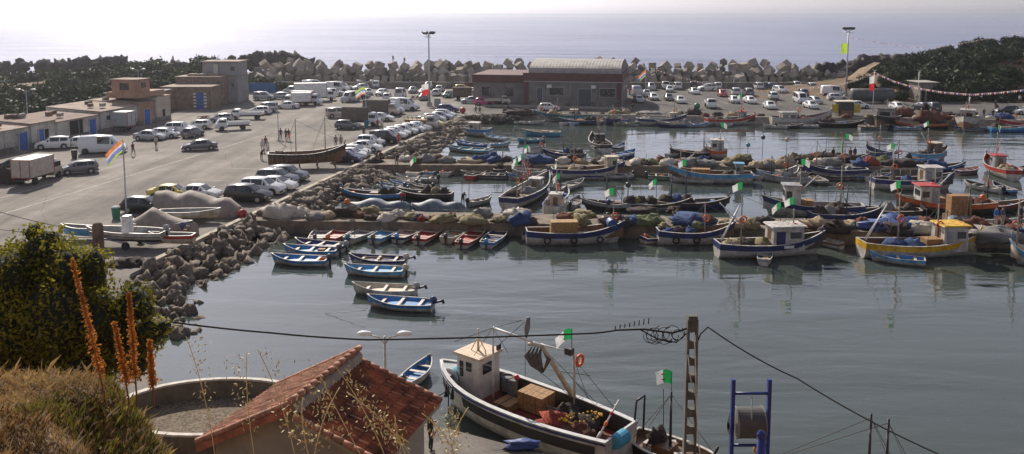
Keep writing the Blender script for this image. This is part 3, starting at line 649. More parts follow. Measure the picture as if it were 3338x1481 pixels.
def mast_set(root,x,base,ht,boom=0,stay=None,flg=None,lift=False,fs=.92):
    MB().tube([(x,0,base),(x,0,base+ht)],[.07,.045],8).build('mast',mat('mast_paint',(.30,.27,.23),.6,0,.25,4) if boom>=0 else DARKM,root)
    s=MB()
    for q in(stay or []): s.tube([(x,0,base+ht*.96),q],.014,4)
    if stay: s.build('rigging',mat('dark_rope',(.12,.11,.10),.9),root)
    if boom: MB().tube([(x,0,base+ht*.45),(x-abs(boom),0,base+ht*.85)],.05,6).build('boom',WHITEP,root)
    if lift: MB().torus((x+.1,-.12,base+ht*.55),.26,.065,'y',14).build('lifebuoy',ORANGE,root)
    if flg:
        MB().tube([(x,0,base+ht),(x,0,base+ht+.9)],.015,4).build('flag_staff',DARKM,root); flag(root,(x,0,base+ht+.9),fs,fs*.62,flg)
def house(root,x,y,base,l,wd,ht,c,roofc,win=True,doors=True,band=None):
    MB().box((x,y,base+ht/2),(l,wd,ht),0,0,.95).build('wheelhouse',bmx(c),root); k=[o for o in KIDS[root.name]][-1]
    MB().box((x+.05,y,base+ht+.05),(l+.3,wd+.25,.10),0,0,.96).build('roof',bmx(roofc),k)
    for s in(-1,1):
        MB().box((x+l*.22,y+s*wd*.485,base+ht*.66),(l*.34,.06,ht*.26)).build('window',GLASS,k)
        if l>1.5: MB().box((x-l*.25,y+s*wd*.487,base+ht*.45),(l*.28,.05,ht*.75)).build('door',bmx('grey') if band is None else bmx(band),k)
    MB().box((x+l*.48,y,base+ht*.68),(.07,wd*.7,ht*.26)).build('window',GLASS,k)
    MB().box((x-l*.48,y,base+ht*.45),(.05,wd*.4,ht*.78)).build('door',bmx('brown') if c!='brown' else DARKM,k)
    return k
def fishboat(t,s0,b0,lab,band='navy',hullc='white',deck='maroon',hs=None,ma=None,nets='',W=None,zb=1.85,zm=1.08,zs=1.22,floor=.5,extra='',group=None,name='fishing_boat',z=0,fwd=None,loc=None,h=None,L=None,flagk='dz',lifebuoy=True):
    if loc is None:
        a=P(*T(t,*s0),WZ); b2=P(*T(t,*b0),WZ); d=b2-a; L=d.length; h=math.atan2(d.y,d.x); c=(a+b2)/2
        c+=Vector((c.x,c.y,0)).normalized()*((W or L*.3)*.42*abs(math.cos(h))); c.z=WZ+z
    else: c=Vector(loc)
    W=W or max(2.2,L*.29)
    root=thing(name,lab,'fishing boat',c,h,group or 'wooden fishing boats in the harbour'); root['u_']=scr(c)[0]
    pts=hull(root,L,W,zs,zm,zb,.62,-.2,.7,floor,bmx(hullc),bmx(band),bmx('brown' if deck in('maroon','brown') else deck),bmx('white' if band not in('white','cream') else 'navy'),bmx(deck),rail=.11)
    MB().box((-L*.12,0,floor+.16),(L*.22,W*.42,.3)).build('hatch',bmx('brown'),root)
    MB().tube([(L/2-.35,0,zb-.05),(L/2-.15,0,zb+.45)],.06,6).build('bow_post',bmx(band),root)
    for i in range(3): MB().torus((-L*.3+i*L*.26,-(W/2+.05),.55),.25,.08,'y',12).build('tyre_fender',RUB,root) if 'T' in extra else None
    if hs: 
        house(root,hs[0]*L,0,floor,hs[1],min(hs[2],W*.66),hs[3],hs[4],hs[5],band=hs[6] if len(hs)>6 else None)
    if ma:
        for mx,mh,boom,fl in ma: mast_set(root,mx*L,floor,mh,boom,[(L/2-.2,0,zb),(mx*L-1.6,W*.4,zm),(mx*L-1.6,-W*.4,zm)],flagk if fl else None,lift=lifebuoy)
    for i,ch in enumerate(nets):
        m={'d':'dark','r':'rust','t':'tan','g':'green','b':'blue','w':'white','y':'olive','B':'bluetarp','G':'grey','R':'red','S':'greytarp','_':None}[ch]
        if m: 
            x=-L*.36+i*L*.14; MB().ell((x,.1*math.sin(i*2),floor+.25),(L*.085,W*.30,.62),12,8,0,.55,1.6,i*2.2+L,zmin=floor+.01).build('net_heap' if m not in('bluetarp','greytarp') else 'tarpaulin_cover',NETS[m],root)
    if 'C' in extra:
        for k in range(4): MB().box((L*.02+k*.52,-W*.08,floor+.5),(.48,1.0,.95)).build('crate_stack',CRATE,root)
    if 'H' in extra: MB().box((-L*.12,0,floor+.75),(2.3,1.1,1.3),0,0,.98).build('plank_shelter',mat('plank_wood',(.34,.20,.07),.75,0,.4,12,bump=.5),root)
    if 'D' in extra: MB().cyl((L*.36,0,floor+1.1),.42,.95,'y',14).build('rope_drum',mat('drum_blue',(.03,.08,.22),.5),root)
    if 'K' in extra:
        s=MB(); s.tube([(-L*.46,0,zs),(-L*.30,0,zs+2.9)],.05,6); s.tube([(-L*.46,.3,zs),(-L*.30,0,zs+2.9)],.03,6); s.build('stern_pole',WHITEP,root)
    if 'S' in extra:
        for k in range(6): 
            x=-L*.35+k*L*.12; MB().tube([(x,W*.40,zm),(x,W*.40,zm+.9)],.02,4).build('railing_post',WHITEP,root)
        MB().tube([(-L*.35,W*.40,zm+.9),(L*.25,W*.40,zm+.9)],.02,4).build('railing',WHITEP,root)
    if 'X' in extra:
        s=MB()
        for sy in(-.45,.45): s.tube([(-L*.42,sy,zs),(-L*.40,sy*.8,zs+1.7)],.05,6)
        s.tube([(-L*.40,-.36,zs+1.7),(-L*.40,.36,zs+1.7)],.05,6); s.build('stern_gallows',DARKM,root)
    MB().tube([(-L*.2,W*.3,floor),(-L*.22,W*.32,floor+2.4)],.02,4).build('antenna',DARKM,root)
    if 'P' in extra: MB().box((L*.10,-W*.5+.0,zm-.12),(.8,.05,.22)).build('name_plate',WHITEP,root)
    # small clutter pieces
    rr=random.Random(int(abs(c.x)*10))
    for k in range(4): MB().box((rr.uniform(-.35,.3)*L,rr.uniform(-.25,.25)*W,floor+.14),(rr.uniform(.3,.6),rr.uniform(.25,.5),.28),0,rr.uniform(0,2)).build('fish_box',rr.choice([CRATE,bmx('blue'),bmx('grey'),ORANGE,bmx('white')]),root)
    return root
# ---------------- foliage ----------------
def leafmat(name,c,c2,tr0=.35):
    m=mat(name,c,.6,0,.5,1.2); n,l,b=ngroup(m); r=[x for x in n if x.type=='VALTORGB'][0]
    r.color_ramp.elements[0].color=(*c,1); r.color_ramp.elements[1].color=(*c2,1)
    b.inputs['Transmission Weight'].default_value=0; b.inputs['Specular IOR Level'].default_value=.15
    if name=='maquis_leaves':
        oi=n.new('ShaderNodeObjectInfo'); mr=n.new('ShaderNodeMapRange'); mr.inputs[3].default_value=.5; mr.inputs[4].default_value=1.9; l.new(oi.outputs['Random'],mr.inputs[0]); vs=n.new('ShaderNodeVectorMath'); vs.operation='SCALE'; l.new(r.outputs[0],vs.inputs[0]); l.new(mr.outputs[0],vs.inputs['Scale']); l.new(vs.outputs[0],b.inputs['Base Color'])
    tr_=n.new('ShaderNodeBsdfTranslucent'); ms=n.new('ShaderNodeMixShader'); ms.inputs[0].default_value=tr0; l.new(r.outputs[0],tr_.inputs[0]); l.new(b.outputs[0],ms.inputs[1]); l.new(tr_.outputs[0],ms.inputs[2]); l.new(ms.outputs[0],n['Material Output'].inputs['Surface'])
    return m
def leafcloud(blobs,n,size,sd=0,shell=.55,flat=1.):
    g=np.random.default_rng(sd); vol=np.array([b_[3]*b_[4]*b_[5] for b_ in blobs])**.75; pk=g.choice(len(blobs),n,p=vol/vol.sum()); B=np.array(blobs)[pk]
    d=g.normal(size=(n,3)); d/=np.linalg.norm(d,axis=1)[:,None]; r=(shell+(1-shell)*g.random(n))**.8
    lump=1+.16*np.sin(d[:,0]*7+B[:,0]*3)*np.sin(d[:,1]*6+B[:,1])+.12*np.sin(d[:,2]*9+d[:,0]*5)
    c=B[:,:3]+d*B[:,3:6]*(r*lump)[:,None]
    a=g.normal(size=(n,3)); a/=np.linalg.norm(a,axis=1)[:,None]; b2=np.cross(a,g.normal(size=(n,3))); b2/=np.linalg.norm(b2,axis=1)[:,None]
    s=size*(.6+.8*g.random(n))[:,None]; V=np.stack([c-a*s,c-b2*s*.45,c+a*s,c+b2*s*.45],1).reshape(-1,3); return V
def cloudmesh(name,V,m):
    me=bpy.data.meshes.new(name); n=len(V)//4; me.vertices.add(len(V)); me.vertices.foreach_set('co',V.astype(np.float32).ravel())
    me.loops.add(n*4); me.loops.foreach_set('vertex_index',np.arange(n*4,dtype=np.int32)); me.polygons.add(n); me.polygons.foreach_set('loop_start',np.arange(n,dtype=np.int32)*4)
    me.polygons.foreach_set('loop_total',np.full(n,4,np.int32)); me.materials.append(m); me.update(calc_edges=True); me.validate(); return me
LD=leafmat('maquis_leaves',(.010,.017,.006),(.042,.062,.018),.15); LE=leafmat('olive_leaves',(.03,.035,.008),(.30,.27,.03),.5); TRK=mat('bark',(.10,.07,.05),.9,0,.3,6,bump=.6)
def bushproto(i):
    g=random.Random(i); bl=[(0,0,.45,.9,.9,.62)]
    for k in range(9): 
        a=g.uniform(0,6.3); r=g.uniform(.25,.75); s=g.uniform(.28,.5); bl.append((r*math.cos(a),r*math.sin(a),g.uniform(.25,.85),s,s,s*.85))
    core=MB()
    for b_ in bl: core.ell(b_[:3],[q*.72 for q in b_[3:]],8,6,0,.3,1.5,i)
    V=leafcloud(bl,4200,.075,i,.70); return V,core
BPR=[]
for i in range(5):
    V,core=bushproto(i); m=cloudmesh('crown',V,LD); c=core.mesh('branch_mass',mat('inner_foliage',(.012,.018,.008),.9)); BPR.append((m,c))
def bush(x,y,z,r,hh,lab,group,nm='maquis_shrub',cat='shrub',trunk=True):
    i=int(hsh(x,y)*5)%5; root=thing(nm,lab,cat,(x,y,z),hsh(x,y,1)*6.28,group); root.scale=(r,r,hh); root['u_']=scr((x,y,z))[0]
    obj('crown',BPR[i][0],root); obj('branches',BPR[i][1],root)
    return root
# ---------------- buildings ----------------
AV=Vector((.187,.982,0)).normalized(); NV=Vector((AV.y,-AV.x,0))   # along the quay, towards the water
def loc2(root_o,s,nn): p=root_o+AV*s+NV*nn; return p
ROW0=Vector((-65.2,109.4,0)); RH=math.atan2(AV.y,AV.x)
plas=mat('dirty_white_plaster',(.46,.44,.40),.9,0,.2,.5,bump=.2,dirt=(.25,.22,.18)); orp=mat('faded_orange_plaster',(.36,.20,.13),.9,0,.2,.6,dirt=(.23,.14,.10)); bldoor=mat('blue_door_paint',(.03,.10,.38),.6,0,.2,2)
brickm=mat('rough_brick',(.21,.155,.115),.95,0,.3,1.5,bump=.4); grp=mat('grey_render',(.25,.24,.235),.9,0,.15,.5,bump=.2); roofm=mat('roof_screed',(.25,.19,.145),.9,0,.4,.6,dirt=(.13,.09,.07)); roofr=mat('reddish_roof_sheet',(.17,.105,.08),.9,0,.35,.8,dirt=(.10,.07,.055))
def unit(name,label,s0,s1,h0,h1,dep,wm,rm,doors=(),opens=(),wins=(),cat='building',par=.12):
    """unit of the warehouse row; local x along row, y=-depth..0 (0 = front)"""
    root=thing(name,label,cat,ROW0+AV*s0,RH,'low quayside store buildings'); L=s1-s0; L-=.02
    root['u_']=scr(root.location)[0]
    mb=MB(); poly=[(0,0),(L,0),(L,dep),(0,dep)]  # +y local = left (away from water)
    vs=[(0,0,0),(L,0,0),(L,dep,0),(0,dep,0),(0,0,h0),(L,0,h0),(L,dep,h1),(0,dep,h1)]
    mb.add(vs,[(0,1,5,4),(1,2,6,5),(2,3,7,6),(3,0,4,7)]); mb.build('wall',wm,root)
    m2=MB(); m2.add([(-.0,-.25,h0+.02),(L,-.25,h0+.02),(L,dep+.1,h1+.02),(0,dep+.1,h1+.02),(0,-.25,h0+par),(L,-.25,h0+par),(L,dep+.1,h1+par),(0,dep+.1,h1+par)],[(0,1,2,3),(4,5,6,7),(0,1,5,4),(1,2,6,5),(2,3,7,6),(3,0,4,7)]); m2.build('roof',rm,root)
    for k_ in range(int(L//4)+1): MB().tube([(.15+k_*(L-.3)/max(1,int(L//4)),-.07,.1),(.15+k_*(L-.3)/max(1,int(L//4)),-.07,h0)],.05,5).build('downpipe',STEEL,root)
    for k_ in range(3): 
        q_=hsh(s0,k_); MB().box((L*(.15+.7*q_),dep*(.2+.6*hsh(s0,k_,3)),h0+(h1-h0)*.5+.45),(.5+.8*q_,.6,.5)).build('roof_clutter',[CONC,WOOD,roofr][k_],root)
    MB().box((L/2,-.045,.35),(L,.05,.7)).build('stained_plinth',mat('plinth_stain',(.16,.145,.125),.95,0,.4,.8),root)
    for x,wd,hh in doors: 
        for s_ in(-1,1): MB().box((x+s_*(wd/2+.07),-.07,hh/2),(.14,.16,hh)).build('door_frame',plas,root)
        d=MB().box((x,-.03,hh/2),(wd,.1,hh)).build('door',bldoor,root); MB().box((x,-.02,hh+.06),(wd+.2,.12,.12)).build('lintel',CONC,root)
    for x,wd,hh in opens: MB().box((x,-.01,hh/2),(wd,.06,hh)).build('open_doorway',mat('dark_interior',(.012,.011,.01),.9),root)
    for x,z,wd,hh in wins: MB().box((x,-.01,z),(wd,.07,hh)).build('window',GLASS,root)
    return root
unit('quayside_store','long plain store with brown flat roof and blue door at the left picture edge',-9,4.3,2.9,3.3,8,plas,roofm,doors=[(12,1.5,2.3)],opens=[])
unit('quayside_store','small store with rusty roof and half open blue door beside the leftmost store',4.3,9.2,3.2,3.7,8,plas,roofr,doors=[(2.0,.9,2.3)],opens=[(3.0,1.0,2.2)])
unit('quayside_store','store with a wide dark open gateway in the middle of the store row',9.2,18.5,2.85,3.3,8,plas,roofr,doors=[(7.6,1.5,2.4)],opens=[(4.2,2.7,2.7)])
unit('quayside_store','store with pale flat roof and bright blue door behind the white box trailer',18.5,28,3.25,3.8,9,plas,roofm,doors=[(7.0,1.7,2.5)],opens=[],wins=[(2.3,2.2,1.3,.6)])
unit('quayside_store','narrow faded orange store with a blue door at the end of the store row',28,32.6,3.5,3.9,9,orp,roofm,doors=[(2.2,1.6,2.4)])
tw=unit('corner_house','pale corner house topped by a square orange brick turret',32.6,37,4.1,4.3,9,mat('ivory_plaster',(.45,.40,.33),.9,0,.15,.6),roofm,opens=[(2.4,.7,1.9)])
t1=MB(); t1.box((0,3.4,4.75),(6.8,6,.9)); t1.build('upper_wall',orp,tw)
t2=MB().box((-1.6,3.2,6.1),(3.4,4.6,2.2)).build('turret',orp,tw); MB().box((-1.6,3.2,7.27),(3.8,5.0,.14)).build('turret_roof',roofm,t2)
MB().box((-3.33,3.2,6.15),(.08,1.6,1.1)).build('window',GLASS,t2); MB().box((-1.6,.88,6.3),(1.1,.08,.8)).build('window',GLASS,t2)
def block(name,label,u0,u1,vb,vt,dep,wm,rm,rot=0,roofov=.25,z0=0.,d=None,cat='building',group=None):
    d=d or (CAMZ-z0)*F/(vb-HORV); a=PD(u0,vb,d);b2=PD(u1,vb,d); wd=b2.x-a.x; h=CAMZ-(vt-HORV)*d/F-z0
    root=thing(name,label,cat,((a.x+b2.x)/2,d+dep/2,z0),0,group); root['u_']=(u0+u1)/2
    MB().box((0,0,h/2),(wd,dep,h)).build('wall',wm,root); MB().box((0,0,h+.08),(wd+roofov*2,dep+roofov*2,.16)).build('roof',rm,root)
    return root,wd,h,dep
r,wd,h,dp=block('low_block','long low orange walled block with a grey roof behind the store row',345,500,375,306,8,orp,mat('grey_roof',(.27,.26,.25),.9,0,.2,.8),group='low quayside store buildings')
for q_ in range(4): MB().box((-2.6+q_*1.4,-dp/2-.02,2.9),(.8,.08,.6)).build('window',GLASS,r)
r,wd,h,dp=block('brick_house','rough brick house with a pale slab roof and a tall blue door between white blocks',530,688,356,285,6,brickm,roofm)
MB().box((wd*.28,-dp/2-.03,1.55),(1.2,.08,3.1)).build('door',bldoor,r); 
for s in(-1,1):
    for k in range(5): MB().box((wd*.28+s*1.0,-dp/2-.03,.5+k*.6),(.5,.09,.3)).build('white_block',WHITEP,r)
MB().box((0,dp/2+3,2.75),(wd*.98,5,5.5)).build('rear_wing',brickm,r); MB().box((0,dp/2+3,5.58),(wd,5.3,.16)).build('rear_roof',roofm,r)
for k in range(3): MB().ell((-wd*.2+k*2,dp/2+3,5.8),(1.3,1.2,.35),10,5,zmin=5.66).build('roof_mound',roofm,r)
r,wd,h,dp=block('grey_tower_house','tall plain grey rendered house with a flat pale roof beside the blue panel fence',690,777,337,250,7,grp,roofm)
MB().box((-.9,0,h+1.5),(wd+1.9,dp*.8,2.75)).build('upper_storey',grp,r); k=KIDS[r.name][-1]; MB().box((-.9,0,h+2.98),(wd+2.4,dp*.9,.18)).build('upper_roof',roofm,k)
MB().box((wd*.30,-dp*.4-.03,h+1.6),(.85,.08,.85)).build('window',GLASS,k); MB().box((-wd*.35,-dp*.4-.03,h+1.5),(.9,.08,1.9)).build('window',mat('pale_shutter',(.5,.48,.42),.7),k)
for x,z,a,b2 in((-wd*.36,3.6,.6,1.2),(-wd*.05,3.5,.5,.4),(wd*.32,3.7,.4,.4),(-wd*.38,1.0,1.0,2.0)): MB().box((x,-dp/2-.03,z),(a,.08,b2)).build('window' if z>2 else 'door',GLASS if z>2 else bldoor,r)
fn=thing('blue_panel_fence','bright blue metal panel fence beside the grey house under the bushes','fence',(-58,193,0),0)
for k in range(6): MB().box((1.4*k-3,0,1.2),(1.34,.06,2.3)).build('panel',mat('fence_blue',(.02,.12,.30),.6,0,.2,1.5),fn); MB().box((1.4*k-3.7,0,1.2),(.08,.1,2.5)).build('post',DARKM,fn)
# market hall
mh=thing('market_hall','long grey fish market hall with dark red parapet and ribbed barrel vault roof','building',(21.0,163.6,0),RH-PI/2)
redp=mat('dark_red_parapet',(.115,.045,.042),.8,0,.15,.6,dirt=(.08,.034,.032)); hallm=mat('hall_wall',(.19,.175,.16),.9,0,.14,.5,bump=.15,dirt=(.125,.115,.105))
# local: x along facade to the left is -x ; y depth
WF=19.0; WW=8.0; DP=19.5
m=MB(); m.prism([(-WF,0),(0,0),(0,DP),(-WF,DP)],0,4.85); m.build('wall',hallm,mh)
m=MB(); m.prism([(-WF-.15,-.25),(.15,-.25),(.15,DP+.1),(-WF-.15,DP+.1)],4.85,6.45); m.build('parapet',redp,mh)
m=MB(); m.prism([(-WF-WW-2.4,1.2),(-WF,1.2),(-WF,DP-3),(-WF-WW-2.4,DP-3)],0,4.4); w2=m.build('side_wing',hallm,mh)
m=MB(); m.prism([(-WF-WW-2.6,.95),(-WF-.15,.95),(-WF-.15,DP-2.9),(-WF-WW-2.6,DP-2.9)],4.4,5.9); m.build('side_wing_parapet',redp,mh)
vm=mat('ribbed_roof_sheet',(.27,.25,.225),.6,.1,.2,.5); rows=[]
nx=84
for i in range(nx+1):
    x=-WF+.9+(WF-1.1)*i/nx; rib=.03*(1 if i%3==0 else 0); rr=[]
    for k in range(19):
        t=PI*k/18; yy=DP/2-(DP/2-.15)*math.cos(t); rr.append((x,yy,6.45+(2.25+rib)*math.sin(t)**.8))
    rows.append(rr)
m=MB().grid(rows,0,False); v_=m.build('barrel_roof',vm,mh,recalc=False)
for rr in(rows[0],rows[-1]): MB().add([tuple(p) for p in rr],[tuple(range(19))]).build('gable_end',hallm,mh)
for x,z,a,b2,nm in((-2.7,2.8,2.9,1.5,'window'),(-7.1,1.75,2.4,3.3,'door'),(-12.6,2.9,2.7,1.5,'window'),(-15.9,2.2,1.0,2.7,'door')):
    MB().box((x,-.03,z),(a+.3,.05,b2+.3)).build(nm+'_frame',mat('frame_grey',(.32,.31,.29),.7),mh); k=KIDS[mh.name][-1]; MB().box((x,-.08,z),(a,.08,b2)).build(nm,GLASS if nm=='window' else mat('steel_door',(.07,.085,.10),.5,.3),k)
for x in(-WF-3.2,-WF-7.8): MB().box((x,1.15,2.6),(1.7,.12,1.7)).build('window',GLASS,mh)
for x in(-.5,-WF+.5): MB().box((x,-.12,2.42),(.8,.2,4.84)).build('red_pillar',redp,mh)
for x in(-4.9,-9.9,-14.4): MB().tube([(x,-.1,.15),(x,-.1,4.85)],.07,6).build('downpipe',STEEL,mh)
for x in(-5.4,-14.0): MB().box((x,-.25,3.9),(.9,.4,.6)).build('air_conditioner',WHITEP,mh)
MB().box((-WF/2,-.28,4.80),(WF,.14,.14)).build('gutter',STEEL,mh); MB().box((-WF/2,-.03,.5),(WF-1.5,.05,1.0)).build('stained_plinth',mat('plinth_stain',(.16,.145,.125),.95),mh)
for y in(3.5,6.5,9.5,12.5): MB().box((.03,y,2.7),(.06,.6,1.7)).build('window',GLASS,mh)
m=MB(); m.prism([(-WF-WW,-2.6),(0.6,-2.6),(0.6,-.02),(-WF-WW,-.02)],.004,.14); m.build('doorstep_slab',CONC,mh)
# right hut, tank, kiosk
r,wd,h,dp=block('flat_roofed_hut','small concrete hut with open doorways under a flat roof, below the right hillside bushes',2998,3050,332,270,5,mat('hut_wall',(.20,.17,.14),.9,0,.2,.6),CONC,roofov=.4)
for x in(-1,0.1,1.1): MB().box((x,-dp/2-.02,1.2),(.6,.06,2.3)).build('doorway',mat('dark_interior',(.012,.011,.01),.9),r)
tk=thing('water_tank','long dark horizontal cylinder tank lying below the right hillside','tank',(72.5,173,0),0)
MB().tube([(-4,0,1.5),(-3.8,0,1.5),(4.4,0,1.5),(4.6,0,1.5)],[1.0,1.35,1.35,1.0],18).build('tank_body',mat('tank_steel',(.09,.09,.09),.6,.3,.2,1),tk)
for x in(-2.4,2.8): MB().box((x,0,.25),(.6,2.2,.5)).build('cradle',CONC,tk)
kx=P(*T('D',880,800)); ks=thing('quay_kiosk','small yellow and dark snack kiosk with a pale roof on the far quay','kiosk',(kx.x,kx.y+1.2,0),0)
MB().box((0,0,1.15),(2.6,1.8,2.3)).build('booth',mat('kiosk_dark',(.05,.05,.05),.7),ks)
for x in(-1.75,1.75): MB().box((x,-.5,1.25),(1.6,.12,1.5)).build('yellow_panel',mat('kiosk_yellow',(.5,.38,.04),.6),ks)
MB().box((0,0,2.5),(3.4,2.4,.14)).build('roof',CREAM,ks); MB().box((0,-1.0,.45),(2.2,.5,.9)).build('counter',WOOD,ks)
# ---------------- foreground house (world geometry from roof corners) ----------------
A=P(1174,1142,5.0); Cc=P(950,1318,5.0); rd=(A-Cc).normalized(); pl_=Vector((-rd.y,rd.x,0))
def along(o,d,u,v):
    lo,hi=.2,9.
    for _ in range(60):
        m_=(lo+hi)/2; q=o+d*m_; t=PD(u,v,q.y)
        if (t.x<q.x)==(d.x<0): lo=m_
        else: hi=m_
    q=o+d*lo; return PD(u,v,q.y)
Dd=along(A,pl_,908,1262); Bb=along(Cc,pl_,645,1440); zl=(Dd.z+Bb.z)/2; Dd.z=zl; Bb.z=zl
A2=PD(1177,1180,A.y); dz_=A.z-A2.z; A2=A-Vector((0,0,dz_)); C2=Cc-Vector((0,0,dz_)); E1=along(A2,-pl_,1436,1312); E2=E1+(Cc-A)
print('HOUSE',A,Cc,Dd,Bb,A2,E1,E2)
tile=mat('terracotta_tile',(.23,.078,.036),.85,0,.4,1.3,bump=.3,dirt=(.045,.02,.014)); tile2=mat('weathered_terracotta',(.36,.17,.105),.85,0,.3,2.2,bump=.3,dirt=(.17,.085,.055)); housew=mat('cream_house_wall',(.34,.30,.24),.9,0,.12,.8,bump=.15)
hs_=thing('tiled_house','cream house with stepped terracotta tile roof in the foreground, seen from above','house',((A+Cc)/2*1)); hs_.location.z=0; HO=Vector(hs_.location)
def L_(p): return p-HO
def tiled(name,p00,p01,p10,p11,nc,nrow,m,th=.12,rad=.11):
    """p0*: top edge near->far ; p1*: eave. barrels run top->eave"""
    mb=MB(); nrm=((p10-p00).cross(p01-p00)).normalized(); nrm=nrm if nrm.z>0 else -nrm; seg=5
    rowsn=nrow
    for r_ in range(rowsn):
        ta,tb=r_/rowsn,(r_+1)/rowsn+.012; g=[]
        for e,(t,off) in enumerate(((ta,.0),(tb,.045))):
            a=p00.lerp(p10,t); b2=p01.lerp(p11,t); row=[]
            for k in range(nc*seg+1):
                s=k/(nc*seg); ph=(k%seg)/seg*2*PI; row.append(a.lerp(b2,s)+nrm*(off+rad*.5*(1+math.cos(ph))*(.9+.2*hsh(k//seg,r_))+.03))
            g.append(row)
        dn=[p-nrm*.05 for p in g[1]]; mb.grid(g+[dn],0,False)
    o=mb.build(name,m,hs_,recalc=False); o.location=-HO; return o
tiled('roof_tiles',Cc,A,Bb,Dd,22,9,tile2,rad=.09); tiled('lower_roof_tiles',C2,A2,E2,E1,20,8,tile,rad=.10)
def solid(name,m,vs,fs): o=MB().add([L_(Vector(v_)) for v_ in vs],fs).build(name,m,hs_); return o
dn=Vector((0,0,-.16))
solid('roof_deck',housew,[Cc+dn*.1,A+dn*.1,Dd+dn*.1,Bb+dn*.1,Cc+dn,A+dn,Dd+dn,Bb+dn],[(0,1,2,3),(4,5,6,7),(0,1,5,4),(1,2,6,5),(2,3,7,6),(3,0,4,7)])
solid('roof_deck',housew,[C2+dn*.1,A2+dn*.1,E1+dn*.1,E2+dn*.1,C2+dn,A2+dn,E1+dn,E2+dn],[(0,1,2,3),(4,5,6,7),(0,1,5,4),(1,2,6,5),(2,3,7,6),(3,0,4,7)])
i1=(A-Cc).normalized()*.35; wd_=(Bb-Cc); wd_.z=0; wd_=wd_.normalized()
c1=Cc+i1+dn; a1=A-i1+dn; b1=Bb+i1*1-wd_*.4+dn*.0; b1=Cc.lerp(Bb,.88)+i1+dn; d1=A.lerp(Dd,.88)-i1+dn; e1=A2.lerp(E1,.84)-i1+dn; e2=C2.lerp(E2,.84)+i1+dn
g0=lambda p: Vector((p.x,p.y,-.5)); c2=C2+i1+dn; a2=A2-i1+dn
solid('wall',housew,[g0(b1),g0(c1),c1,b1, g0(e2),e2,c2, g0(a1),a1,g0(d1),d1, g0(e1),e1,a2],[(0,1,2,3),(1,4,5,6),(0,3,10,9),(9,10,8,7),(7,13,12,11),(4,11,12,5)])
solid('clerestory_wall',housew,[C2+i1*.1+Vector((0,0,-.1)),A2-i1*.1+Vector((0,0,-.1)),A-i1*.1+Vector((0,0,-.05)),Cc+i1*.1+Vector((0,0,-.05)),C2+i1*.1-wd_*.12+Vector((0,0,-.02)),A2-i1*.1-wd_*.12+Vector((0,0,-.02)),A-i1*.1-wd_*.12+Vector((0,0,-.1)),Cc+i1*.1-wd_*.12+Vector((0,0,-.1))],[(0,1,2,3),(4,5,6,7),(0,1,5,4),(3,2,6,7),(0,3,7,4),(1,2,6,5)])
rm_=MB()
def ridge(p,q,n,r):
    for k in range(n):
        a=p.lerp(q,k/n); b2=p.lerp(q,(k+1.08)/n); rm_.tube([L_(a),L_(b2)],[r*.9,r*1.15],8)
up=Vector((0,0,.10)); ridge(A+up*1.2,Cc+up*1.2,12,.12); ridge(A+up,Dd+up,9,.10); ridge(Cc+up*.6,Bb+up*.6,9,.11); ridge(A2+up,E1+up,9,.10); ridge(C2+up,E2+up,9,.10)
rm_.build('ridge_tiles',tile2,hs_)
solid('fascia_board',mat('fascia_terracotta',(.36,.13,.07),.8,0,.3,2),[Cc+dn*.2-i1*.35,Bb+dn*.2-i1*.35,Bb+dn*1.9-i1*.35,Cc+dn*1.9-i1*.35,Cc+dn*.2-i1*.2,Bb+dn*.2-i1*.2,Bb+dn*1.9-i1*.2,Cc+dn*1.9-i1*.2],[(0,1,2,3),(4,5,6,7),(0,1,5,4),(1,2,6,5),(2,3,7,6),(3,0,4,7)])
# round terrace
tr=thing('round_terrace','round gravel covered terrace with a curved concrete parapet left of the tiled house','terrace',(-11.6,31.9,0))
pc=[(3.7*math.cos(2*PI*k/40),2.35*math.sin(2*PI*k/40)) for k in range(40)]
MB().prism(pc,-2.5,2.15).build('terrace_deck',mat('terrace_gravel',(.15,.115,.08),.95,0,.5,9,bump=.9),tr)
m=MB(); 
for k in range(40):
    a=Vector(pc[k]);b2=Vector(pc[(k+1)%40]); m.prism([a*1.0,a*1.05,b2*1.05,b2*1.0],-2.5,2.82)
m.build('parapet',mat('parapet_concrete',(.16,.135,.10),.9,0,.25,1,bump=.2),tr)
m=MB()
for k in range(40):
    a=Vector(pc[k]);b2=Vector(pc[(k+1)%40]); m.prism([a*.985,a*1.065,b2*1.065,b2*.985],2.822,2.9)
m.build('coping',mat('pale_coping',(.55,.51,.45),.85),tr)
# ---------------- lamps, masts, poles ----------------
def lamp2(t,x,y,ht,lab,h=0,flg=None,pos=None,col=STEEL,globe=.8,fs=2.3,fz=-.4):
    p=Vector(pos) if pos else P(*T(t,x,y)); r=thing('street_lamp',lab,'street lamp',p,h,'double armed street lamps'); r['u_']=scr(p)[0]
    MB().tube([(0,0,0),(0,0,.6),(0,0,ht)],[.11,.08,.05],8).build('post',col,r); MB().box((0,0,.06),(.4,.4,.12)).build('base',CONC,r)
    for s in(-1,1):
        MB().tube([(0,0,ht-.35),(s*.35*globe,0,ht-.05),(s*1.0*globe,0,ht+.05)],.03,5).build('arm',col,r); k=KIDS[r.name][-1]
        MB().ell((s*1.35*globe,0,ht+.12),(.52*globe,.25*globe,.18*globe),12,7).build('lamp_head',LAMPG,k)
    if flg: 
        f=flag(r,(-.05,-.1,ht+fz),fs,fs*.62,flg,0,.35)
    return r
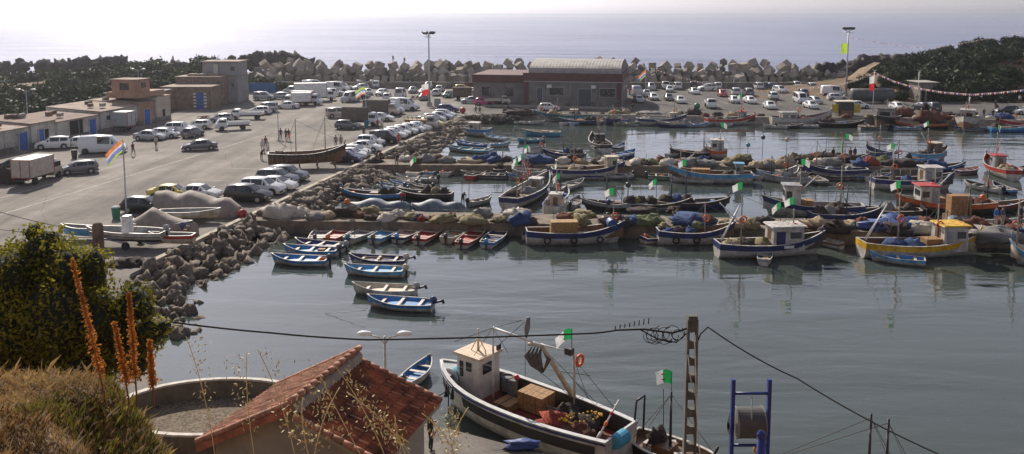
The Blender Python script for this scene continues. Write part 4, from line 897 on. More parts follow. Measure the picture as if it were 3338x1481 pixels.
def flood(t,x,y,vtop,lab,flg=None):
    p=P(*T(t,x,y)); ht=CAMZ-(vtop-HORV)*p.y/F; r=thing('floodlight_mast',lab,'floodlight mast',p); MB().tube([(0,0,0),(0,0,ht)],[.22,.10],10).build('mast',STEEL,r); MB().box((0,0,.4),(1.0,1.0,.8),0,0,.8).build('base',CONC,r)
    MB().torus((0,0,ht-.9),1.0,.06,'z',12).build('ring_platform',STEEL,r)
    for k in range(6):
        a=k*PI/3; f=MB().box((0,0,0),(.7,.25,.5)).build('floodlight',DARKM,r,(math.cos(a)*1.1,math.sin(a)*.9,ht-.1),a+PI/2); f.rotation_euler.x=R(35)
        MB().tube([(0,0,ht-.7),(math.cos(a)*1.1,math.sin(a)*.9,ht-.3)],.035,4).build('bracket',STEEL,r)
    MB().box((1.6,-.5,.8),(1.2,.8,1.6)).build('switch_cabinet',mat('cabinet_grey',(.3,.3,.28),.6),r)
    if flg: flag(r,(-.1,-.1,ht-(10 if flg=='wr' else 3.2)),1.6,2.2,flg,0,.1)
    return r
FL1=flood('S',1400,346,105,'tall floodlight mast with a ring of lamps left of the market hall','wr'); FL2=flood('S',2757,320,91,'tall floodlight mast with a lime green flag near the right hillside','green')
LP1=lamp2('S',413,706,6.9,'lamp post with a striped orange, white, blue and lime flag, leftmost',0,'dec',globe=.01,fs=1.75,fz=0); 
LP2=lamp2('S',1194,402,6.9,'street lamp with two white heads and a lime topped flag, middle parking',0,'dec2',fs=1.9,fz=-1)
LP3=lamp2('S',2104,330,6.9,'street lamp with a striped flag right of the market hall',0,'dec',globe=.3,fs=2.0,fz=-.5)
LP4=lamp2('S',2845,362,7.5,'street lamp on the far right quay with bunting and a cloth below its head',0,None,globe=.25)
flag(LP4,(0,-.1,6.4),1.0,2.6,'wr',0,.1)
LP5=lamp2('S',2991,337,6.5,'dark round headed lamp post beside the flat roofed hut',0,None,globe=.2)
lamp2('S',108,440,6.8,'street lamp with two white heads standing among the bushes at far left',0,None,pos=(-66-5,125,0)); lamp2('S',450,300,7.2,'street lamp with two white heads in front of the bushes behind the low block',0,None,pos=(PD(450,232,165).x,165,0))
lamp2('S',908,460,4.8,'slim lamp pole standing behind the old wooden hull on the parking',0,None,globe=.01)
hl=lamp2('S',1254,1440,PD(1254,1104,34.5).z+.1,'cream double lamp behind the foreground tiled house',0,None,pos=(PD(1254,1110,34.5).x,34.5,0),col=mat('cream_post',(.5,.46,.38),.6),globe=.62)
# electricity pole
pp=PD(2257,1039,21); ep=thing('lattice_pole','grey ladder shaped concrete electricity pole in the right foreground with a tangle of cables','electricity pole',(pp.x,21,0),0); PT=pp.z
cp=mat('pole_concrete',(.11,.112,.105),.9,0,.25,2,bump=.4)
for s in(-1,1): 
    m=MB(); m.prism([(s*.105-.03,-.11),(s*.105+.03,-.11),(s*.105+.03,.11),(s*.105-.03,.11)],0,PT); o=m.build('side_rail',cp,ep)
    for v_ in o.data.vertices: v_.co.x+=s*.07*(1-v_.co.z/PT)
z=PT-.25
MB().box((0,0,PT-.12),(.23,.2,.42)).build('head_block',cp,ep); k=0
while z>.5:
    z-=.42+.02*k**.5; wdd=.15+.14*(1-z/PT); MB().box((0,0,z),(wdd,.17,.20)).build('rung',cp,ep); k+=1
cbk=MB()
for k in range(11):
    cx=-.45-.16*k*.6+.1*hsh(k); cbk.torus((cx*.8,-.05+.04*hsh(k,2),PT-.36-.10*hsh(k,3)),.11+.11*hsh(k,4),.010,'y',16,0,hsh(k)*3,hsh(k)*3+4.6)
for k in range(8): cbk.tube([(-1.95+.12*k,0,PT-.28+.02*k),(-1.94+.12*k,0,PT-.19+.03*k)],.014,4)
cbk.tube([(-.1,0,PT-.25),(-.5,0,PT-.38),(-1.2,0,PT-.28),(-1.9,0,PT-.30)],.028,5); cbk.tube([(-.1,0,PT-.35),(-.4,-.02,PT-.62),(-.9,0,PT-.52),(-1.3,0,PT-.30)],.02,5)
cbk.tube([(.13,0,PT-.65),(.22,0,PT-.40),(.40,0,PT-.22)],.02,5); cbk.build('cable_tangle',RUB,ep)
m=MB(); m.tube([(.02,-.14,PT-.3),(.06,-.15,PT-.9),(.12,-.15,PT-2.2),(.20,-.15,PT-3.2),(.33,-.16,PT-4.2),(.42,-.2,PT-5)],.016,5); m.tube([(-.12,-.14,PT-.9),(-.05,-.14,PT-1.5),(.1,-.15,PT-2.0)],.012,5); m.build('pale_cable',WHITEP,ep)
def cable(name,lab,pts,r=.02,m=RUB,sag=0,n=26):
    out=[]; 
    for a,b2 in zip(pts[:-1],pts[1:]):
        a=Vector(a);b2=Vector(b2)
        for k in range(n): t=k/n; out.append(a.lerp(b2,t)-Vector((0,0,4*sag*t*(1-t))))
    out.append(Vector(pts[-1])); return tag(MB().tube(out,r,5).build(name,m),lab,'cable')
PX=pp.x
ca=PD(560,1050,19.5); c2_=PD(1200,1108,20); c3_=PD(1900,1088,20.8)
cable('overhead_cable','thick twisted overhead cable running from the left tree to the concrete electricity pole',[ca,PD(880,1085,19.7),c2_,c3_,(PX-1.9,21,PT-.30)],.022,RUB,.02,14)
cable('overhead_cable','thin cable sagging down from the electricity pole to the lower right',[(PX+.40,21,PT-.22),PD(2600,1235,20),PD(3060,1481,17.5),PD(3500,1750,15)],.018,RUB,.08,12)
cp_=thing('concrete_post','round topped weathered concrete post rising behind the left tree','post',(PD(318,740,24).x,24,0)); ptop=PD(318,725,24).z
MB().tube([(0,0,0),(0,0,ptop-.12),(0,0,ptop-.03),(0,0,ptop)],[.2,.15,.12,.04],12).build('shaft',mat('brown_concrete',(.16,.12,.10),.95,0,.3,3,bump=.4),cp_)
m=MB(); m.tube([(0,0,ptop-.35),(-.22,-.05,ptop-.28)],.03,5); m.tube([(0,0,ptop-.5),(-.3,-.05,ptop-.5)],.02,5); m.build('bracket',DARKM,cp_)
cable('overhead_cable','thin wire crossing the parking from the left edge to the round topped post',[PD(-80,665,30),PD(300,757,24)],.012,RUB,.1)
cable('overhead_cable','lower thin wire from the left edge towards the tree',[PD(-60,730,30),PD(35,752,26),PD(300,775,24.1)],.01,RUB,.05)
# blue winch frame
wp=PD(2442,1481,30); wf=thing('winch_frame','dark blue steel winch frame holding a large grey drum at the bottom right','winch',(wp.x,30,0)); bl=mat('deep_blue_steel',(.015,.035,.20),.45,0,.15,3)
zt=PD(2442,1236,30).z; xw=.66
for s in(-1,1): MB().box((s*xw,0,zt/2),(.13,.16,zt)).build('upright',bl,wf)
for v_ in(1283,1452): MB().tube([(-xw,0,PD(2442,v_,30).z),(xw,0,PD(2442,v_,30).z)],.055,8).build('crossbar',bl,wf)
zd=PD(2442,1388,30).z; d_=MB().cyl((.03,.25,zd),.56,.98,'x',28).build('drum',mat('drum_grey',(.085,.08,.078),.55,.2,.2,2),wf)
for s in(-1,1): MB().cyl((.03+s*.5,.25,zd),.59,.04,'x',28).build('drum_flange',mat('flange_steel',(.22,.21,.20),.5,.3),d_)
MB().tube([(0,-.1,PD(2442,1290,30).z),(0,-.25,PD(2442,1405,30).z)],.025,6).build('chain',STEEL,wf)
zb_=PD(2442,1418,28.6).z; MB().tube([(0,-1.4,0),(0,-1.4,zb_-.1)],.15,14).build('front_post',bl,wf); MB().ell((0,-1.4,zb_),(.165,.165,.165),14,10).build('ball_finial',bl,wf)
MB().tube([(-.15,-1.4,zb_-.13),(.15,-1.4,zb_-.13)],.05,8).build('collar',bl,wf)
m=MB()
for k in range(5): m.torus((-.72+.02*k,.2,zd-.18+.05*k),.22+.02*k,.02,'x',12)
m.build('hose_coil',RUB,wf); MB().torus((.42,.1,PD(2442,1470,30).z),.2,.05,'y',16).build('orange_ring',mat('ring_orange',(.65,.25,.03),.5),wf)
# bunting
PEN=[MB().add([(-.17,0,0),(.17,0,0),(0,0,-.42)],[(0,1,2)]).mesh('pennant',m_,False) for m_ in(WHITEF,REDF,WHITEF,BLUEF,ORF,WHITEF)]
def bunting(lab,pts,n,sz=1.):
    r=thing('bunting_string',lab,'bunting',pts[0]); o=Vector(pts[0]); pl=[Vector(p)-o for p in pts]; dense=[]
    for a,b2 in zip(pl[:-1],pl[1:]):
        for k in range(8): dense.append(a.lerp(b2,k/8))
    dense.append(pl[-1]); MB().tube(dense,.015,3).build('cord',WHITEF,r); tot=sum((b2-a).length for a,b2 in zip(dense[:-1],dense[1:])); acc=0;k=0
    for a,b2 in zip(dense[:-1],dense[1:]):
        L=(b2-a).length
        while acc+L>k*tot/n: 
            t=(k*tot/n-acc)/L; p=a.lerp(b2,max(0,t)); q=obj('pennant',PEN[k%6],r,p,math.atan2((b2-a).y,(b2-a).x)); q.scale=(sz,sz,sz); k+=1
            if k>n: break
        acc+=L
tp=Vector(LP4.location)+Vector((0,0,7.2))
def dz(x,y,d): return PD(*T('D',x,y),d)
bunting('long bunting of small pennants drooping from the lamp with bunting to the right picture edge',[tp,dz(1250,520,156),dz(1420,572,154),dz(1640,608,152),dz(1870,627,150),dz(2080,612,148),dz(2330,586,146)],78,1.)
bunting('short colourful bunting from the quay lamp down to the left behind the white van',[tp,dz(980,505,162),dz(900,528,168),dz(830,545,174)],24)
bunting('high bunting from the right floodlight mast out over the sea side of the hill',[dz(895,175,183),dz(1060,200,182),dz(1350,245,180),dz(1560,262,180),dz(1830,215,185),dz(2280,135,190)],60,.7)
bunting('bunting slanting down from the lamp right of the market hall towards the breakwater wall',[PD(2104,215,178),PD(2200,248,184),PD(2300,272,192),PD(2330,292,200)],30,.8)
bunting('low bunting strung along the back row of cars in the right parking',[PD(2330,290,197),PD(2430,293,195),PD(2520,297,190),PD(2600,288,186),PD(2720,280,182)],50,.8)
# ---------------- vegetation ----------------
GL='maquis bushes on the left headland'
def bushat(u,vt,y,rpx,lab,g,fl=.85):
    r=rpx*y/F*(1.5 if u>2700 else 1.); p=PD(u,vt,y); hh=r*fl; bush(p.x,y,p.z-hh*1.35,r*.92,hh,lab,g)
for u,v,y,r in [(30,226,200,85),(110,222,205,80),(190,218,210,80),(290,206,198,95),(230,230,180,90),(370,196,215,80),(470,180,212,85),(410,205,196,80),(360,228,180,90),(560,203,205,90),(480,225,180,80),(530,240,175,60),
   (620,205,200,75),(680,170,204,75),(735,182,206,75),(640,190,208,60),(90,255,162,110),(200,258,160,110),(10,262,155,110),(290,256,162,100),(380,262,162,90),(440,262,168,60),(130,296,148,110),(30,300,142,110),(230,300,146,100),(320,292,152,80),
   (60,345,136,90),(150,345,136,90),(240,338,140,80),(770,232,200,55),(810,250,200,60),(850,238,202,62),(905,258,202,55),(660,232,195,55),(600,240,190,60),(-40,340,136,90),(-30,250,160,110),(740,205,202,58),
   (860,258,198,50),(925,285,201,28),(400,300,165,50),(10,225,215,70),(150,214,222,70),(-10,330,140,90),(310,310,150,60)]:
    bushat(u,v,y,r,'rounded dark green maquis bush on the left headland',GL)
GR='maquis bushes on the right hillside'
for u,v,y,r in [(2925,182,196,34),(2905,225,190,30),(3010,170,205,36),(3060,158,200,62),(3130,157,205,45),(3200,133,215,48),(3240,150,200,60),(3320,132,208,70),(3290,170,195,70),(3180,185,192,60),(3100,200,188,70),(3030,215,186,50),
   (3340,200,190,70),(3240,225,184,70),(3150,250,180,70),(3080,268,179,50),(3320,260,180,80),(3230,285,177,60),(3340,310,176,60),(3150,300,177,45),(2935,290,177,22),(2800,240,188,30),(3000,245,183,30),(2945,205,190,40),(3395,160,200,70),(2830,262,181,20),(3100,225,184,60),(3060,190,193,60),(3270,200,188,60),(2905,190,198,28),(3380,230,185,80),(3290,320,176,40),(3200,330,176,36),(2960,255,181,26),(3170,215,190,60)]:
    bushat(u,v,y,r,'dense dark green maquis bush on the right hillside',GR)
for i_ in range(75):
    x=86+52*hsh(i_,1.3); y=175+44*hsh(i_,2.7); 
    if y>206 and x<100: continue
    r_=1.9+1.7*hsh(i_,5.1); z_=hillR(x,y); bush(x,y,z_-.5,r_,r_*.95,'dense dark green maquis bush on the right hillside',GR)
# path and stairs on headland
struct(MB().add([(*PD(2755,262,186).xy,PD(2755,262,186).z)]+[tuple(PD(u,v,y)) for u,v,y in((2800,262,186),(2840,222,194),(2870,205,200),(2850,203,200),(2800,225,194))],[(0,1,2,5),(5,2,3,4)]).build('footpath',mat('path_earth',(.34,.24,.15),.95,0,.2,1)))
# foreground tree
tree=thing('leafy_tree','large dark olive green leafy tree filling the lower left foreground','tree',(PD(260,1250,18).x,18,bank(-9,18)))
TO=Vector(tree.location); bl_=[]
for u,v,r,dy in [(60,900,125,0),(150,815,90,.3),(110,760,38,.3),(225,880,100,0),(300,860,60,0),(60,1060,170,0),(200,1020,150,-.3),(330,1040,120,0),(430,990,80,.2),(400,1120,120,.2),(490,1090,62,0),(535,1065,32,0),(270,1170,120,0),(100,1190,130,0),(470,1010,40,0),(-60,950,150,.2),(-60,1130,150,0),(450,1180,60,.2),(310,900,50,0),(20,850,60,.4)]:
    p=PD(u,v,18+dy)-TO; rr=r*18/F; bl_.append((p.x,p.y,p.z,rr,rr*1.25,rr))
V=leafcloud(bl_,30000,.052,5,.45); obj('crown',cloudmesh('crown',V,LE),tree)
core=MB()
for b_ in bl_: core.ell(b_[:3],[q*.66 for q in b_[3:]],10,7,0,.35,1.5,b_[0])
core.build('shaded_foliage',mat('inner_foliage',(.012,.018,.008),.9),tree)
tk_=MB(); tk_.tube([(0,0,-1),(0.05,0,.8),(.2,0,2.0)],[.16,.13,.08],8); tk_.tube([(0,0,.6),(-.9,.1,1.8),(-1.6,0,2.6)],[.09,.06,.03],7); tk_.tube([(0.05,0,.8),(.9,0,1.5),(1.6,0,2.3)],[.08,.05,.03],7); tk_.tube([(.9,0,1.5),(1.75,0,.9),(1.8,0,.2)],[.05,.04,.03],6); tk_.build('trunk',TRK,tree)
V=[]
# grasses on the bank
gm=leafmat('green_grass',(.06,.06,.012),(.22,.20,.035)); gd=leafmat('dry_grass',(.09,.05,.02),(.40,.26,.11)); gb=leafmat('brown_grass',(.05,.025,.01),(.20,.10,.04)); pale=mat('pale_straw',(.62,.52,.32),.7,0,.2,6)
def blades(name,lab,n,m,fn,hmin,hmax,wd,seed,lean=.5):
    g=np.random.default_rng(seed); VV=[]
    for i in range(n):
        q=fn(g); 
        if q is None: continue
        x,y,k=q; z=bank(x,y); h=(hmin+(hmax-hmin)*g.random())*k; a=g.random()*6.28; dx=math.cos(a)*wd; dy=math.sin(a)*wd; lx=g.normal()*lean*h; ly=g.normal()*lean*h
        VV+= [(x-dx,y-dy,z-.02),(x+dx,y+dy,z-.02),(x+lx*.4+dx*.7,y+ly*.4,z+h*.6),(x+lx,y+ly,z+h)]
    return tag(obj(name,cloudmesh(name,np.array(VV),m)),lab,'grass',None,'stuff')
def dens(x,y,s): return noise.noise(Vector((x*s,y*s,s*3)))
def f_all(g):
    y=7.4+g.random()**.8*5; x=-8.2+g.random()*6.2*(1); 
    if x>BX-.16*(y-8)+.95: return None
    return x,y,.6+.6*g.random()
blades('dry_grass','golden brown dry grass covering the foreground bank at the lower left',26000,gd,f_all,.03,.12,.006,1)
blades('brown_undergrowth','dark brown dead undergrowth tangled on the foreground bank',12000,gb,lambda g:(lambda q:q if q and dens(q[0],q[1],1.1)>-.05 else None)(f_all(g)),.04,.14,.007,2)
def f_g(g):
    y=8.3+g.random()*2.9; x=-5.6+g.random()*2.9; c=dens(x,y,.9)
    return (x,y,1.) if (c>.08 and x>-5.4 and x<BX-.16*(y-8)+.6) else None
blades('green_grass','tufts of fresh green grass on top of the foreground bank',6000,gm,f_g,.06,.20,.006,3,.35)
blades('straw_litter','pale straw stems and litter scattered over the foreground bank',6000,pale,f_all,.02,.12,.005,4,1.1)
def f_w(g):
    y=10.2+g.random()*2.4; x=-4.7-.16*(y-8)-g.random()*4+.6; return (x,y,1.)
blades('tall_weeds','taller dry weeds standing on the crest of the bank before the round terrace',260,gd,f_w,.08,.32,.005,9,.35)
# flower spikes
spm=leafmat('orange_seed_heads',(.22,.08,.02),(.75,.30,.06)); spm2=mat('spike_stem',(.25,.13,.05),.8)
g=np.random.default_rng(11)
for i,(u0,v0,u1,v1) in enumerate([(235,845,345,1275),(420,955,445,1275),(372,1050,420,1275),(487,1110,500,1280)]):
    y=10.2+.15*i; a=PD(u1,v1,y); b2=PD(u0,v0,y); r=thing('flower_spike',['tallest leaning orange brown flower spike in front of the dark tree','straight orange flower spike, second tallest, right of the leaning one','shorter orange flower spike between the two tallest','lowest orange flower spike beside the water edge'][i],'plant',a,0,'dried flower spikes on the bank')
    d=b2-a; MB().tube([(0,0,-.2),d*.5,d],[.012,.009,.004],5).build('stem',spm2,r); VV=[]
    n=900
    for k in range(n):
        t=.12+.88*(k/n); wdt=.046*(1.15-t*.75)*(.6+.4*math.sin(k*.35)**2); c=d*t+Vector(g.normal(size=3))*wdt*.75; s=.016+.012*g.random(); e=Vector(g.normal(size=3)).normalized()*s; f=Vector(g.normal(size=3)).normalized()*s
        VV+=[c-e,c-f*.6,c+e,c+f*.6]
    obj('seed_heads',cloudmesh('seed_heads',np.array([tuple(q) for q in VV]),spm),r)
# wild oats
om=mat('oat_husks',(.62,.50,.24),.6,0,.2,8)
for i,(u0,v0,u1,v1,y) in enumerate([(985,1190,1180,1490,6.2),(1120,1175,1260,1500,6.4),(1060,1265,1020,1520,5.6),(1175,1280,1350,1500,6.0),(940,1300,1010,1500,5.6),(880,1140,960,1480,6.6),(765,1150,830,1490,6.8),(1420,1350,1490,1500,6.0),(1485,1330,1470,1500,6.3),(645,1100,700,1480,7.2),(1240,1360,1330,1500,5.5)]):
    top=PD(u0,v0,y); bot=PD(u1,v1,y); bot.z=bot.z; d=top-bot; gz=bank(bot.x,bot.y); r=thing('wild_oat_stem','tall thin golden wild oat stem with hanging husks in the foreground','plant',(bot.x,bot.y,gz-.03),0,'wild oat stems'); r['u_']=u0
    off=Vector((0,0,bot.z-gz+.03)); pts=[Vector((0,0,0)),off]
    for k in range(1,9): t=k/8; pts.append(off+d*t+Vector((-.10*t*t*(1 if i%2 else -1),0,.03*math.sin(t*3))))
    MB().tube(pts,[.0035]*len(pts),4).build('stem',om,r); VV=[]
    for k in range(90):
        t=.25+.75*(k/90); c=off+d*t+Vector((g.normal()*.05,g.normal()*.04,g.normal()*.03)); s=.017; e=Vector((g.normal()*.5,g.normal()*.3,-.6+g.normal()*.4)).normalized()*s; f=e.cross(Vector(g.normal(size=3))).normalized()*s*.35
        VV+=[c-e,c-f,c+e,c+f]
    obj('husks',cloudmesh('husks',np.array([tuple(q) for q in VV]),om),r)
# ---------------- vehicles ----------------
KR=('parked nose to the quay kerb','cars parked along the quay kerb'); MR=('parked in the middle of the left parking','vehicles in the middle parking'); WR=('parked in front of the low stores','vehicles by the store row')
BR=('left of the market hall near the breakwater','vehicles parked below the breakwater'); RR=('parked on the right lot beyond the market hall','cars on the right lot'); HR=('on the road at the left','vehicles on the road'); LR=('parked beside the covered boats at lower left','vehicles by the covered boats')
h=-10.7
for x,y,k,c,dh in [(940,1098,'hatchback','navy',0),(985,1065,'sedan','white',0),(1020,1035,'hatchback','white',2),(1120,992,'sedan','white',0),(1165,940,'hatchback','white',0),(1300,915,'van','black',0),(1360,872,'sedan','white',1),(1395,862,'hatchback','white',-2),
  (1450,852,'hatchback','white',0),(1540,826,'hatchback','white',0),(1590,806,'sedan','white',0),(1730,762,'hatchback','yellow',0),(1755,716,'hatchback','silver',0),(1815,694,'sedan','silver',0)]: car('B',x,y,k,c,h+dh,KR)
for x,y,k,c,dh in [(1690,748,'hatchback','white',0),(1855,676,'hatchback','white',1)]: car('B',x,y,k,c,h+dh,KR)
for x,y,k,c,dh in [(30,528,'suv','black',0),(165,458,'suv','white',0),(285,415,'sedan','white',0),(300,368,'suv','grey',-1),(380,338,'suv','grey',2)]: car('F',x,y,k,c,h+dh,KR)
car('B',1622,795,'truck_stake','beige',h,KR,L=5.4)
for x,y,k,c,hh,kw in [(955,782,'hatchback','grey',-6,{}),(1085,752,'truck_tarp','white',-10,dict(L=6.2,bh=3.0)),(1262,706,'sedan','white',-12,{}),(1270,655,'truck_tarp','beige',-8,dict(L=6.4,bh=2.8)),(1335,640,'panel_van','silver',-8,{}),(1480,605,'panel_van','white',-14,{}),(865,676,'van','beige',24,{}),
   (980,532,'minibus','silver',-112,{}),(1075,498,'hatchback','black',-20,{}),(1890,622,'hatchback','navy',-6,{})]: car('B',x,y,k,c,hh,MR,**kw)
for x,y,k,c,hh,kw in [(1145,462,'sedan','silver',-75,{}),(1270,470,'hatchback','white',-105,{}),(1322,508,'hatchback','white',92,{}),(1445,495,'minibus','white',88,{}),(1360,378,'minibus','white',84,{}),(1225,398,'van','white',90,{}),(1525,388,'minibus','silver',-100,{}),
   (1070,415,'hatchback','white',-150,{}),(1560,445,'sedan','grey',-90,{}),(1665,458,'hatchback','white',-100,{}),(1665,512,'sedan','grey',90,{}),(1708,408,'suv','white',-92,{}),(1800,385,'van','grey',90,{}),(1780,468,'hatchback','white',88,{}),(1812,430,'hatchback','white',85,{}),(1890,488,'sedan','green',-100,{}),
   (2012,398,'hatchback','white',-80,{}),(2022,420,'hatchback','yellow',10,{}),(2062,505,'truck_tarp','cream',0,dict(L=5.6,bh=2.7)),(2095,540,'hatchback','silver',182,{}),(2225,555,'hatchback','pink',4,{}),(2190,480,'sedan','white',0,{}),(2160,450,'hatchback','white',0,{}),(2250,395,'minibus','white',120,{}),
   (650,518,'truck_box','white',14,dict(L=8.5,bh=3.7)),(640,412,'panel_van','white',20,{}),(860,430,'panel_van','white',-14,{}),(830,470,'suv','white',5,{}),(570,552,'truck_box','white',-10,dict(cb='silver',L=6.2,bh=2.7)),(480,562,'truck_box','white',188,dict(L=5.6,bh=2.6)),(390,588,'sedan','white',182,{}),(170,508,'van','silver',8,{}),(320,498,'hatchback','silver',180,{}),(432,452,'van','silver',190,{}),
   (190,620,'van','silver',184,{}),(130,642,'hatchback','white',184,{}),(15,690,'truck_flat','white',186,dict(L=5.6)),(930,412,'sedan','white',0,{}),(2215,430,'sedan','silver',10,{})]: car('B',x,y,k,c,hh,BR,**kw)
for x,y,k,c,hh,kw in [(500,972,'suv','white',200,{}),(720,955,'sedan','white',200,{}),(965,1010,'panel_van','white',14,{}),(1400,885,'sedan','silver',-4,{}),(1545,862,'hatchback','white',0,{}),(1685,818,'suv','white',4,{}),(1800,862,'hatchback','grey',80,{}),(1850,778,'hatchback','white',184,{}),
   (2060,715,'hatchback','silver',190,{}),(1075,800,'truck_box','white',170,dict(cb='silver',L=5.6,bh=3.0))]: car('A',x,y,k,c,hh,WR,**kw)
car('A',1860,985,'sedan','grey',200,HR,'dusty'); car('A',2165,795,'truck_flat','white',205,HR,L=5.2)
car('E',370,300,'truck_box','beige',84,HR,cb='beige',L=5.8,bh=2.75); car('E',740,208,'hatchback','grey',208,HR,'shiny'); car('E',150,170,'sedan','black',184,HR)
car('E',1350,565,'hatchback','black',-3,LR); car('E',1600,440,'sedan','yellow',-4,LR); car('E',1855,440,'sedan','white',-9,LR)
for x,y,k,c,hh in [(110,392,'panel_van','silver',92),(378,288,'suv','silver',-92),(610,272,'truck_flat','white',-95),(812,278,'van','white',88),(1050,256,'suv','black',100),(1310,296,'suv','white',188),(1492,280,'van','white',80),(1092,356,'sedan','white',-88),(685,322,'hatchback','white',-100),(300,395,'sedan','silver',-100),
   (165,500,'sedan','silver',-88),(412,458,'hatchback','white',-90),(668,466,'sedan','grey',-92),(862,512,'sedan','white',-92),(1566,398,'hatchback','red',-92),(1370,598,'truck_flat','white',-96),(1792,385,'van','white',84),(2000,380,'suv','grey',88),(1768,510,'hatchback','white',-92),(2032,512,'sedan','white',-88),(2362,610,'sedan','white',-92),
   (2420,450,'suv','white',82),(1752,240,'minibus','white',95),(2172,280,'van','white',88),(2380,290,'van','navy',92),(2538,340,'suv','white',-78)]: car('R',x,y,k,c,hh,RR,**(dict(L=5.2) if k=='truck_flat' else {}))
for x,y,k,c,hh in [(400,560,'hatchback','white',-90),(482,588,'suv','white',-95),(596,598,'van','white',84),(775,648,'panel_van','white',-6),(800,678,'hatchback','white',-3),(525,648,'suv','grey',85),(510,706,'minibus','white',-92),(628,708,'hatchback','silver',-84),(592,748,'sedan','white',-88),(965,742,'sedan','white',0),(1282,762,'hatchback','white',-90),
   (1470,760,'hatchback','black',100),(1555,770,'suv','black',88),(110,708,'sedan','white',-88),(92,648,'suv','grey',88),(2300,790,'sedan','white',180),(2150,785,'hatchback','black',184)]: car('D',x,y,k,c,hh,RR)
car('C',540,608,'hatchback','white',2,('parked in front of the market hall','cars before the market hall')); car('C',60,556,'truck_flat','beige',2,('parked at the left wing of the market hall','cars before the market hall'),L=5.2)
krow=sorted([o for o in COL.objects if o.get('group')=='cars parked along the quay kerb'],key=lambda o:o.location.dot(AV)); ps=-1e9
for o in krow:
    s_=o.location.dot(AV); n_s=max(s_,ps+2.12); o.location+=AV*(n_s-s_); ps=n_s
# motorcycles
def moto():
    r=thing('motorcycle','x','motorcycle'); MB().torus((.62,0,.3),.26,.05,'y',14).build('front_wheel',RUB,r); MB().torus((-.62,0,.3),.26,.05,'y',14).build('rear_wheel',RUB,r)
    m=MB(); m.ell((.1,0,.72),(.32,.15,.16),8,6); m.box((-.1,0,.42),(.45,.22,.3)); m.build('engine_and_tank',mat('moto_red',(.2,.02,.02),.4),r); MB().box((-.38,0,.76),(.6,.22,.09)).build('seat',RUB,r)
    m=MB(); m.tube([(.62,0,.3),(.42,0,.95)],.03,5); m.tube([(.42,-.3,.98),(.42,.3,.98)],.02,5); m.build('handlebar_fork',STEEL,r); return r
for t,x,y,hh in(('A',1880,700,30),('A',1915,695,20),('B',1560,500,70),('B',1600,500,75),('D',1320,668,10),('D',2070,745,40)): 
    p=P(*T(t,x,y)); r=inst('moto',moto,p,R(hh),'small dark motorcycle standing on the parking ground','motorcycles'); r['u_']=scr(p)[0]
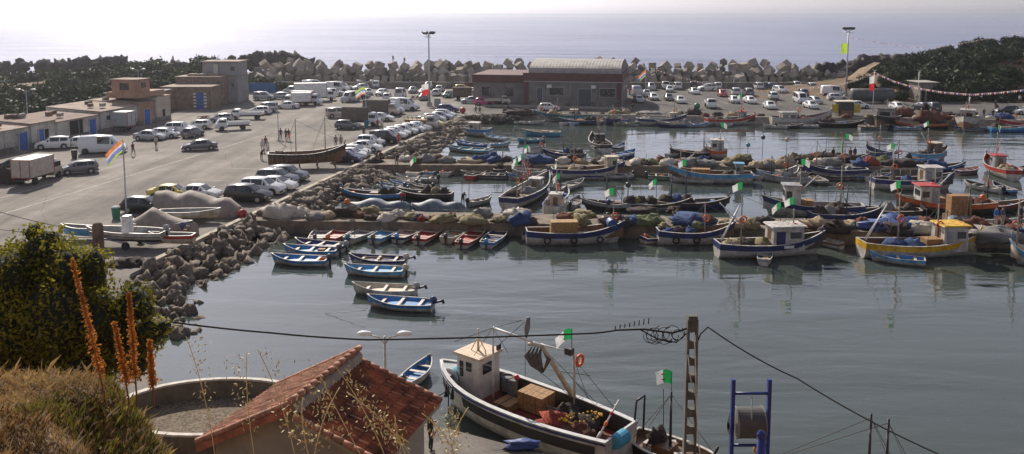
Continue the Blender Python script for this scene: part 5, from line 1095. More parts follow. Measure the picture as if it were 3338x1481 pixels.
# ---------------- people ----------------
blk_=(.015,.015,.018); DK=(.04,.04,.05)
PG='people on the quays'
person('J',984,1128,'lean',blk_,(.02,.018,.02),'person in dark clothes leaning beside the tiled house in the foreground',R(120),group=None)
for t,x,y,k,s,tr,lab,hh,sh in [('A',1455,958,'stand',(.5,.45,.38),(.15,.15,.15),'person in a pale shirt and shorts standing on the road by the stores',160,True),('A',1240,1022,'walk',(.12,.03,.05),DK,'person in dark red top walking beside the white panel van',60,False),
 ('B',330,878,'stand',(.10,.04,.03),DK,'person in a dark top, left of the three walking on the road',10,False),('B',378,882,'walk',(.14,.12,.11),(.12,.1,.1),'person in grey, middle of the three walking on the road',-10,False),('B',404,884,'stand',(.10,.08,.08),(.75,.04,.02),'person in bright red shorts on the road',0,True),
 ('B',160,990,'stand',(.55,.52,.5),(.4,.38,.36),'person in white standing behind the white sedan near the old hull',30,False),('B',150,1062,'bend',(.12,.03,.04),(.1,.03,.04),'crouching person in dark red near the old wooden hull',60,False),('B',215,1025,'stand',(.5,.47,.45),(.45,.42,.4),'person in pale robe next to the old wooden hull',-60,False),('B',190,960,'stand',(.2,.03,.04),DK,'person in a red top behind the people in white',0,False),
 ('B',843,948,'stand',(.25,.2,.17),DK,'person in brown right of the old hull masts',0,False),('B',890,948,'stand',(.3,.25,.2),DK,'person in beige right of the old hull masts',20,False),('B',1103,858,'stand',(.06,.06,.08),(.03,.04,.08),'person in dark clothes behind the dark van row',30,False),('B',1220,1068,'sit',(.12,.07,.05),DK,'person in dark brown sitting on the quay kerb',0,False),('B',1262,1068,'sit',(.10,.05,.04),DK,'person in dark maroon sitting on the quay kerb',0,False),
 ('B',1148,1060,'sit',(.5,.48,.45),DK,'person in white sitting on the kerb by the parked cars',0,False),('B',1428,925,'stand',(.6,.05,.03),(.3,.04,.03),'person in red by the dark van at the kerb',0,False),('B',1222,880,'stand',(.45,.6,.5),DK,'person in mint top in front of the dark van',0,False),('B',1270,785,'stand',(.5,.5,.5),(.2,.2,.2),'person in white among the middle vehicles',0,False),('B',1232,780,'stand',(.35,.04,.04),DK,'person in red among the middle vehicles',0,False),
 ('B',2145,622,'sit',(.2,.18,.15),DK,'person sitting on the quay corner, left one',0,False),('B',2182,628,'sit',(.1,.1,.1),DK,'person sitting on the quay corner, right one',0,False),
 ('C',1318,620,'stand',(.03,.05,.04),(.02,.04,.03),'person in dark clothes at the right corner of the market hall',0,False),('C',672,560,'stand',(.3,.03,.03),DK,'person in red in front of the market hall wall',0,False),('C',1190,590,'stand',(.05,.07,.15),DK,'person in blue by the right pillar of the market hall',0,False),('C',1292,465,'stand',(.5,.03,.03),DK,'person in red beside the van right of the market hall',0,False),
 ('D',1965,818,'stand',(.1,.03,.03),DK,'person in maroon on the far right quay',0,False),('D',2035,825,'stand',(.03,.03,.05),DK,'person in black on the far right quay behind the net',0,False),('D',2085,815,'stand',(.05,.03,.03),DK,'person in black on the far right quay, rightmost',0,False),('D',2058,745,'stand',(.04,.04,.07),DK,'person in dark clothes farther back on the right quay',0,False),('D',315,720,'walk',(.1,.04,.04),(.2,.02,.02),'person in dark red next to the parked white car on the right lot',0,False),
 ('D',1437,695,'stand',(.04,.04,.04),DK,'person in black by the lamp post of the hut',0,False),('A',1640,850,'stand',(.5,.5,.5),(.1,.1,.12),'person in white by the blue barrel and parked cars',0,False)]:
    person(t,x,y,k,s,tr,lab,R(hh),short=sh,group=PG)
for t,x,y,d,lab,s,z in [('A',1612,150,228,'person in red standing on the left headland',(.4,.04,.05),0),('B',1380,132,214,'person standing on the breakwater cubes left of the floodlight mast',(.12,.09,.08),0),('B',1503,125,214,'person sitting low on the breakwater cubes',(.05,.04,.04),0),('D',962,388,198,'person in pale yellow on the right headland path',(.55,.55,.35),0),('D',1002,388,198,'person in white on the right headland path',(.7,.7,.68),0),('D',1475,340,205,'person in black on the right hilltop path',(.02,.02,.02),0),('D',2250,700,168,'person in white below the right hillside',(.6,.6,.6),0)]:
    p=PD(*T(t,x,y),d)
    if 'cubes' in lab:
        bk=min([o for o in COL.objects if o.name.startswith('concrete_block') and o.location.z>3.9],key=lambda o:abs(o.location.x-p.x)-o.location.z*.3); p=bk.location+Vector((0,0,bk.scale.x*.50))
    person(None,0,0,'stand',s,DK,lab,0,pos=p,group='people on the rocks')
for t,x,y,k,s,lab,z in [('H',685,305,'bend',blk_,'person in black bending over the nets on the second pier',.03),('H',768,308,'stand',blk_,'person in black standing on the second pier',.03),('H',940,302,'stand',(.03,.05,.08),'person in dark blue on the second pier by the boats',.03),('H',905,310,'stand',(.1,.05,.03),'person in brown on the second pier',.03),
  ('H',2062,826,'stand',(.03,.16,.5),'person in a bright blue shirt on the right end of the first pier',.03),('H',2112,826,'stand',(.10,.11,.12),'person in grey beside the one in the blue shirt',.03),('H',2257,812,'stand',(.04,.04,.07),'person in dark shorts at the far right of the first pier',.03),('F',2025,548,'bend',(.03,.03,.04),'fisherman in black bending in the boat left of the first pier',-.4),
  ('F',1462,545,'bend',(.65,.04,.03),'fisherman in a bright red top in the boats by the first pier',-.4),('F',1410,190,'stand',blk_,'person in black at the shore end of the second pier',0)]:
    person(t,x,y,k,s,DK if 'blue shirt' not in lab else (.4,.38,.33),lab,R(20),z=z,group=PG)
# ---------------- skiffs ----------------
N9='in the nine boat row'
skiff('F',(670,885),(775,770),'grey','grey','white','dark',False,'','white and grey skiff with dark motor, leftmost '+N9,Lf=5.5)
skiff('F',(800,895),(1010,770),'red','red','white','orange',False,'b','red skiff with an orange motor cover '+N9,Lf=5.5)
skiff('F',(985,898),(1260,775),'grey','grey','cream','teal',False,'p','grey blue skiff with a teal motor '+N9,Lf=5.5)
skiff('F',(1220,898),(1455,775),'sky','sky','white','brown',False,'','light blue skiff with brown motor '+N9,Lf=5.5)
skiff('F',(1440,890),(1655,768),'navy','pink','white','blue',False,'','navy skiff with pinkish inside and shiny blue motor '+N9,Lf=5.5)
skiff('F',(1630,905),(1820,775),'red','red','white','black',False,'','red skiff with black motor beside the cream one '+N9,Lf=5.5)
skiff('F',(1870,905),(2080,758),'cream','cream','cream','black',False,'cp','cream skiff with a teal crate and pole '+N9,Lf=5.5)
skiff('F',(2030,940),(2200,810),'red','red','white','black',False,'','bright red skiff second from the right '+N9,Lf=5.5)
skiff('F',(2270,930),(2400,815),'blue','navy','white','blue',False,'','blue skiff, rightmost '+N9,Lf=5.5)
NB='in the left open water'
skiff('S',(1065,872),(888,866),'blue','blue','white','dark',False,'b','white skiff with vivid blue inside near the rubble, '+NB)
skiff('S',(1100,840),(925,834),'blue','blue','white','dark',False,'c','blue and cream skiff near the rubble, '+NB)
skiff('S',(1125,826),(960,812),'navy','navy','white','grey',False,'','dark blue skiff farthest back near the rubble, '+NB)
skiff('S',(1320,908),(1118,902),'sky','sky','white','cream',False,'t','white skiff with sky blue inside and tyre fender, '+NB)
skiff('S',(1325,872),(1135,866),'navy','navy','white','cream',True,'o','navy skiff with a pale raised motor, '+NB)
skiff('S',(1355,973),(1148,966),'white','cream','white','grey',True,'','all white skiff with small motor, '+NB)
skiff('S',(1415,1022),(1192,1008),'blue','blue','white','navy',True,'','white and blue skiff with raised navy motor, nearest one in the left open water')
N2='under the second pier'
skiff('F',(1545,285),(1665,215),'cream','cream','white',None,False,'p','cream skiff leftmost '+N2); skiff('F',(1700,275),(1815,200),'blue','blue','white',None,False,'b','blue rimmed skiff between two pale ones '+N2)
skiff('F',(1850,280),(1955,200),'white','pink','white',None,False,'b','white skiff with an orange buoy '+N2); skiff('F',(1780,335),(1405,318),'white','grey','white','black',False,'','long low white skiff with black motor '+N2)
skiff('F',(1600,358),(1420,348),'grey','cream','white',None,False,'','pale skiff just behind the long low one '+N2); skiff('F',(2080,312),(2250,235),'red','grey','red',None,False,'n','red wooden skiff with nets alone '+N2)
NS='beside the rubble slope between the piers'
skiff('F',(1590,385),(1335,372),'sky','blue','white','black',False,'n','sky blue skiff '+NS); skiff('F',(1480,412),(1240,395),'green','teal','dark','black',False,'n','dark green skiff '+NS)
skiff('F',(1500,442),(1225,425),'teal','sky','teal','black',False,'n','teal skiff '+NS); skiff('F',(1400,485),(1090,462),'blue','grey','grey','black',False,'n','slate blue skiff '+NS)
skiff('F',(1720,470),(1520,440),'dark','dark','dark','black',False,'n','black cluttered skiff '+NS); skiff('F',(1700,410),(1560,395),'brown','grey','dark','black',False,'n','brown skiff with heaped gear '+NS)
for s0,b0,lab in [((1530,625),(955,600),'long slate blue tarpaulin covered boat behind the first pier, left one'),((2040,632),(1540,610),'long slate blue tarpaulin covered boat behind the first pier, right one')]:
    a=P(*T('F',*s0),WZ);b2=P(*T('F',*b0),WZ); d=b2-a; L=d.length; c=(a+b2)/2; c.y+=.6; c.z=WZ; r=thing('covered_boat',lab,'small boat',c,math.atan2(d.y,d.x),BG)
    hull(r,L,2.0,.5,.5,.8,.6,-.12,.3,.14,bmx('grey'),bmx('grey'),bmx('grey'),bmx('grey'),bmx('grey')); rr=[]
    for k in range(15):
        t=k/14; x=-L/2*1.0+L*t; hh=.75+.42*math.sin(PI*t)**.6+.16*math.sin(t*13); w_=1.06*math.sin(PI*min(1,max(.03,t*.97+.02)))**.45; rr.append([(x,-w_,.28),(x,-w_*.95,.5),(x,-w_*.5,hh-.12+.05*math.sin(k*2)),(x,0,hh),(x,w_*.5,hh-.12),(x,w_*.95,.5),(x,w_,.28)])
    MB().grid(rr,0,True).build('tarpaulin_cover',NETS['greytarp'],r)
skiff('G',(20,1115),(0,1114),'blue','grey',lab='x') if False else None
skiff('F',(2075,560),(2300,520),'grey','grey','grey','black',False,'n','grey skiff with gear right of the covered boats')
skiff('G',(590,660),(870,588),'white','grey','white',None,False,'','broad pale skiff just right of the stern of the grey trawler')
skiff('G',(1150,345),(1350,300),'white','blue','blue',None,False,'b','blue and white skiff with a red spot behind the second pier'); skiff('G',(1160,268),(1245,235),'navy','blue','white',None,False,'','small navy skiff next to the dark trawler')
skiff('G',(1640,330),(1790,312),'grey','grey','grey',None,False,'','slate grey skiff on the far side of the second pier'); skiff('G',(1830,310),(1940,345),'black','dark','dark',None,False,'n','black skiff near the red and white pilot boat')
skiff('G',(745,815),(820,750),'white','grey','grey','black',False,'','small white skiff with motor near the first pier, seen from behind')
skiff('G',(1050,815),(1280,815),'white','grey','grey','black',False,'n','low pale skiff behind the first pier among nets'); skiff('G',(380,1110),(800,1112),'white','dark','white',None,False,'','white skiff moored along the big dark blue trawler',Lf=5.5,z=.0)
skiff('G',(1420,1140),(1830,1085),'navy','grey','cream',None,False,'nb','cream skiff with gear in front of the blue trawler with red inside'); skiff('G',(2070,575),(1650,560),'white','navy','white',None,False,'','white and navy skiff alongside the bright blue trawler')
skiff('H',(170,465),(290,430),'white','grey','grey',None,False,'','small grey rowing boat by the second pier'); skiff('H',(690,500),(550,440),'grey','dark','dark',None,False,'o','dark rowing boat with oars in front of the navy trawler')
skiff('H',(2110,570),(1805,510),'white','dark','white','black',False,'n','white boat with heaped nets at the right, below the red trawler'); skiff('H',(2205,575),(2030,520),'sky','navy','navy',None,False,'','navy and sky blue skiff tied to the white boat with nets')
skiff('H',(1740,420),(1930,400),'navy','pink','pink',None,False,'','faded pink and navy skiff right of the middle trawlers'); skiff('H',(1680,380),(1830,365),'navy','dark','dark',None,False,'n','dark skiff beside the faded pink one')
skiff('H',(2215,400),(2330,385),'blue','dark','navy',None,False,'','blue skiff cut by the right edge'); skiff('H',(1500,1150),(1050,1105),'sky','blue','white',None,False,'','blue skiff moored along the yellow banded trawler')
skiff('H',(215,1145),(240,1060),'grey','teal','white',None,False,'c','white and green dinghy in front of the navy trawler, seen from behind'); skiff('H',(1050,475),(1110,445),'white','cream','white',None,False,'','cream dinghy at the stern of the navy trawler')
skiff('D',(650,900),(430,898),'grey','grey','grey',None,False,'','grey skiff alongside the large white trawler'); skiff('D',(400,905),(210,900),'white','white','white',None,False,'','white skiff alongside the large white trawler')
skiff('D',(1370,890),(1270,870),'yellow','dark','yellow',None,False,'n','yellow inflatable dinghy under the far quay'); skiff('D',(1030,905),(990,880),'yellow','dark','dark',None,False,'n','dark dinghy with a yellow rim near the bow of the black trawler')
skiff('C',(650,745),(760,730),'white','blue','white',None,False,'','white skiff with blue inside, left of two below the far quay'); skiff('C',(750,745),(840,720),'sky','grey','white',None,False,'','sky blue and white skiff, right of two below the far quay')
skiff('C',(970,735),(1050,715),'cream','yellow','white',None,False,'','cream and yellow skiff below the far quay'); skiff('C',(1225,715),(1330,690),'blue','blue','white',None,False,'b','blue skiff with a red buoy beside the quay lamp'); skiff('C',(1980,755),(2080,735),'grey','dark','grey',None,False,'n','grey skiff with gear left of the red trawler'); skiff('C',(2230,755),(2100,750),'white','pink','grey',None,False,'n','pale skiff in front of the red trawler')
skiff('B',(2286,1010),(1885,985),'sky','teal','white',None,False,'','long light blue skiff near the rubble slope'); skiff('B',(2230,955),(1960,930),'blue','blue','navy',None,False,'n','blue skiff behind the long light blue one')
skiff('G',(0,232),(175,225),'sky','sky','white',None,False,'','light blue skiff with a red motor below the cabin cruiser'); skiff('G',(480,185),(250,195),'sky','teal','teal','brown',False,'','teal skiff in front of the blue boat with the pale deck'); skiff('G',(150,180),(-60,150),'white','sky','white',None,False,'','white and blue skiff beside the cabin cruiser')
skiff('G',(40,500),(150,430),'cream','grey','white',None,False,'n','white cluttered skiff at the near side of the second pier'); skiff('J',(870,790),(965,710),'white','blue','white','black',False,'','blue skiff with a black motor behind the tiled house')
skiff('S',(2560,700),(2700,705),'cream','cream','cream',None,False,'','pale skiff') if False else None
skiff('H',(780,1000),(640,965),'brown','cream','white',None,False,'','wooden skiff with curved bow between the navy and yellow trawlers')
# ---------------- trawlers ----------------
CW,BW='cream','white'
fishboat('S',(1712,806),(2040,800),'big dark navy trawler with a tall plank shelter, moored to the first pier','navy','white','brown',None,[(.38,3.2,0,True)],'_','' and 0 or None,extra='HTD',flagk='dz')
fishboat('S',(2140,803),(2400,800),'blue trawler with red inside and blue net piles, moored under the first pier','navy','white','maroon',None,[(.10,3.0,0,False)],'bdb',extra='T')
fishboat('S',(1797,588),(2040,582),'navy and white trawler with a small white wheelhouse at its bow by the second pier','navy','white','brown',(.30,1.3,1.2,1.9,'cream','cream'),[(-.2,3.2,0,False)],'_td')
fishboat('S',(1655,690),(1790,612),'grey and white trawler seen from its square stern, orange lifebuoy on the mast','navy','white','grey',(.15,1.2,1.2,1.2,'grey','white'),[(-.05,4.2,1.2,True),(-.3,3.6,0,True)],'__G',W=3.2)
fishboat('S',(1975,502),(1930,470),'dark trawler with black gear between the second pier and the market hall','black','white','dark',(-.05,1.4,1.3,1.6,'dark','dark'),[(.1,4,0,False)],'d_d',W=2.8)
fishboat('S',(2452,604),(2175,596),'trawler with a bright sky blue band and brown crates near the second pier','sky','white','brown',(-.35,.9,1.0,1.7,'grey','sky'),[(.35,3.2,1.5,False)],'dd_',extra='C')
fishboat('H',(1040,458),(515,446),'navy trawler under a grey tarpaulin with a tall white mast','navy','grey','navy',None,[(.28,4,0,False),(-.15,3.8,0,True)],'_S_S',flagk='dz')
fishboat('H',(1072,540),(1735,540),'long navy and white trawler with white wheelhouse in the right harbour','navy','white','dark',(.20,2.0,1.9,1.9,'white','white'),[(-.25,3.6,0,True)],'_db_','' and 0 or None,extra='SP')
fishboat('H',(2205,465),(1975,360),'bright red and white trawler seen from behind at the right','red','white','red',(0.05,1.6,1.3,1.7,'grey','red'),[(.12,4.4,1.2,True)],'yt',W=3.0)
fishboat('H',(1400,325),(1680,300),'small blue trawler with brown gear and a red bundle on the mast','sky','white','brown',(.12,1.2,1.3,1.8,'brown','cream'),[(-.1,3.8,1.2,True)],'_dd',W=2.7)
fishboat('H',(1210,315),(1022,285),'small navy open trawler with an orange lifebuoy on a tripod','navy','white','navy',None,[(-.1,4.2,0,False)],'',W=2.6)
fishboat('H',(1010,775),(190,745),'navy trawler with stacked blue and brown crates and white wheelhouse behind the first pier','navy','white','grey',(.20,1.5,1.5,2.4,'white','grey'),[(.12,4.0,1.6,True),(-.28,4.4,0,False)],'_d',extra='C')
fishboat('S',(2332,850),(2690,838),'navy trawler with grey hull and large white wheelhouse, blue net pile at the bow','navy','white','dark',(.12,2.6,2.0,1.9,'white','white','navy'),[(-.28,4.5,1.8,True),(.20,3.2,0,True)],'tdy_b',extra='PK')
fishboat('S',(2800,850),(3205,842),'large trawler with a yellow orange band and white wheelhouse at the right','yellow','white','maroon',(.22,2.0,2.0,2.0,'white','yellow'),[(-.20,4.6,0,True),(.12,3.6,0,False)],'_bbb_t',extra='KC',zs=1.3)
fishboat('S',(3420,880),(3282,866),'sky blue and white boat cut by the right edge','sky','white','cream',None,[(.3,4.5,0,False)],'_t',W=2.8)
fishboat('S',(3240,705),(2912,700),'dark trawler with a red and white wheelhouse behind the first pier','orange','dark','maroon',(.18,1.8,1.8,2.2,'white','red'),[(.10,3.9,1.4,False)],'rdr_',extra='C',lifebuoy=True)
NF='moored at the far quay'
fishboat('C',(960,702),(390,700),'faded teal trawler with piled gear '+NF+' before the market hall','teal','grey','brown',(-.18,1.2,1.3,1.4,'cream','cream'),[(.1,3.5,0,False),(.35,3.0,1.2,False)],'dGdy')
fishboat('C',(1355,745),(1830,738),'navy banded trawler with white hull '+NF,'navy','white','grey',(.22,1.0,1.0,1.5,'grey','cream'),[(.24,3.8,1.2,False)],'wG_')
fishboat('C',(2000,748),(2470,735),'red trawler '+NF,'red','white','dark',(.22,1.1,1.2,1.7,'grey','red'),[(.2,3.8,1.2,True)],'_dG')
fishboat('D',(270,880),(765,880),'large all white trawler '+NF,'white','white','brown',(-.22,2.6,2.0,1.7,'white','grey'),[(-.05,4.0,1.8,False)],'__rr',zs=1.5,zm=1.3,zb=2.6)
fishboat('D',(1260,850),(1110,915),'black hulled trawler with a broad glazed wheelhouse '+NF,'black','black','brown',(.0,2.4,2.4,2.4,'grey','dark'),[(-.05,4,1.2,False)],'d_t',W=3.6,zb=2.4,zm=1.6)
fishboat('D',(1860,850),(1800,935),'tall white trawler with crossed derricks seen from the bow '+NF,'white','white','brown',(-.05,2.4,2.2,2.3,'white','white','navy'),[(-.1,5.0,2.0,False),(.25,4.0,0,False)],'d_r',W=3.8,zb=2.6,zm=1.7,zs=1.7)
fishboat('D',(2420,905),(2080,905),'red and white trawler '+NF+' at the right edge','red','white','brown',None,[(.1,3,0,False)],'db',zb=1.6)
fishboat('G',(2200,345),(1985,335),'small white pilot boat with a red band and white wheelhouse behind the second pier','orange','white','white',(-.08,1.6,1.6,1.9,'white','white'),[(-.2,3.3,0,True)],'',W=2.8,zb=1.5)
fishboat('H',(330,480),(495,470),'small grey boat with an upright blue frame below the second pier','grey','grey','grey',None,[(-.2,2.6,0,False)],'G',W=2.2)
fishboat('G',(500,560),(190,530),'small grey white boat near the shore end of the second pier','grey','white','grey',None,[(.1,2.6,0,True)],'G',W=2.2,zb=1.2)
fishboat('G',(320,330),(520,320),'cream boat with a whitish dome by the shore side of the second pier','white','grey','grey',None,[(.2,2,0,False)],'w',W=2.2,zb=1.2)
fishboat('B',(2286,850),(2030,838),'blue cabin cruiser with a white cabin and pale foredeck near the rubble','blue','white','white',(.08,1.6,1.5,1.5,'white','white'),None,'',W=2.8,name='cabin_cruiser',zb=1.2,lifebuoy=False)
fishboat('G',(650,135),(290,125),'low teal boat with a pale deck beside the cabin cruiser','teal','sky','cream',None,None,'',W=2.3,zb=1.0,zm=.7,zs=.7)
fishboat('C',(1060,740),(1215,735),'dark boat with an arch of gear under the quay lamp','navy','navy','dark',None,[(0,3,0,False)],'dd',W=2.4,zb=1.3)
fishboat('G',(560,905),(640,800),'small white trawler with an orange lifebuoy tied behind the first pier','white','white','cream',(.1,1.1,1.1,1.3,'white','white'),[(.15,3.6,1.0,True)],'',W=2.3,zb=1.3)

# ---------------- more moored boats seen packed between the piers ----------------
def moored(t,x,y,L,hdeg,lab,band,hullc,deck,hs,ma,nets,W=None,zb=1.2,extra='',lb=False):
    p=P(*T(t,x,y),WZ); p.y+=.8; return fishboat('S',0,0,lab,band,hullc,deck,hs,ma,nets,loc=(p.x,p.y,WZ),h=R(hdeg),L=L,W=W or L*.3,zb=zb,zm=.7,zs=.8,extra=extra,lifebuoy=lb)
moored('G',330,720,7.5,60,'dark gear filled boat alongside the grey trawler, pale lid on deck','navy','white','dark',None,[(-.1,3.4,0,True)],'d_G',lb=True)
moored('G',640,760,6.0,70,'grey boat with a thin frame behind the small white trawler','grey','grey','grey',None,[(.1,3.0,-.001,False)],'G_d')
moored('G',110,470,6.0,80,'small dark cluttered boat under the cream flag near the second pier','dark','white','dark',None,[(0,2.6,-.001,False)],'dd')
moored('G',330,470,6.5,100,'dark boat with orange bundles under the second pier','dark','white','brown',None,[(.1,3.6,-.001,False)],'rdr')
moored('G',1010,250,7.0,85,'dark boat with tall gear arch between the two navy trawlers','black','white','dark',None,[(.1,4.0,-.001,False),(-.2,3.4,-.001,False)],'dd')
moored('G',680,340,6.0,160,'dark net laden boat on the far side of the second pier','navy','grey','dark',None,[(0,2.5,-.001,False)],'ddb')
moored('G',1900,330,6.5,170,'black motor boat with raised rods left of the red banded pilot boat','black','dark','dark',None,[(-.2,2.8,-.001,False)],'dG')
moored('H',380,480,6.0,150,'grey blue open boat with upright posts among the pier boats','grey','white','blue',None,[(-.1,2.8,-.001,False),(.2,2.4,-.001,False)],'G')
moored('H',860,330,7.5,8,'dark boat carrying men and nets behind the navy tarpaulin trawler','dark','dark','dark',None,[(.0,3.0,-.001,False)],'dGd')
moored('H',1250,400,8.5,2,'dark boat with rust coloured nets behind the long navy trawler','navy','grey','dark',None,[(.1,3.4,-.001,False)],'rdbd',lb=True)
moored('H',1120,430,6.0,10,'navy boat with black nets between the two long trawlers','navy','navy','dark',None,[(0,2.6,-.001,False)],'dd')
moored('H',1620,400,7.0,5,'blue boat under dark nets behind the white wheelhouse','blue','navy','dark',None,None,'bdb')
moored('H',1480,330,5.0,20,'small navy boat tucked left of the brown gear trawler','sky','navy','dark',None,None,'d')
moored('H',900,790,7.0,5,'dark blue boat lying right behind the crate trawler','navy','navy','dark',None,[(0,2.8,-.001,False)],'dGd')
moored('H',1180,760,7.0,170,'dark boat with hooped gear behind the bright blue tarpaulin','dark','dark','dark',None,[(.15,3.5,-.001,False)],'d_G')
moored('H',2080,720,7.0,5,'dark boat with orange nets behind the people in blue and grey','maroon','dark','maroon',None,[(-.1,3.6,-.001,False)],'rr')
moored('H',1700,990,6.5,4,'dark inner boat between the yellow banded trawler and the pier','navy','grey','dark',None,[(0,2.4,-.001,False)],'bd')
moored('H',2010,880,7.5,2,'grey blue boat under sheets at the right end of the first pier','grey','navy','grey',None,[(-.2,3.4,-.001,False)],'SG')
moored('G',1560,830,7.0,3,'dark boat full of black nets on the far side of the first pier','dark','grey','dark',None,[(.2,3.0,-.001,False)],'ddd')
moored('G',1900,815,7.5,0,'dark boat with a blue box behind the navy net pile','dark','navy','dark',None,[(-.1,3.4,-.001,True)],'dbd')
moored('G',1150,830,6.5,178,'slate boat with yellow poles on the far side of the first pier','grey','dark','dark',None,[(.1,3.2,-.001,False)],'yd')
moored('F',1150,505,6.5,172,'dark blue boat with heaped gear beside the rubble slope','blue','dark','dark',None,[(-.2,2.2,-.001,False)],'dd')
moored('F',1640,500,6.5,168,'black cluster boat with motors and nets beside the rubble slope','dark','black','dark',None,[(-.1,2.4,-.001,False)],'dyd')
moored('C',820,735,7.0,175,'dark boat in shadow below the market hall','navy','dark','dark',None,[(.1,2.8,-.001,False)],'dd')
moored('C',1700,760,6.0,176,'grey tender alongside the navy banded trawler','grey','navy','dark',None,None,'G')
moored('D',850,890,8.0,2,'black boat lying in the shade of the far quay kiosk','black','black','dark',None,None,'dd')
moored('D',1480,900,8.5,178,'black boat with an orange stripe under the rust net heap','orange','black','dark',None,None,'drd')
moored('D',2200,930,7.0,3,'blue boat outside the red and white trawler at the right edge','sky','blue','dark',None,None,'d')

# old hull on stands in the parking
o=fishboat('S',0,0,'weathered old wooden hull with two bare masts propped on the parking','dark','brown','brown',None,[(-.15,4.6,0,False),(.22,4.8,0,False)],'d',loc=(P(985,560).x+.2,P(985,560).y+2.2,.75),h=R(15),L=9.0,W=2.8,name='old_wooden_hull',group='boats ashore',lifebuoy=False,zb=2.0)
for x in(-3,-1,1,3): 
    for s in(-1,1): MB().tube([(x,s*1.3,-.75),(x,s*1.05,.5)],.07,5).build('prop',WOOD,o)
for k in range(16): MB().box((-4+.52*k,-1.32*(1-max(0,(k-9)/9)**2),.75),(.07,.07,.85)).build('rib',WOOD,o)
# right bottom partial boats
fb=fishboat('S',0,0,'dark fishing boat with black gallows behind the big foreground trawler','black','dark','brown',None,[(-.05,2.7,-.001,True)],'_d',loc=(6.9,34.6,WZ),h=R(-38),L=4.2,W=2.0,extra='X',zb=1.0,zm=.7,zs=.8,lifebuoy=False)
fishboat('S',0,0,'boat at the bottom right with only its red and wooden mast tops in view','red','white','brown',None,[(.02,4.0,-.001,False),(-.05,3.9,-.001,False)],'_t',loc=(PD(2850,1481,30).x,30,WZ),h=R(160),L=8.5,W=2.7,lifebuoy=False)
fishboat('S',0,0,'boat beyond the bottom right corner of which only a flag shows','blue','white','brown',None,[(-.15,3.6,0,True)],'',loc=(PD(3400,1481,30).x,30,WZ),h=R(180),L=6,W=2.2,lifebuoy=False)
# ---------------- big foreground trawler ----------------
st=Vector((4.6,34.3,WZ)); bo=Vector((-3.55,40.95,WZ)); dd=bo-st; hd=math.atan2(dd.y,dd.x); L=dd.length
big=thing('fishing_boat','big white foreground trawler with maroon deck, cream wheelhouse and blue rope drum','fishing boat',(st+bo)/2+Vector((0,0,.28)),hd,'wooden fishing boats in the harbour'); W=3.5
pts=hull(big,L,W,1.35,1.30,1.75,.72,-.62,.8,.55,bmx('white'),bmx('white'),bmx('dark'),mat('greyish_rail',(.50,.50,.49),.5,0,.12,3),bmx('maroon'),rail=.20,bl=3.6)
q=hullpts(L,W,1.35,1.30,1.75,.72,-.62,.8,n=24,bl=3.6)
for s in(-1,1):
    m=MB(); m.grid([[(a[0][0]*.62+a[1][0]*.38,s*(a[0][1]*.62+a[1][1]*.38+.02),a[0][2]*.62+a[1][2]*.38),(a[1][0],s*(a[1][1]+.03),a[1][2]-.05)] for a in q[1:18]]); m.build('black_side_stripe',bmx('black'),big)
    m=MB(); m.tube([(a[0][0],s*(a[0][1]+.02),a[0][2]-.09) for a in q[:24]],.045,6); m.build('rubbing_strake',bmx('navy'),big)
foredeck=MB(); foredeck.add([(a[0][0],a[0][1]*.93,a[0][2]-.03) for a in q[20:]]+[(a[0][0],-a[0][1]*.93,a[0][2]-.03) for a in q[20:][::-1]],[tuple(range(8))]); foredeck.build('foredeck',mat('grey_foredeck',(.38,.40,.42),.5,0,.1,2),big)
wh=MB(); hx=3.15; wh.box((hx,0,.55+.98),(1.45,1.5,1.96),0,0,.98); wk=wh.build('wheelhouse',mat('wheelhouse_cream',(.64,.60,.54),.55,0,.1,2,dirt=(.52,.46,.40)),big)
wk.location=(0,-.45,0); MB().box((hx,0,2.57),(1.65,1.75,.12)).build('roof',mat('roof_peach',(.60,.46,.33),.7,0,.12,3),wk)
for s in(-1,1):
    MB().box((hx-.05,s*.745,2.05),(.34,.05,.42)).build('window',GLASS,wk); MB().box((hx+.42,s*.745,1.85),(.22,.05,.75)).build('window',GLASS,wk)
    MB().box((hx-.05,s*.742,1.25),(.44,.04,1.1)).build('door_leaf',mat('wheelhouse_cream',(0,0,0)),wk)
for y in(.18,): MB().box((hx-.72,y,2.0),(.05,.62,.5)).build('window',GLASS,wk)
MB().box((hx+.72,0,2.05),(.05,.9,.45)).build('window',GLASS,wk)
MB().box((hx-.7,-.7,2.75),(.06,.3,.25)).build('floodlight',DARKM,wk)
m=MB(); m.tube([(hx,0,2.6),(hx,0,3.7)],[.07,.04],8); m.tube([(hx-.3,-.2,2.6),(hx,0,3.3)],.03,5); m.tube([(hx+.3,.2,2.6),(hx,0,3.3)],.03,5); m.tube([(hx,-.4,3.2),(hx,.4,3.2)],.02,5); m.build('signal_mast',CREAM,wk)
dr=MB().cyl((4.1,0.05,1.3),.38,.85,'y',22).build('rope_drum',BROPE,big)
for y in(-.29,.59): MB().cyl((4.1,y-.1,1.3),.47,.05,'y',22).build('drum_flange',WHITEP,dr)
def Lc(u,v,d):  # a picture point at depth d in this boat's own axes
    p=PD(u,v,d)-Vector(big.location); return Vector((p.x*math.cos(-hd)-p.y*math.sin(-hd),p.x*math.sin(-hd)+p.y*math.cos(-hd),p.z))
MB().tube([(.3,-.55,.5),(.3,-.55,5.1)],[.09,.06],8).build('boom_mast',WHITEP,big) if False else None
mb=MB(); mb.tube([Lc(1607,1069,39),Lc(1735,1115,38.3)],.06,6); mb.tube([Lc(1735,1115,38.3),Lc(1865,1150,37.6)],.035,6); mb.tube([Lc(1607,1069,39),Lc(1608,1310,39)],[.05,.07],7); mb.build('derrick_boom',WHITEP,big)
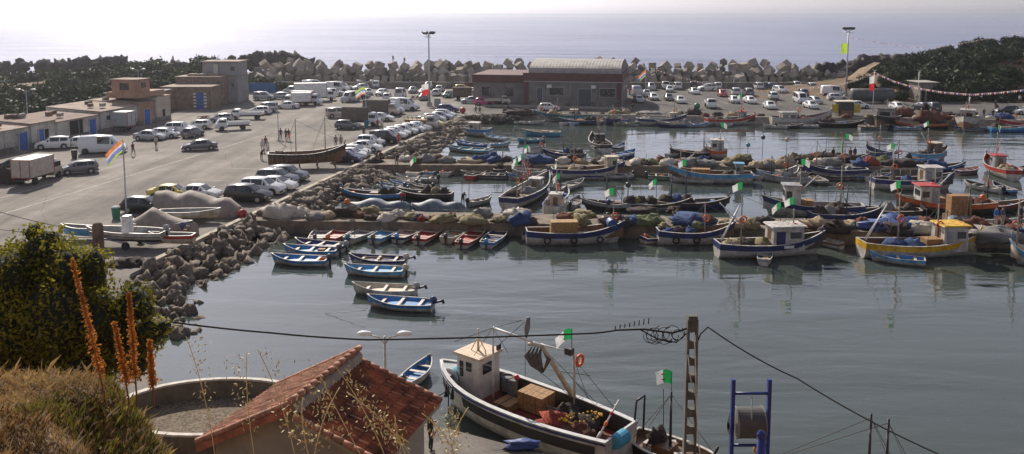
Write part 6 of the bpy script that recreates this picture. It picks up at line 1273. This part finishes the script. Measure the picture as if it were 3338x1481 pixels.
mb=MB(); mb.tube([Lc(1722,1122,38.4),Lc(1765,1125,38.2),Lc(1868,1295,37.9)],[.09,.12,.13],8); mb.tube([Lc(1870,1150,37.7),Lc(1875,1370,37.7)],[.05,.08],8); mb.build('crane_arm',mat('crane_cream',(.50,.46,.36),.6,0,.2,4,dirt=(.33,.25,.16)),big)
mb=MB(); 
for k in range(4): mb.tube([Lc(1735+k*10,1130,38.2),Lc(1715+k*14,1160,38.2),Lc(1735+k*10,1190+k*6,38.2),Lc(1765,1212+k*2,38.2)],[.02,.11,.10,.03],7)
mb.tube([Lc(1765,1140,38.1),Lc(1790,1170,38.1),Lc(1770,1215,38.1)],[.02,.14,.03],7); mb.build('hanging_otter_boards',mat('grey_rubber',(.12,.11,.10),.8,0,.3,5),big)
mb=MB(); mb.tube([Lc(1722,1035,39.2),Lc(1718,1070,39.2),Lc(1715,1105,39.2)],[.10,.15,.03],8); mb.build('rolled_grey_net',mat('grey_net_roll',(.17,.17,.17),.9,0,.3,9),big)
mb=MB()
for a,b2 in(((1607,1069),(1545,1160)),((1607,1069),(1480,1115)),((1607,1069),(1700,1045)),((1620,1130),(1710,1050)),((1712,1105),(1712,1230)),((1765,1130),(1960,1330)),((1840,1205),(1930,1310)),((1870,1170),(1920,1310)),((1880,1180),(2010,1340)),((1720,1180),(1870,1300)),((1780,1205),(1925,1225)),((1607,1069),(1655,1150))): mb.tube([Lc(*a,38.6),Lc(*b2,37.9)],.016,4)
mb.build('rigging',mat('dark_rope',(.12,.11,.10),.9),big)
MB().torus(Lc(1890,1175,37.6),.24,.075,'x',14).build('lifebuoy',ORANGE,big)
MB().box(Lc(1856,1145,37.7),(.35,.3,.3)).build('pulley_block',DARKM,big)
fp=Lc(1864,1072,37.7); MB().tube([Lc(1864,1150,37.7),fp],.018,5).build('flag_staff',DARKM,big); ff=flag(big,fp,.85,.5,'dz',-hd,.55)
cr=MB()
for i in range(4):
    for j in range(2):
        for k in range(2): cr.box((.35-i*.36,-.45-j*.52,.80+k*.42),(.34,.5,.40),0,.03*(i%2))
cr.build('crate_stack',CRATE,big)
MB().box((1.0,-.1,.62),(.06,W*.62,.55)).build('deck_board',bmx('dark'),big); MB().box((-.6,-.62,.78),(2.6,.05,.42)).build('deck_board',bmx('grey'),big); MB().box((.95,.0,.72),(.9,1.0,.32)).build('wooden_hatch',CRATE,big)
MB().box((-.6,-.9,.60),(1.3,.8,.09)).build('red_hatch',bmx('red'),big); MB().box((1.6,-.95,.8),(.5,.5,.5)).build('winch',DARKM,big)
mb=MB(); mb.cyl((1.7,-.9,1.2),.28,.6,'z',12); mb.torus((1.7,-.9,1.55),.3,.03,'z',12); mb.cyl((1.3,-.8,1.1),.25,.9,'z',10); mb.build('winch_head',mat('winch_grey',(.13,.13,.13),.7,0,.3,6),big); MB().ell((1.2,-1.0,1.6),(.14,.14,.14),10,7).build('red_float',REDP,big)
for i,(x,y,a,c) in enumerate(((-2.0,.2,.9,'red'),(-2.9,-.4,.9,'dark'),(-3.4,.4,.8,'rust'),(-1.9,-.8,.6,'dark'))): MB().ell((x,y,.7),(a,a*.8,.55),14,9,0,.6,2,i*3,zmin=.56).build('net_heap',NETS[c],big)
fl_=MB()
for i in range(46):
    t=i/46*9; fl_.ell((-3.0+.75*math.cos(t)*(.6+.3*hsh(i)),-.3+.8*math.sin(t*1.3),1.15+.1*hsh(i,2)),(.065,.05,.05),6,4)
fl_.build('yellow_net_floats',mat('float_yellow',(.62,.36,.02),.5),big)
mb=MB(); a=Lc(1925,1470,34); b2=Lc(2018,1305,34); mb.tube([a,b2],.035,6); mb.build('marker_pole',WHITEP,big)
for t,c in((.25,WHITEF),(.5,ORF),(.72,REDF),(.88,WHITEF)): 
    p=a.lerp(b2,t); MB().tube([p,p.lerp(b2,.15)],.07,6).build('wrapped_cloth',c,big)
MB().cyl((-L/2-.1,.3,1.2),.3,.8,'y',14).build('blue_barrel',BROPE,big)
for x in(3.3,2.9): MB().tube([(x,1.62,1.6),(x,1.68,1.0)],[.03,.1],7).build('fender',RUB,big)
cable('mooring_rope','mooring rope hanging from the bow of the big foreground trawler into the water',[PD(1462,1258,39.2),PD(1462,1350,38.8),PD(1470,1370,38.4),PD(1463,1392,38)],.03,RUB,0,4)
cable('mooring_rope','thin mooring rope running left from the bow of the foreground trawler to the quay',[PD(1478,1258,38.9),PD(1385,1315,36.3)],.025,RUB,.05,8)
# bag on the quay, water anchors ropes
p=P(1700,1462); MB().ell((0,0,.15),(.75,.28,.22),12,8,0,.7,1.6,3,zmin=0).build('heap',NETS['bluetarp'],None,p); tag(bpy.data.objects['heap'],'crumpled blue plastic sheet lying on the quay by the trawler','sheet'); bpy.data.objects['heap'].name='plastic_sheet'
cable('mooring_rope','mooring rope slanting from the nearest white and blue skiff into the water',[P(1192,1012,WZ+.6),P(1060,1022,WZ+.02)],.015,DARKM,.02,6)
cable('mooring_rope','pale rope curving from the yellow banded trawler to the right edge boat',[PD(3212,802,72),PD(3240,812,71.5),PD(3275,805,70.5)],.03,WHITEP,.25,8)
# ---------------- ashore: covered boats, trailers, bins, nets ----------------
def draped(nm,lab,t,x,y,L,Wd,prof,m,h,cat='covered boat'):
    p=P(*T(t,x,y)); r=thing(nm,lab,cat,(p.x,p.y+Wd/2,0),R(h),'boats ashore'); rr=[]
    n=len(prof)*3-2
    for k in range(n):
        q=k/3; i=min(int(q),len(prof)-2); f=q-i; hh=prof[i]*(1-f)+prof[i+1]*f; xx=-L/2+L*k/(n-1); e=Wd/2*(min(1,.55+.45*math.sin(PI*k/(n-1))*1.4)); w1=.06*math.sin(k*2.1)
        rr.append([(xx,-e*1.08+w1,.03),(xx,-e+w1,hh*.55),(xx,-e*.55,hh*.86),(xx,-.05,hh),(xx,e*.55,hh*.86),(xx,e,hh*.55),(xx,e*1.08,.03)])
    mb=MB().grid(rr,0,True); mb.add(rr[0],[tuple(range(7))]); mb.add(rr[-1],[tuple(range(7))]); mb.build('tarpaulin_cover',m,r); return r
draped('covered_boat','long boat hidden under a beige tarpaulin beside the black hatchback','E',1790,600,8.2,2.8,[1.9,2.1,1.75,2.2,1.9,1.5,1.7,.9],NETS['beigetarp'],-12)
c_=draped('covered_boat','boat under a peaked beige tarpaulin with its white hull below','E',1450,790,6.0,2.2,[.9,1.5,2.3,1.7,1.35,1.2],NETS['beigetarp'],-10)
hull(c_,5.8,2.0,1.0,1.0,1.3,.7,.25,.3,.5,bmx('white'),bmx('grey'),bmx('grey'),bmx('white'),bmx('grey'))
for nm,lab,x,y,L,hc,bc,hh in [('boat_on_trailer','white speedboat with a centre console on a trailer by the round topped post',1120,900,6.6,'white','white',172),('upturned_boat','white boat lying tilted behind the peaked tarpaulin boat',1730,665,5.4,'cream','white',4),('red_boat_ashore','small red and white boat on the ground by the speedboat',1550,905,3.6,'cream','red',178),('blue_boat_ashore','pale blue boat half hidden by the tree',700,830,3.6,'sky','sky',170)]:
    p=P(*T('E',x,y)); r=thing(nm,lab,'boat ashore',(p.x,p.y+1,.55 if 'trailer' in nm else .25),R(hh),'boats ashore'); hull(r,L,L*.33,.75,.75,.95,.7,0,.3,.4,bmx(hc),bmx(bc),bmx('grey'),bmx('white'),bmx('grey'))
    if 'trailer' in nm:
        MB().box((-.2,0,1.25),(.6,.7,1.3),0,0,.85).build('console',WHITEP,r); MB().box((-.2,0,-.08),(L*.9,.12,.1)).build('trailer_beam',DARKM,r)
        m=MB(); m.grid([[(a[0][0],s*(a[1][1]+.02),a[1][2]),(a[0][0],s*(a[3][1]+.03),a[3][2])] for a in hullpts(L,L*.33,.75,.75,.95,.7,0,.3) for s in(1,)][:12]) ; m.build('dark_hull_side',bmx('black'),r)
        for s in(-1,1): wheel(r,-.6,s*1.0,.3,.18,True).location.z=-.25
        motor(r,-L/2,.7,'grey')
p=P(*T('E',1720,800)); r=thing('outboard_on_stand','blue outboard motor standing by the peaked tarpaulin boat','outboard motor',(p.x,p.y,.5)); motor(r,0,.3,'navy'); MB().box((0,0,-.1),(.4,.5,.8)).build('stand',WOOD,r)
def bin_(t,x,y,c,lid,lab):
    p=P(*T(t,x,y)); r=thing('litter_bin',lab,'bin',p); MB().cyl((0,0,.5),.30,1.0,'z',14,0,.38).build('drum',mat('bin_'+c,BC[c],.6,0,.2,3),r); MB().ell((0,0,1.0),(.4,.4,.14),12,6,zmin=.98).build('bin_bags',lid,r)
bin_('E',1083,608,'green',WHITEF,'green bin with white rubbish on top by the flag lamp post'); bin_('A',1615,850,'blue',bmx('blue'),'blue barrel beside the parked white hatchback'); bin_('A',695,1048,'dark',CONC,'dark rubbish bin beside the white panel van'); bin_('B',1128,760,'teal',bmx('teal'),'teal barrel standing behind the tarpaulin truck cab')
def ball(t,x,y,r_,c,lab):
    p=P(*T(t,x,y)); r=thing('mooring_buoy',lab,'buoy',p); MB().ell((0,0,r_),(r_,r_,r_),14,9).build('float',bmx(c),r); MB().torus((0,0,2*r_),.1,.03,'y',8).build('ring',STEEL,r)
ball('B',2025,628,.55,'red','large red round buoy on the quay corner'); ball('E',2262,606,.42,'red','red round buoy with cream lid at the kerb by the covered boat'); ball('C',1920,590,.6,'green','green ball on the far quay')
# net piles on piers and quays
NG='fishing net piles on the piers'
def pile(t,x,y,wpx,hpx,c,lab,z=.03,sq=.6):
    u,v=T(t,x,y); p=P(u,v,z); s=TL[t][2]; k=p.y/F; rx=wpx/s*k/2; hz=hpx/s*k*.9; ry=min(rx*sq+.2,1.5); o=MB(); o.ell((0,0,hz*.25),(rx,ry,hz*.8),18,10,0,.7,1.6,u*.1,zmin=0); r=o.build('net_pile',NETS[c],None,(p.x,p.y+ry*.7,z)); tag(r,lab,'fishing net',NG); r['u_']=u; return r
w1='on the first pier'
for x,y,wd,hh,c,l in [(300,665,330,130,'white','big whitish plastic wrapped net pile at the shore end of the first pier'),(480,650,220,85,'white','long pale net pile '),(640,680,200,60,'grey','white sheeted net pile '),(760,670,150,60,'tan','tan net pile '),(1060,660,170,50,'rust','dark rusty net pile '),(1160,680,150,45,'dark','dark net pile '),(1290,682,120,55,'green','yellow green net pile '),(1415,660,140,70,'white','white sack of net '),(1550,682,160,60,'olive','olive net pile '),
   (1630,690,90,50,'red','dark red net pile '),(1730,690,120,45,'rust','rust red net pile '),(1830,690,120,45,'olive','greenish net pile '),(1910,680,120,55,'rust','brown orange net pile '),(2030,690,160,45,'tan','pale brown net pile '),(2130,690,120,45,'dark','black net pile '),(2220,640,170,60,'white','whitish net pile under a sheet ')]: pile('F',x,y,wd,hh,c,l+(w1 if 'pier' not in l else ''))
for x,y,wd,hh,c,l in [(240,880,260,70,'white','long cream net roll '),(90,930,170,50,'olive','dull green net pile '),(230,920,150,50,'grey','grey net pile '),(860,885,260,50,'olive','heap of nets with red and yellow poles '),(1120,935,190,60,'white','light blue white net heap '),(1480,960,330,85,'green','big greenish cream net pile '),(1900,965,440,90,'blue','large navy net pile and tarpaulin '),(1740,880,80,60,'dark','dark net heap '),(1450,860,300,60,'dark','long black net heap on the far edge '),(1720,850,150,60,'dark','black net heap '),(2200,965,160,60,'tan','tan net pile ')]: pile('G',x,y,wd,hh,c,l+w1)
for x,y,wd,hh,c,l in [(40,845,220,60,'tan','beige net pile '),(230,805,160,50,'dark','dark stone coloured net pile '),(540,840,160,40,'olive','low olive net pile '),(640,850,200,36,'rust','flat rusty net '),(1010,840,110,80,'rust','orange rust net heap '),(1300,870,560,100,'bluetarp','long bright blue tarpaulin over nets '),(1290,800,190,70,'grey','grey sacks of net '),(1400,805,160,50,'grey','pale sacks of net '),(1520,810,170,50,'rust','orange net pile beside the blue tarpaulin '),(1940,850,200,80,'rust','dark rusty net heap by the people '),(2140,820,130,60,'rust','rusty net heap behind the people '),(2120,960,420,120,'grey','large grey tarpaulin heap at the right end '),(880,850,200,40,'olive','flat green net ')]: pile('H',x,y,wd,hh,c,l+w1)
w2='on the second pier'
for t,x,y,wd,hh,c,l in [('F',1490,135,160,50,'white','white net bag '),('F',1700,145,220,70,'grey','long grey blue net pile '),('F',1870,150,160,60,'grey','grey net pile near the shore '),('F',2100,150,260,40,'tan','sandy net pile '),('F',2240,130,110,60,'blue','blue net pile '),('G',20,330,90,60,'blue','blue sheet heap '),('G',390,385,380,70,'blue','long dark blue net pile '),('G',780,370,170,80,'dark','dark net heap '),('G',1000,385,140,40,'dark','low dark net heap '),('G',1380,385,160,50,'tan','beige net pile with planks '),
  ('G',1500,390,130,50,'green','green grey net pile '),('G',1660,400,160,60,'white','pale net pile '),('G',1850,400,230,65,'grey','grey net rolls '),('G',2020,405,240,50,'grey','long light grey net roll '),('H',60,330,150,80,'olive','large olive net pile '),('H',170,360,130,50,'tan','tan net mound '),('H',270,365,110,50,'grey','grey net mound '),('H',400,350,160,70,'tan','beige net mound '),('H',480,320,120,70,'olive','tall olive net pile '),('H',700,310,330,60,'dark','black net pile '),('H',760,345,200,60,'grey','grey tarpaulin hump '),('H',930,320,220,60,'dark','dark net pile by the people '),('H',1080,345,120,70,'red','red net heap '),('H',1330,350,300,50,'dark','long black net heap '),('H',1600,370,170,70,'blue','blue net pile at the far end '),
  ]: pile(t,x,y,wd,hh,c,l+w2)
w3='on the far quay'
for t,x,y,wd,hh,c,l in [('D',1350,805,170,70,'rust','black red net heap '),('D',1550,845,230,80,'rust','big dark rust net heap at the edge '),('D',1700,805,160,30,'dark','low dark net heap '),('D',2130,830,200,50,'blue','blue net heap '),('D',2040,830,80,30,'white','small pale net heap '),('C',270,650,300,60,'dark','long dark net heap left of the teal trawler '),('C',160,630,90,60,'dark','round dark net heap '),('C',1260,640,90,50,'tan','cream net bag near the hall corner '),('C',1900,650,150,60,'dark','dark net mound under the green ball '),('C',1500,640,260,25,'grey','low grey net along the edge '),
   ('B',2140,400,260,60,'rust','brown net pile near the cube wall '),('B',1960,395,80,50,'blue','blue tarpaulin heap near the cube wall ')]: pile(t,x,y,wd,hh,c,l+w3,z=0)
pile('E',60,290,280,150,'dark','dark heap of nets and junk at the left picture edge by the box truck',z=0); pile('F',1200,150,140,45,'dark','dark net heap at the root of the second pier',z=0); pile('E',1230,650,150,30,'olive','scraps of golden net on the ground by the green bin',z=0)
pile('E',1150,1060,330,60,'dark','dark clutter of trailers and gear behind the left tree',z=0); pile('E',2130,610,120,40,'grey','grey heap of gear behind the beige covered boat',z=0)
# smaller heaps that crowd the pier tops, and small boats tied along them
rr=random.Random(5)
for nm,x0,x1,yy,lab in (('P1',-16,56,lambda x:74.6-.085*(x+18)+rr.uniform(-1.2,1.6),'small heap of nets and ropes on the first pier'),('P2',-12,47,lambda x:102.9-.03*(x+12)+rr.uniform(-1.2,1.3),'small heap of nets and sacks on the second pier'),('Q',-2,85,lambda x:153.2-.115*(x+2)+rr.uniform(0,1.8),'small heap of nets and gear along the far quay edge')):
    n_=34 if nm!='Q' else 24
    for k in range(n_):
        x=x0+(x1-x0)*(k+rr.random())/n_; y=yy(x)-.8*(nm=='P1')*(x>20)*.5; r_=rr.uniform(.45,1.1); o=MB(); o.ell((0,0,r_*.2),(r_*1.2,r_*.8,r_*.62),12,8,0,.8,1.8,k*1.7,zmin=0); c_=rr.choice(['dark','dark','olive','grey','tan','rust','blue','green','dark','white'])
        r=o.build('net_heap',NETS[c_],None,(x,y,.03),rr.uniform(0,3)); tag(r,{'dark':'blackish ','olive':'olive ','grey':'grey ','tan':'tan ','rust':'rusty ','blue':'dark blue ','green':'green ','white':'whitish '}[c_]+lab,'fishing net','small net heaps'); r['u_']=scr((x,y,0))[0]
TS=[('navy','dark','white'),('dark','dark','grey'),('sky','blue','white'),('white','grey','grey'),('blue','navy','white'),('black','dark','dark'),('green','dark','white')]
for nm,xs,y0,sl,lab in (('a',[-9,2,6.5,11,20,24.5,31,35,39.5],78.3,-.085,'at the far side of the first pier'),('b',[-3,2,8,12.5,19,27,32,37,41],98.6,-.02,'at the near side of the second pier'),('c',[5,15,21,27,33,39,44],106.2,-.03,'at the far side of the second pier'),('d',[3,20,31,47,60,65,74,79],148.5,-.11,'tied under the far quay')):
    for k,x in enumerate(xs):
        b_,i_,h_=TS[(k*3+len(nm)+ord(nm))%7]; L_s=rr.choice([4.5,5.0,5.5]); cl=rr.choice(['n','n','nc','o','np']); mt_=rr.choice([None,'black','dark']); y=y0+sl*(x+9)+rr.uniform(-.3,.3); key=('sk',L_s,b_,i_,h_,mt_,False,cl)
        c=Vector((x+rr.uniform(-.8,.8),y,WZ)); r=inst(key,lambda: make_skiff(L_s,b_,i_,h_,mt_,False,cl,key),c,R(rr.choice([0,180])+rr.uniform(-14,14)),b_+' and '+h_+' skiff '+lab,BG); r['u_']=scr(c)[0]
# buoy flag markers on the piers
def marker(t,x,y,ht,c,lab,fl=None,z=.03):
    p=P(*T(t,x,y),z); r=thing('marker_pole',lab,'pole',p,0,'poles with floats and flags'); r['u_']=scr(p)[0]; MB().tube([(0,0,0),(.05,0,ht)],.03,5).build('pole',DARKM,r)
    if c: MB().ell((.05,0,ht*.8),(.28,.28,.28),10,7).build('float',bmx(c),r)
    if fl: flag(r,(.05,0,ht),.85,.55,fl,0,.6)
for t,x,y,ht,c,fl,lab in [('G',1535,830,3.2,None,'dz','thin pole with a green and white flag behind the first pier'),('G',1215,830,2.8,None,None,'bare pole left of the black float pole behind the first pier'),('G',1270,830,3.3,'dark',None,'pole with a dark float roll behind the first pier'),('G',1090,830,1.2,'navy',None,'short pole with a navy float behind the first pier'),('F',945,640,1.6,'orange',None,'pole with an orange bundle at the first pier'),
   ('H',88,290,2.2,'teal',None,'pole with a grey green float on the second pier'),('H',205,290,3.4,'dark',None,'pole with a dark and pink bundle on the second pier'),('H',395,300,3.2,'pink',None,'pole with a pale ring on the second pier'),('H',708,300,3,None,None,'bare pole among the people on the second pier'),('H',1260,340,2.0,'grey',None,'short pole with a grey float on the second pier'),('F',1400,275,2.2,None,None,'thin pole beside the flag at the second pier'),('F',1590,215,1.5,None,'dz','low pole with a green and cream flag at the second pier'),
   ('G',250,560,2.6,None,'dz','pole with a green and cream flag in front of the second pier'),('H',345,850,2.3,None,'dz','pole with a green white flag on the first pier near the navy trawler'),('H',1945,780,2.6,'orange',None,'pole with an orange float near the crates on the first pier'),('G',640,640,1.8,None,'dz','pole with a pale flag near the grey trawler'),('H',820,720,3.2,'dark',None,'pole with a black bundle rising behind the first pier'),('F',2015,545,2.6,None,None,'bare pole by the bending fisherman'),('F',2080,545,2.4,None,None,'second bare pole by the bending fisherman')]: marker(t,x,y,ht,c,lab,fl,z=WZ if 'behind' in lab or 'fisherman' in lab or 'front' in lab else .03)
cr=P(*T('H',1820,760),.0); r=thing('crate_tower','tall stack of wooden fish crates behind the first pier','crates',(cr.x,cr.y+1.2,.0))
MB().box((0,0,-.5),(2.2,1.4,1.05)).build('pallet',WOOD,r)
for i in range(3):
    for k in range(5): MB().box((-.62+i*.62,0,.22+k*.36),(.6,.95,.34)).build('fish_crate',CRATE,r)
# ---------------- haze ----------------
hz=MB().box((0,2480,13.0),(9000,5200,34)).build('haze',mat('haze_shell',(1,1,1)),None); hz['kind']='stuff'; tag(hz,'thin bright sea haze in front of the horizon','haze')
hm=bpy.data.materials.new('haze_volume'); hm.use_nodes=True; n=hm.node_tree.nodes; n.remove(n['Principled BSDF']); pv=n.new('ShaderNodeVolumePrincipled'); pv.inputs['Color'].default_value=(.93,.95,1,1); pv.inputs['Density'].default_value=.00023; pv.inputs['Anisotropy'].default_value=.82
hm.node_tree.links.new(pv.outputs[0],n['Material Output'].inputs['Volume']); hz.data.materials[0]=hm
# ---------------- unique labels ----------------
ORD=['','first','second','third','fourth','fifth','sixth','seventh','eighth','ninth','tenth','eleventh','twelfth','thirteenth','fourteenth','fifteenth','sixteenth','seventeenth','eighteenth','nineteenth','twentieth']+['%d%s'%(i,{1:'st',2:'nd',3:'rd'}.get(i%10,'th')) for i in range(21,260)]
bylab={}
for o in COL.objects:
    if o.parent is None and 'label' in o: bylab.setdefault(o['label'],[]).append(o)
for lab,os_ in bylab.items():
    if len(os_)>1 and os_[0].get('category') not in('concrete block','boulder'):
        os_.sort(key=lambda o:(o.get('u_',0)))
        for i,o in enumerate(os_): o['label']=lab+', '+ORD[i+1]+' from the left'
for o in COL.objects:
    if 'u_' in o: del o['u_']
    if 'label' in o and len(o['label'].split())>16: print('LONG',len(o['label'].split()),o['label'])
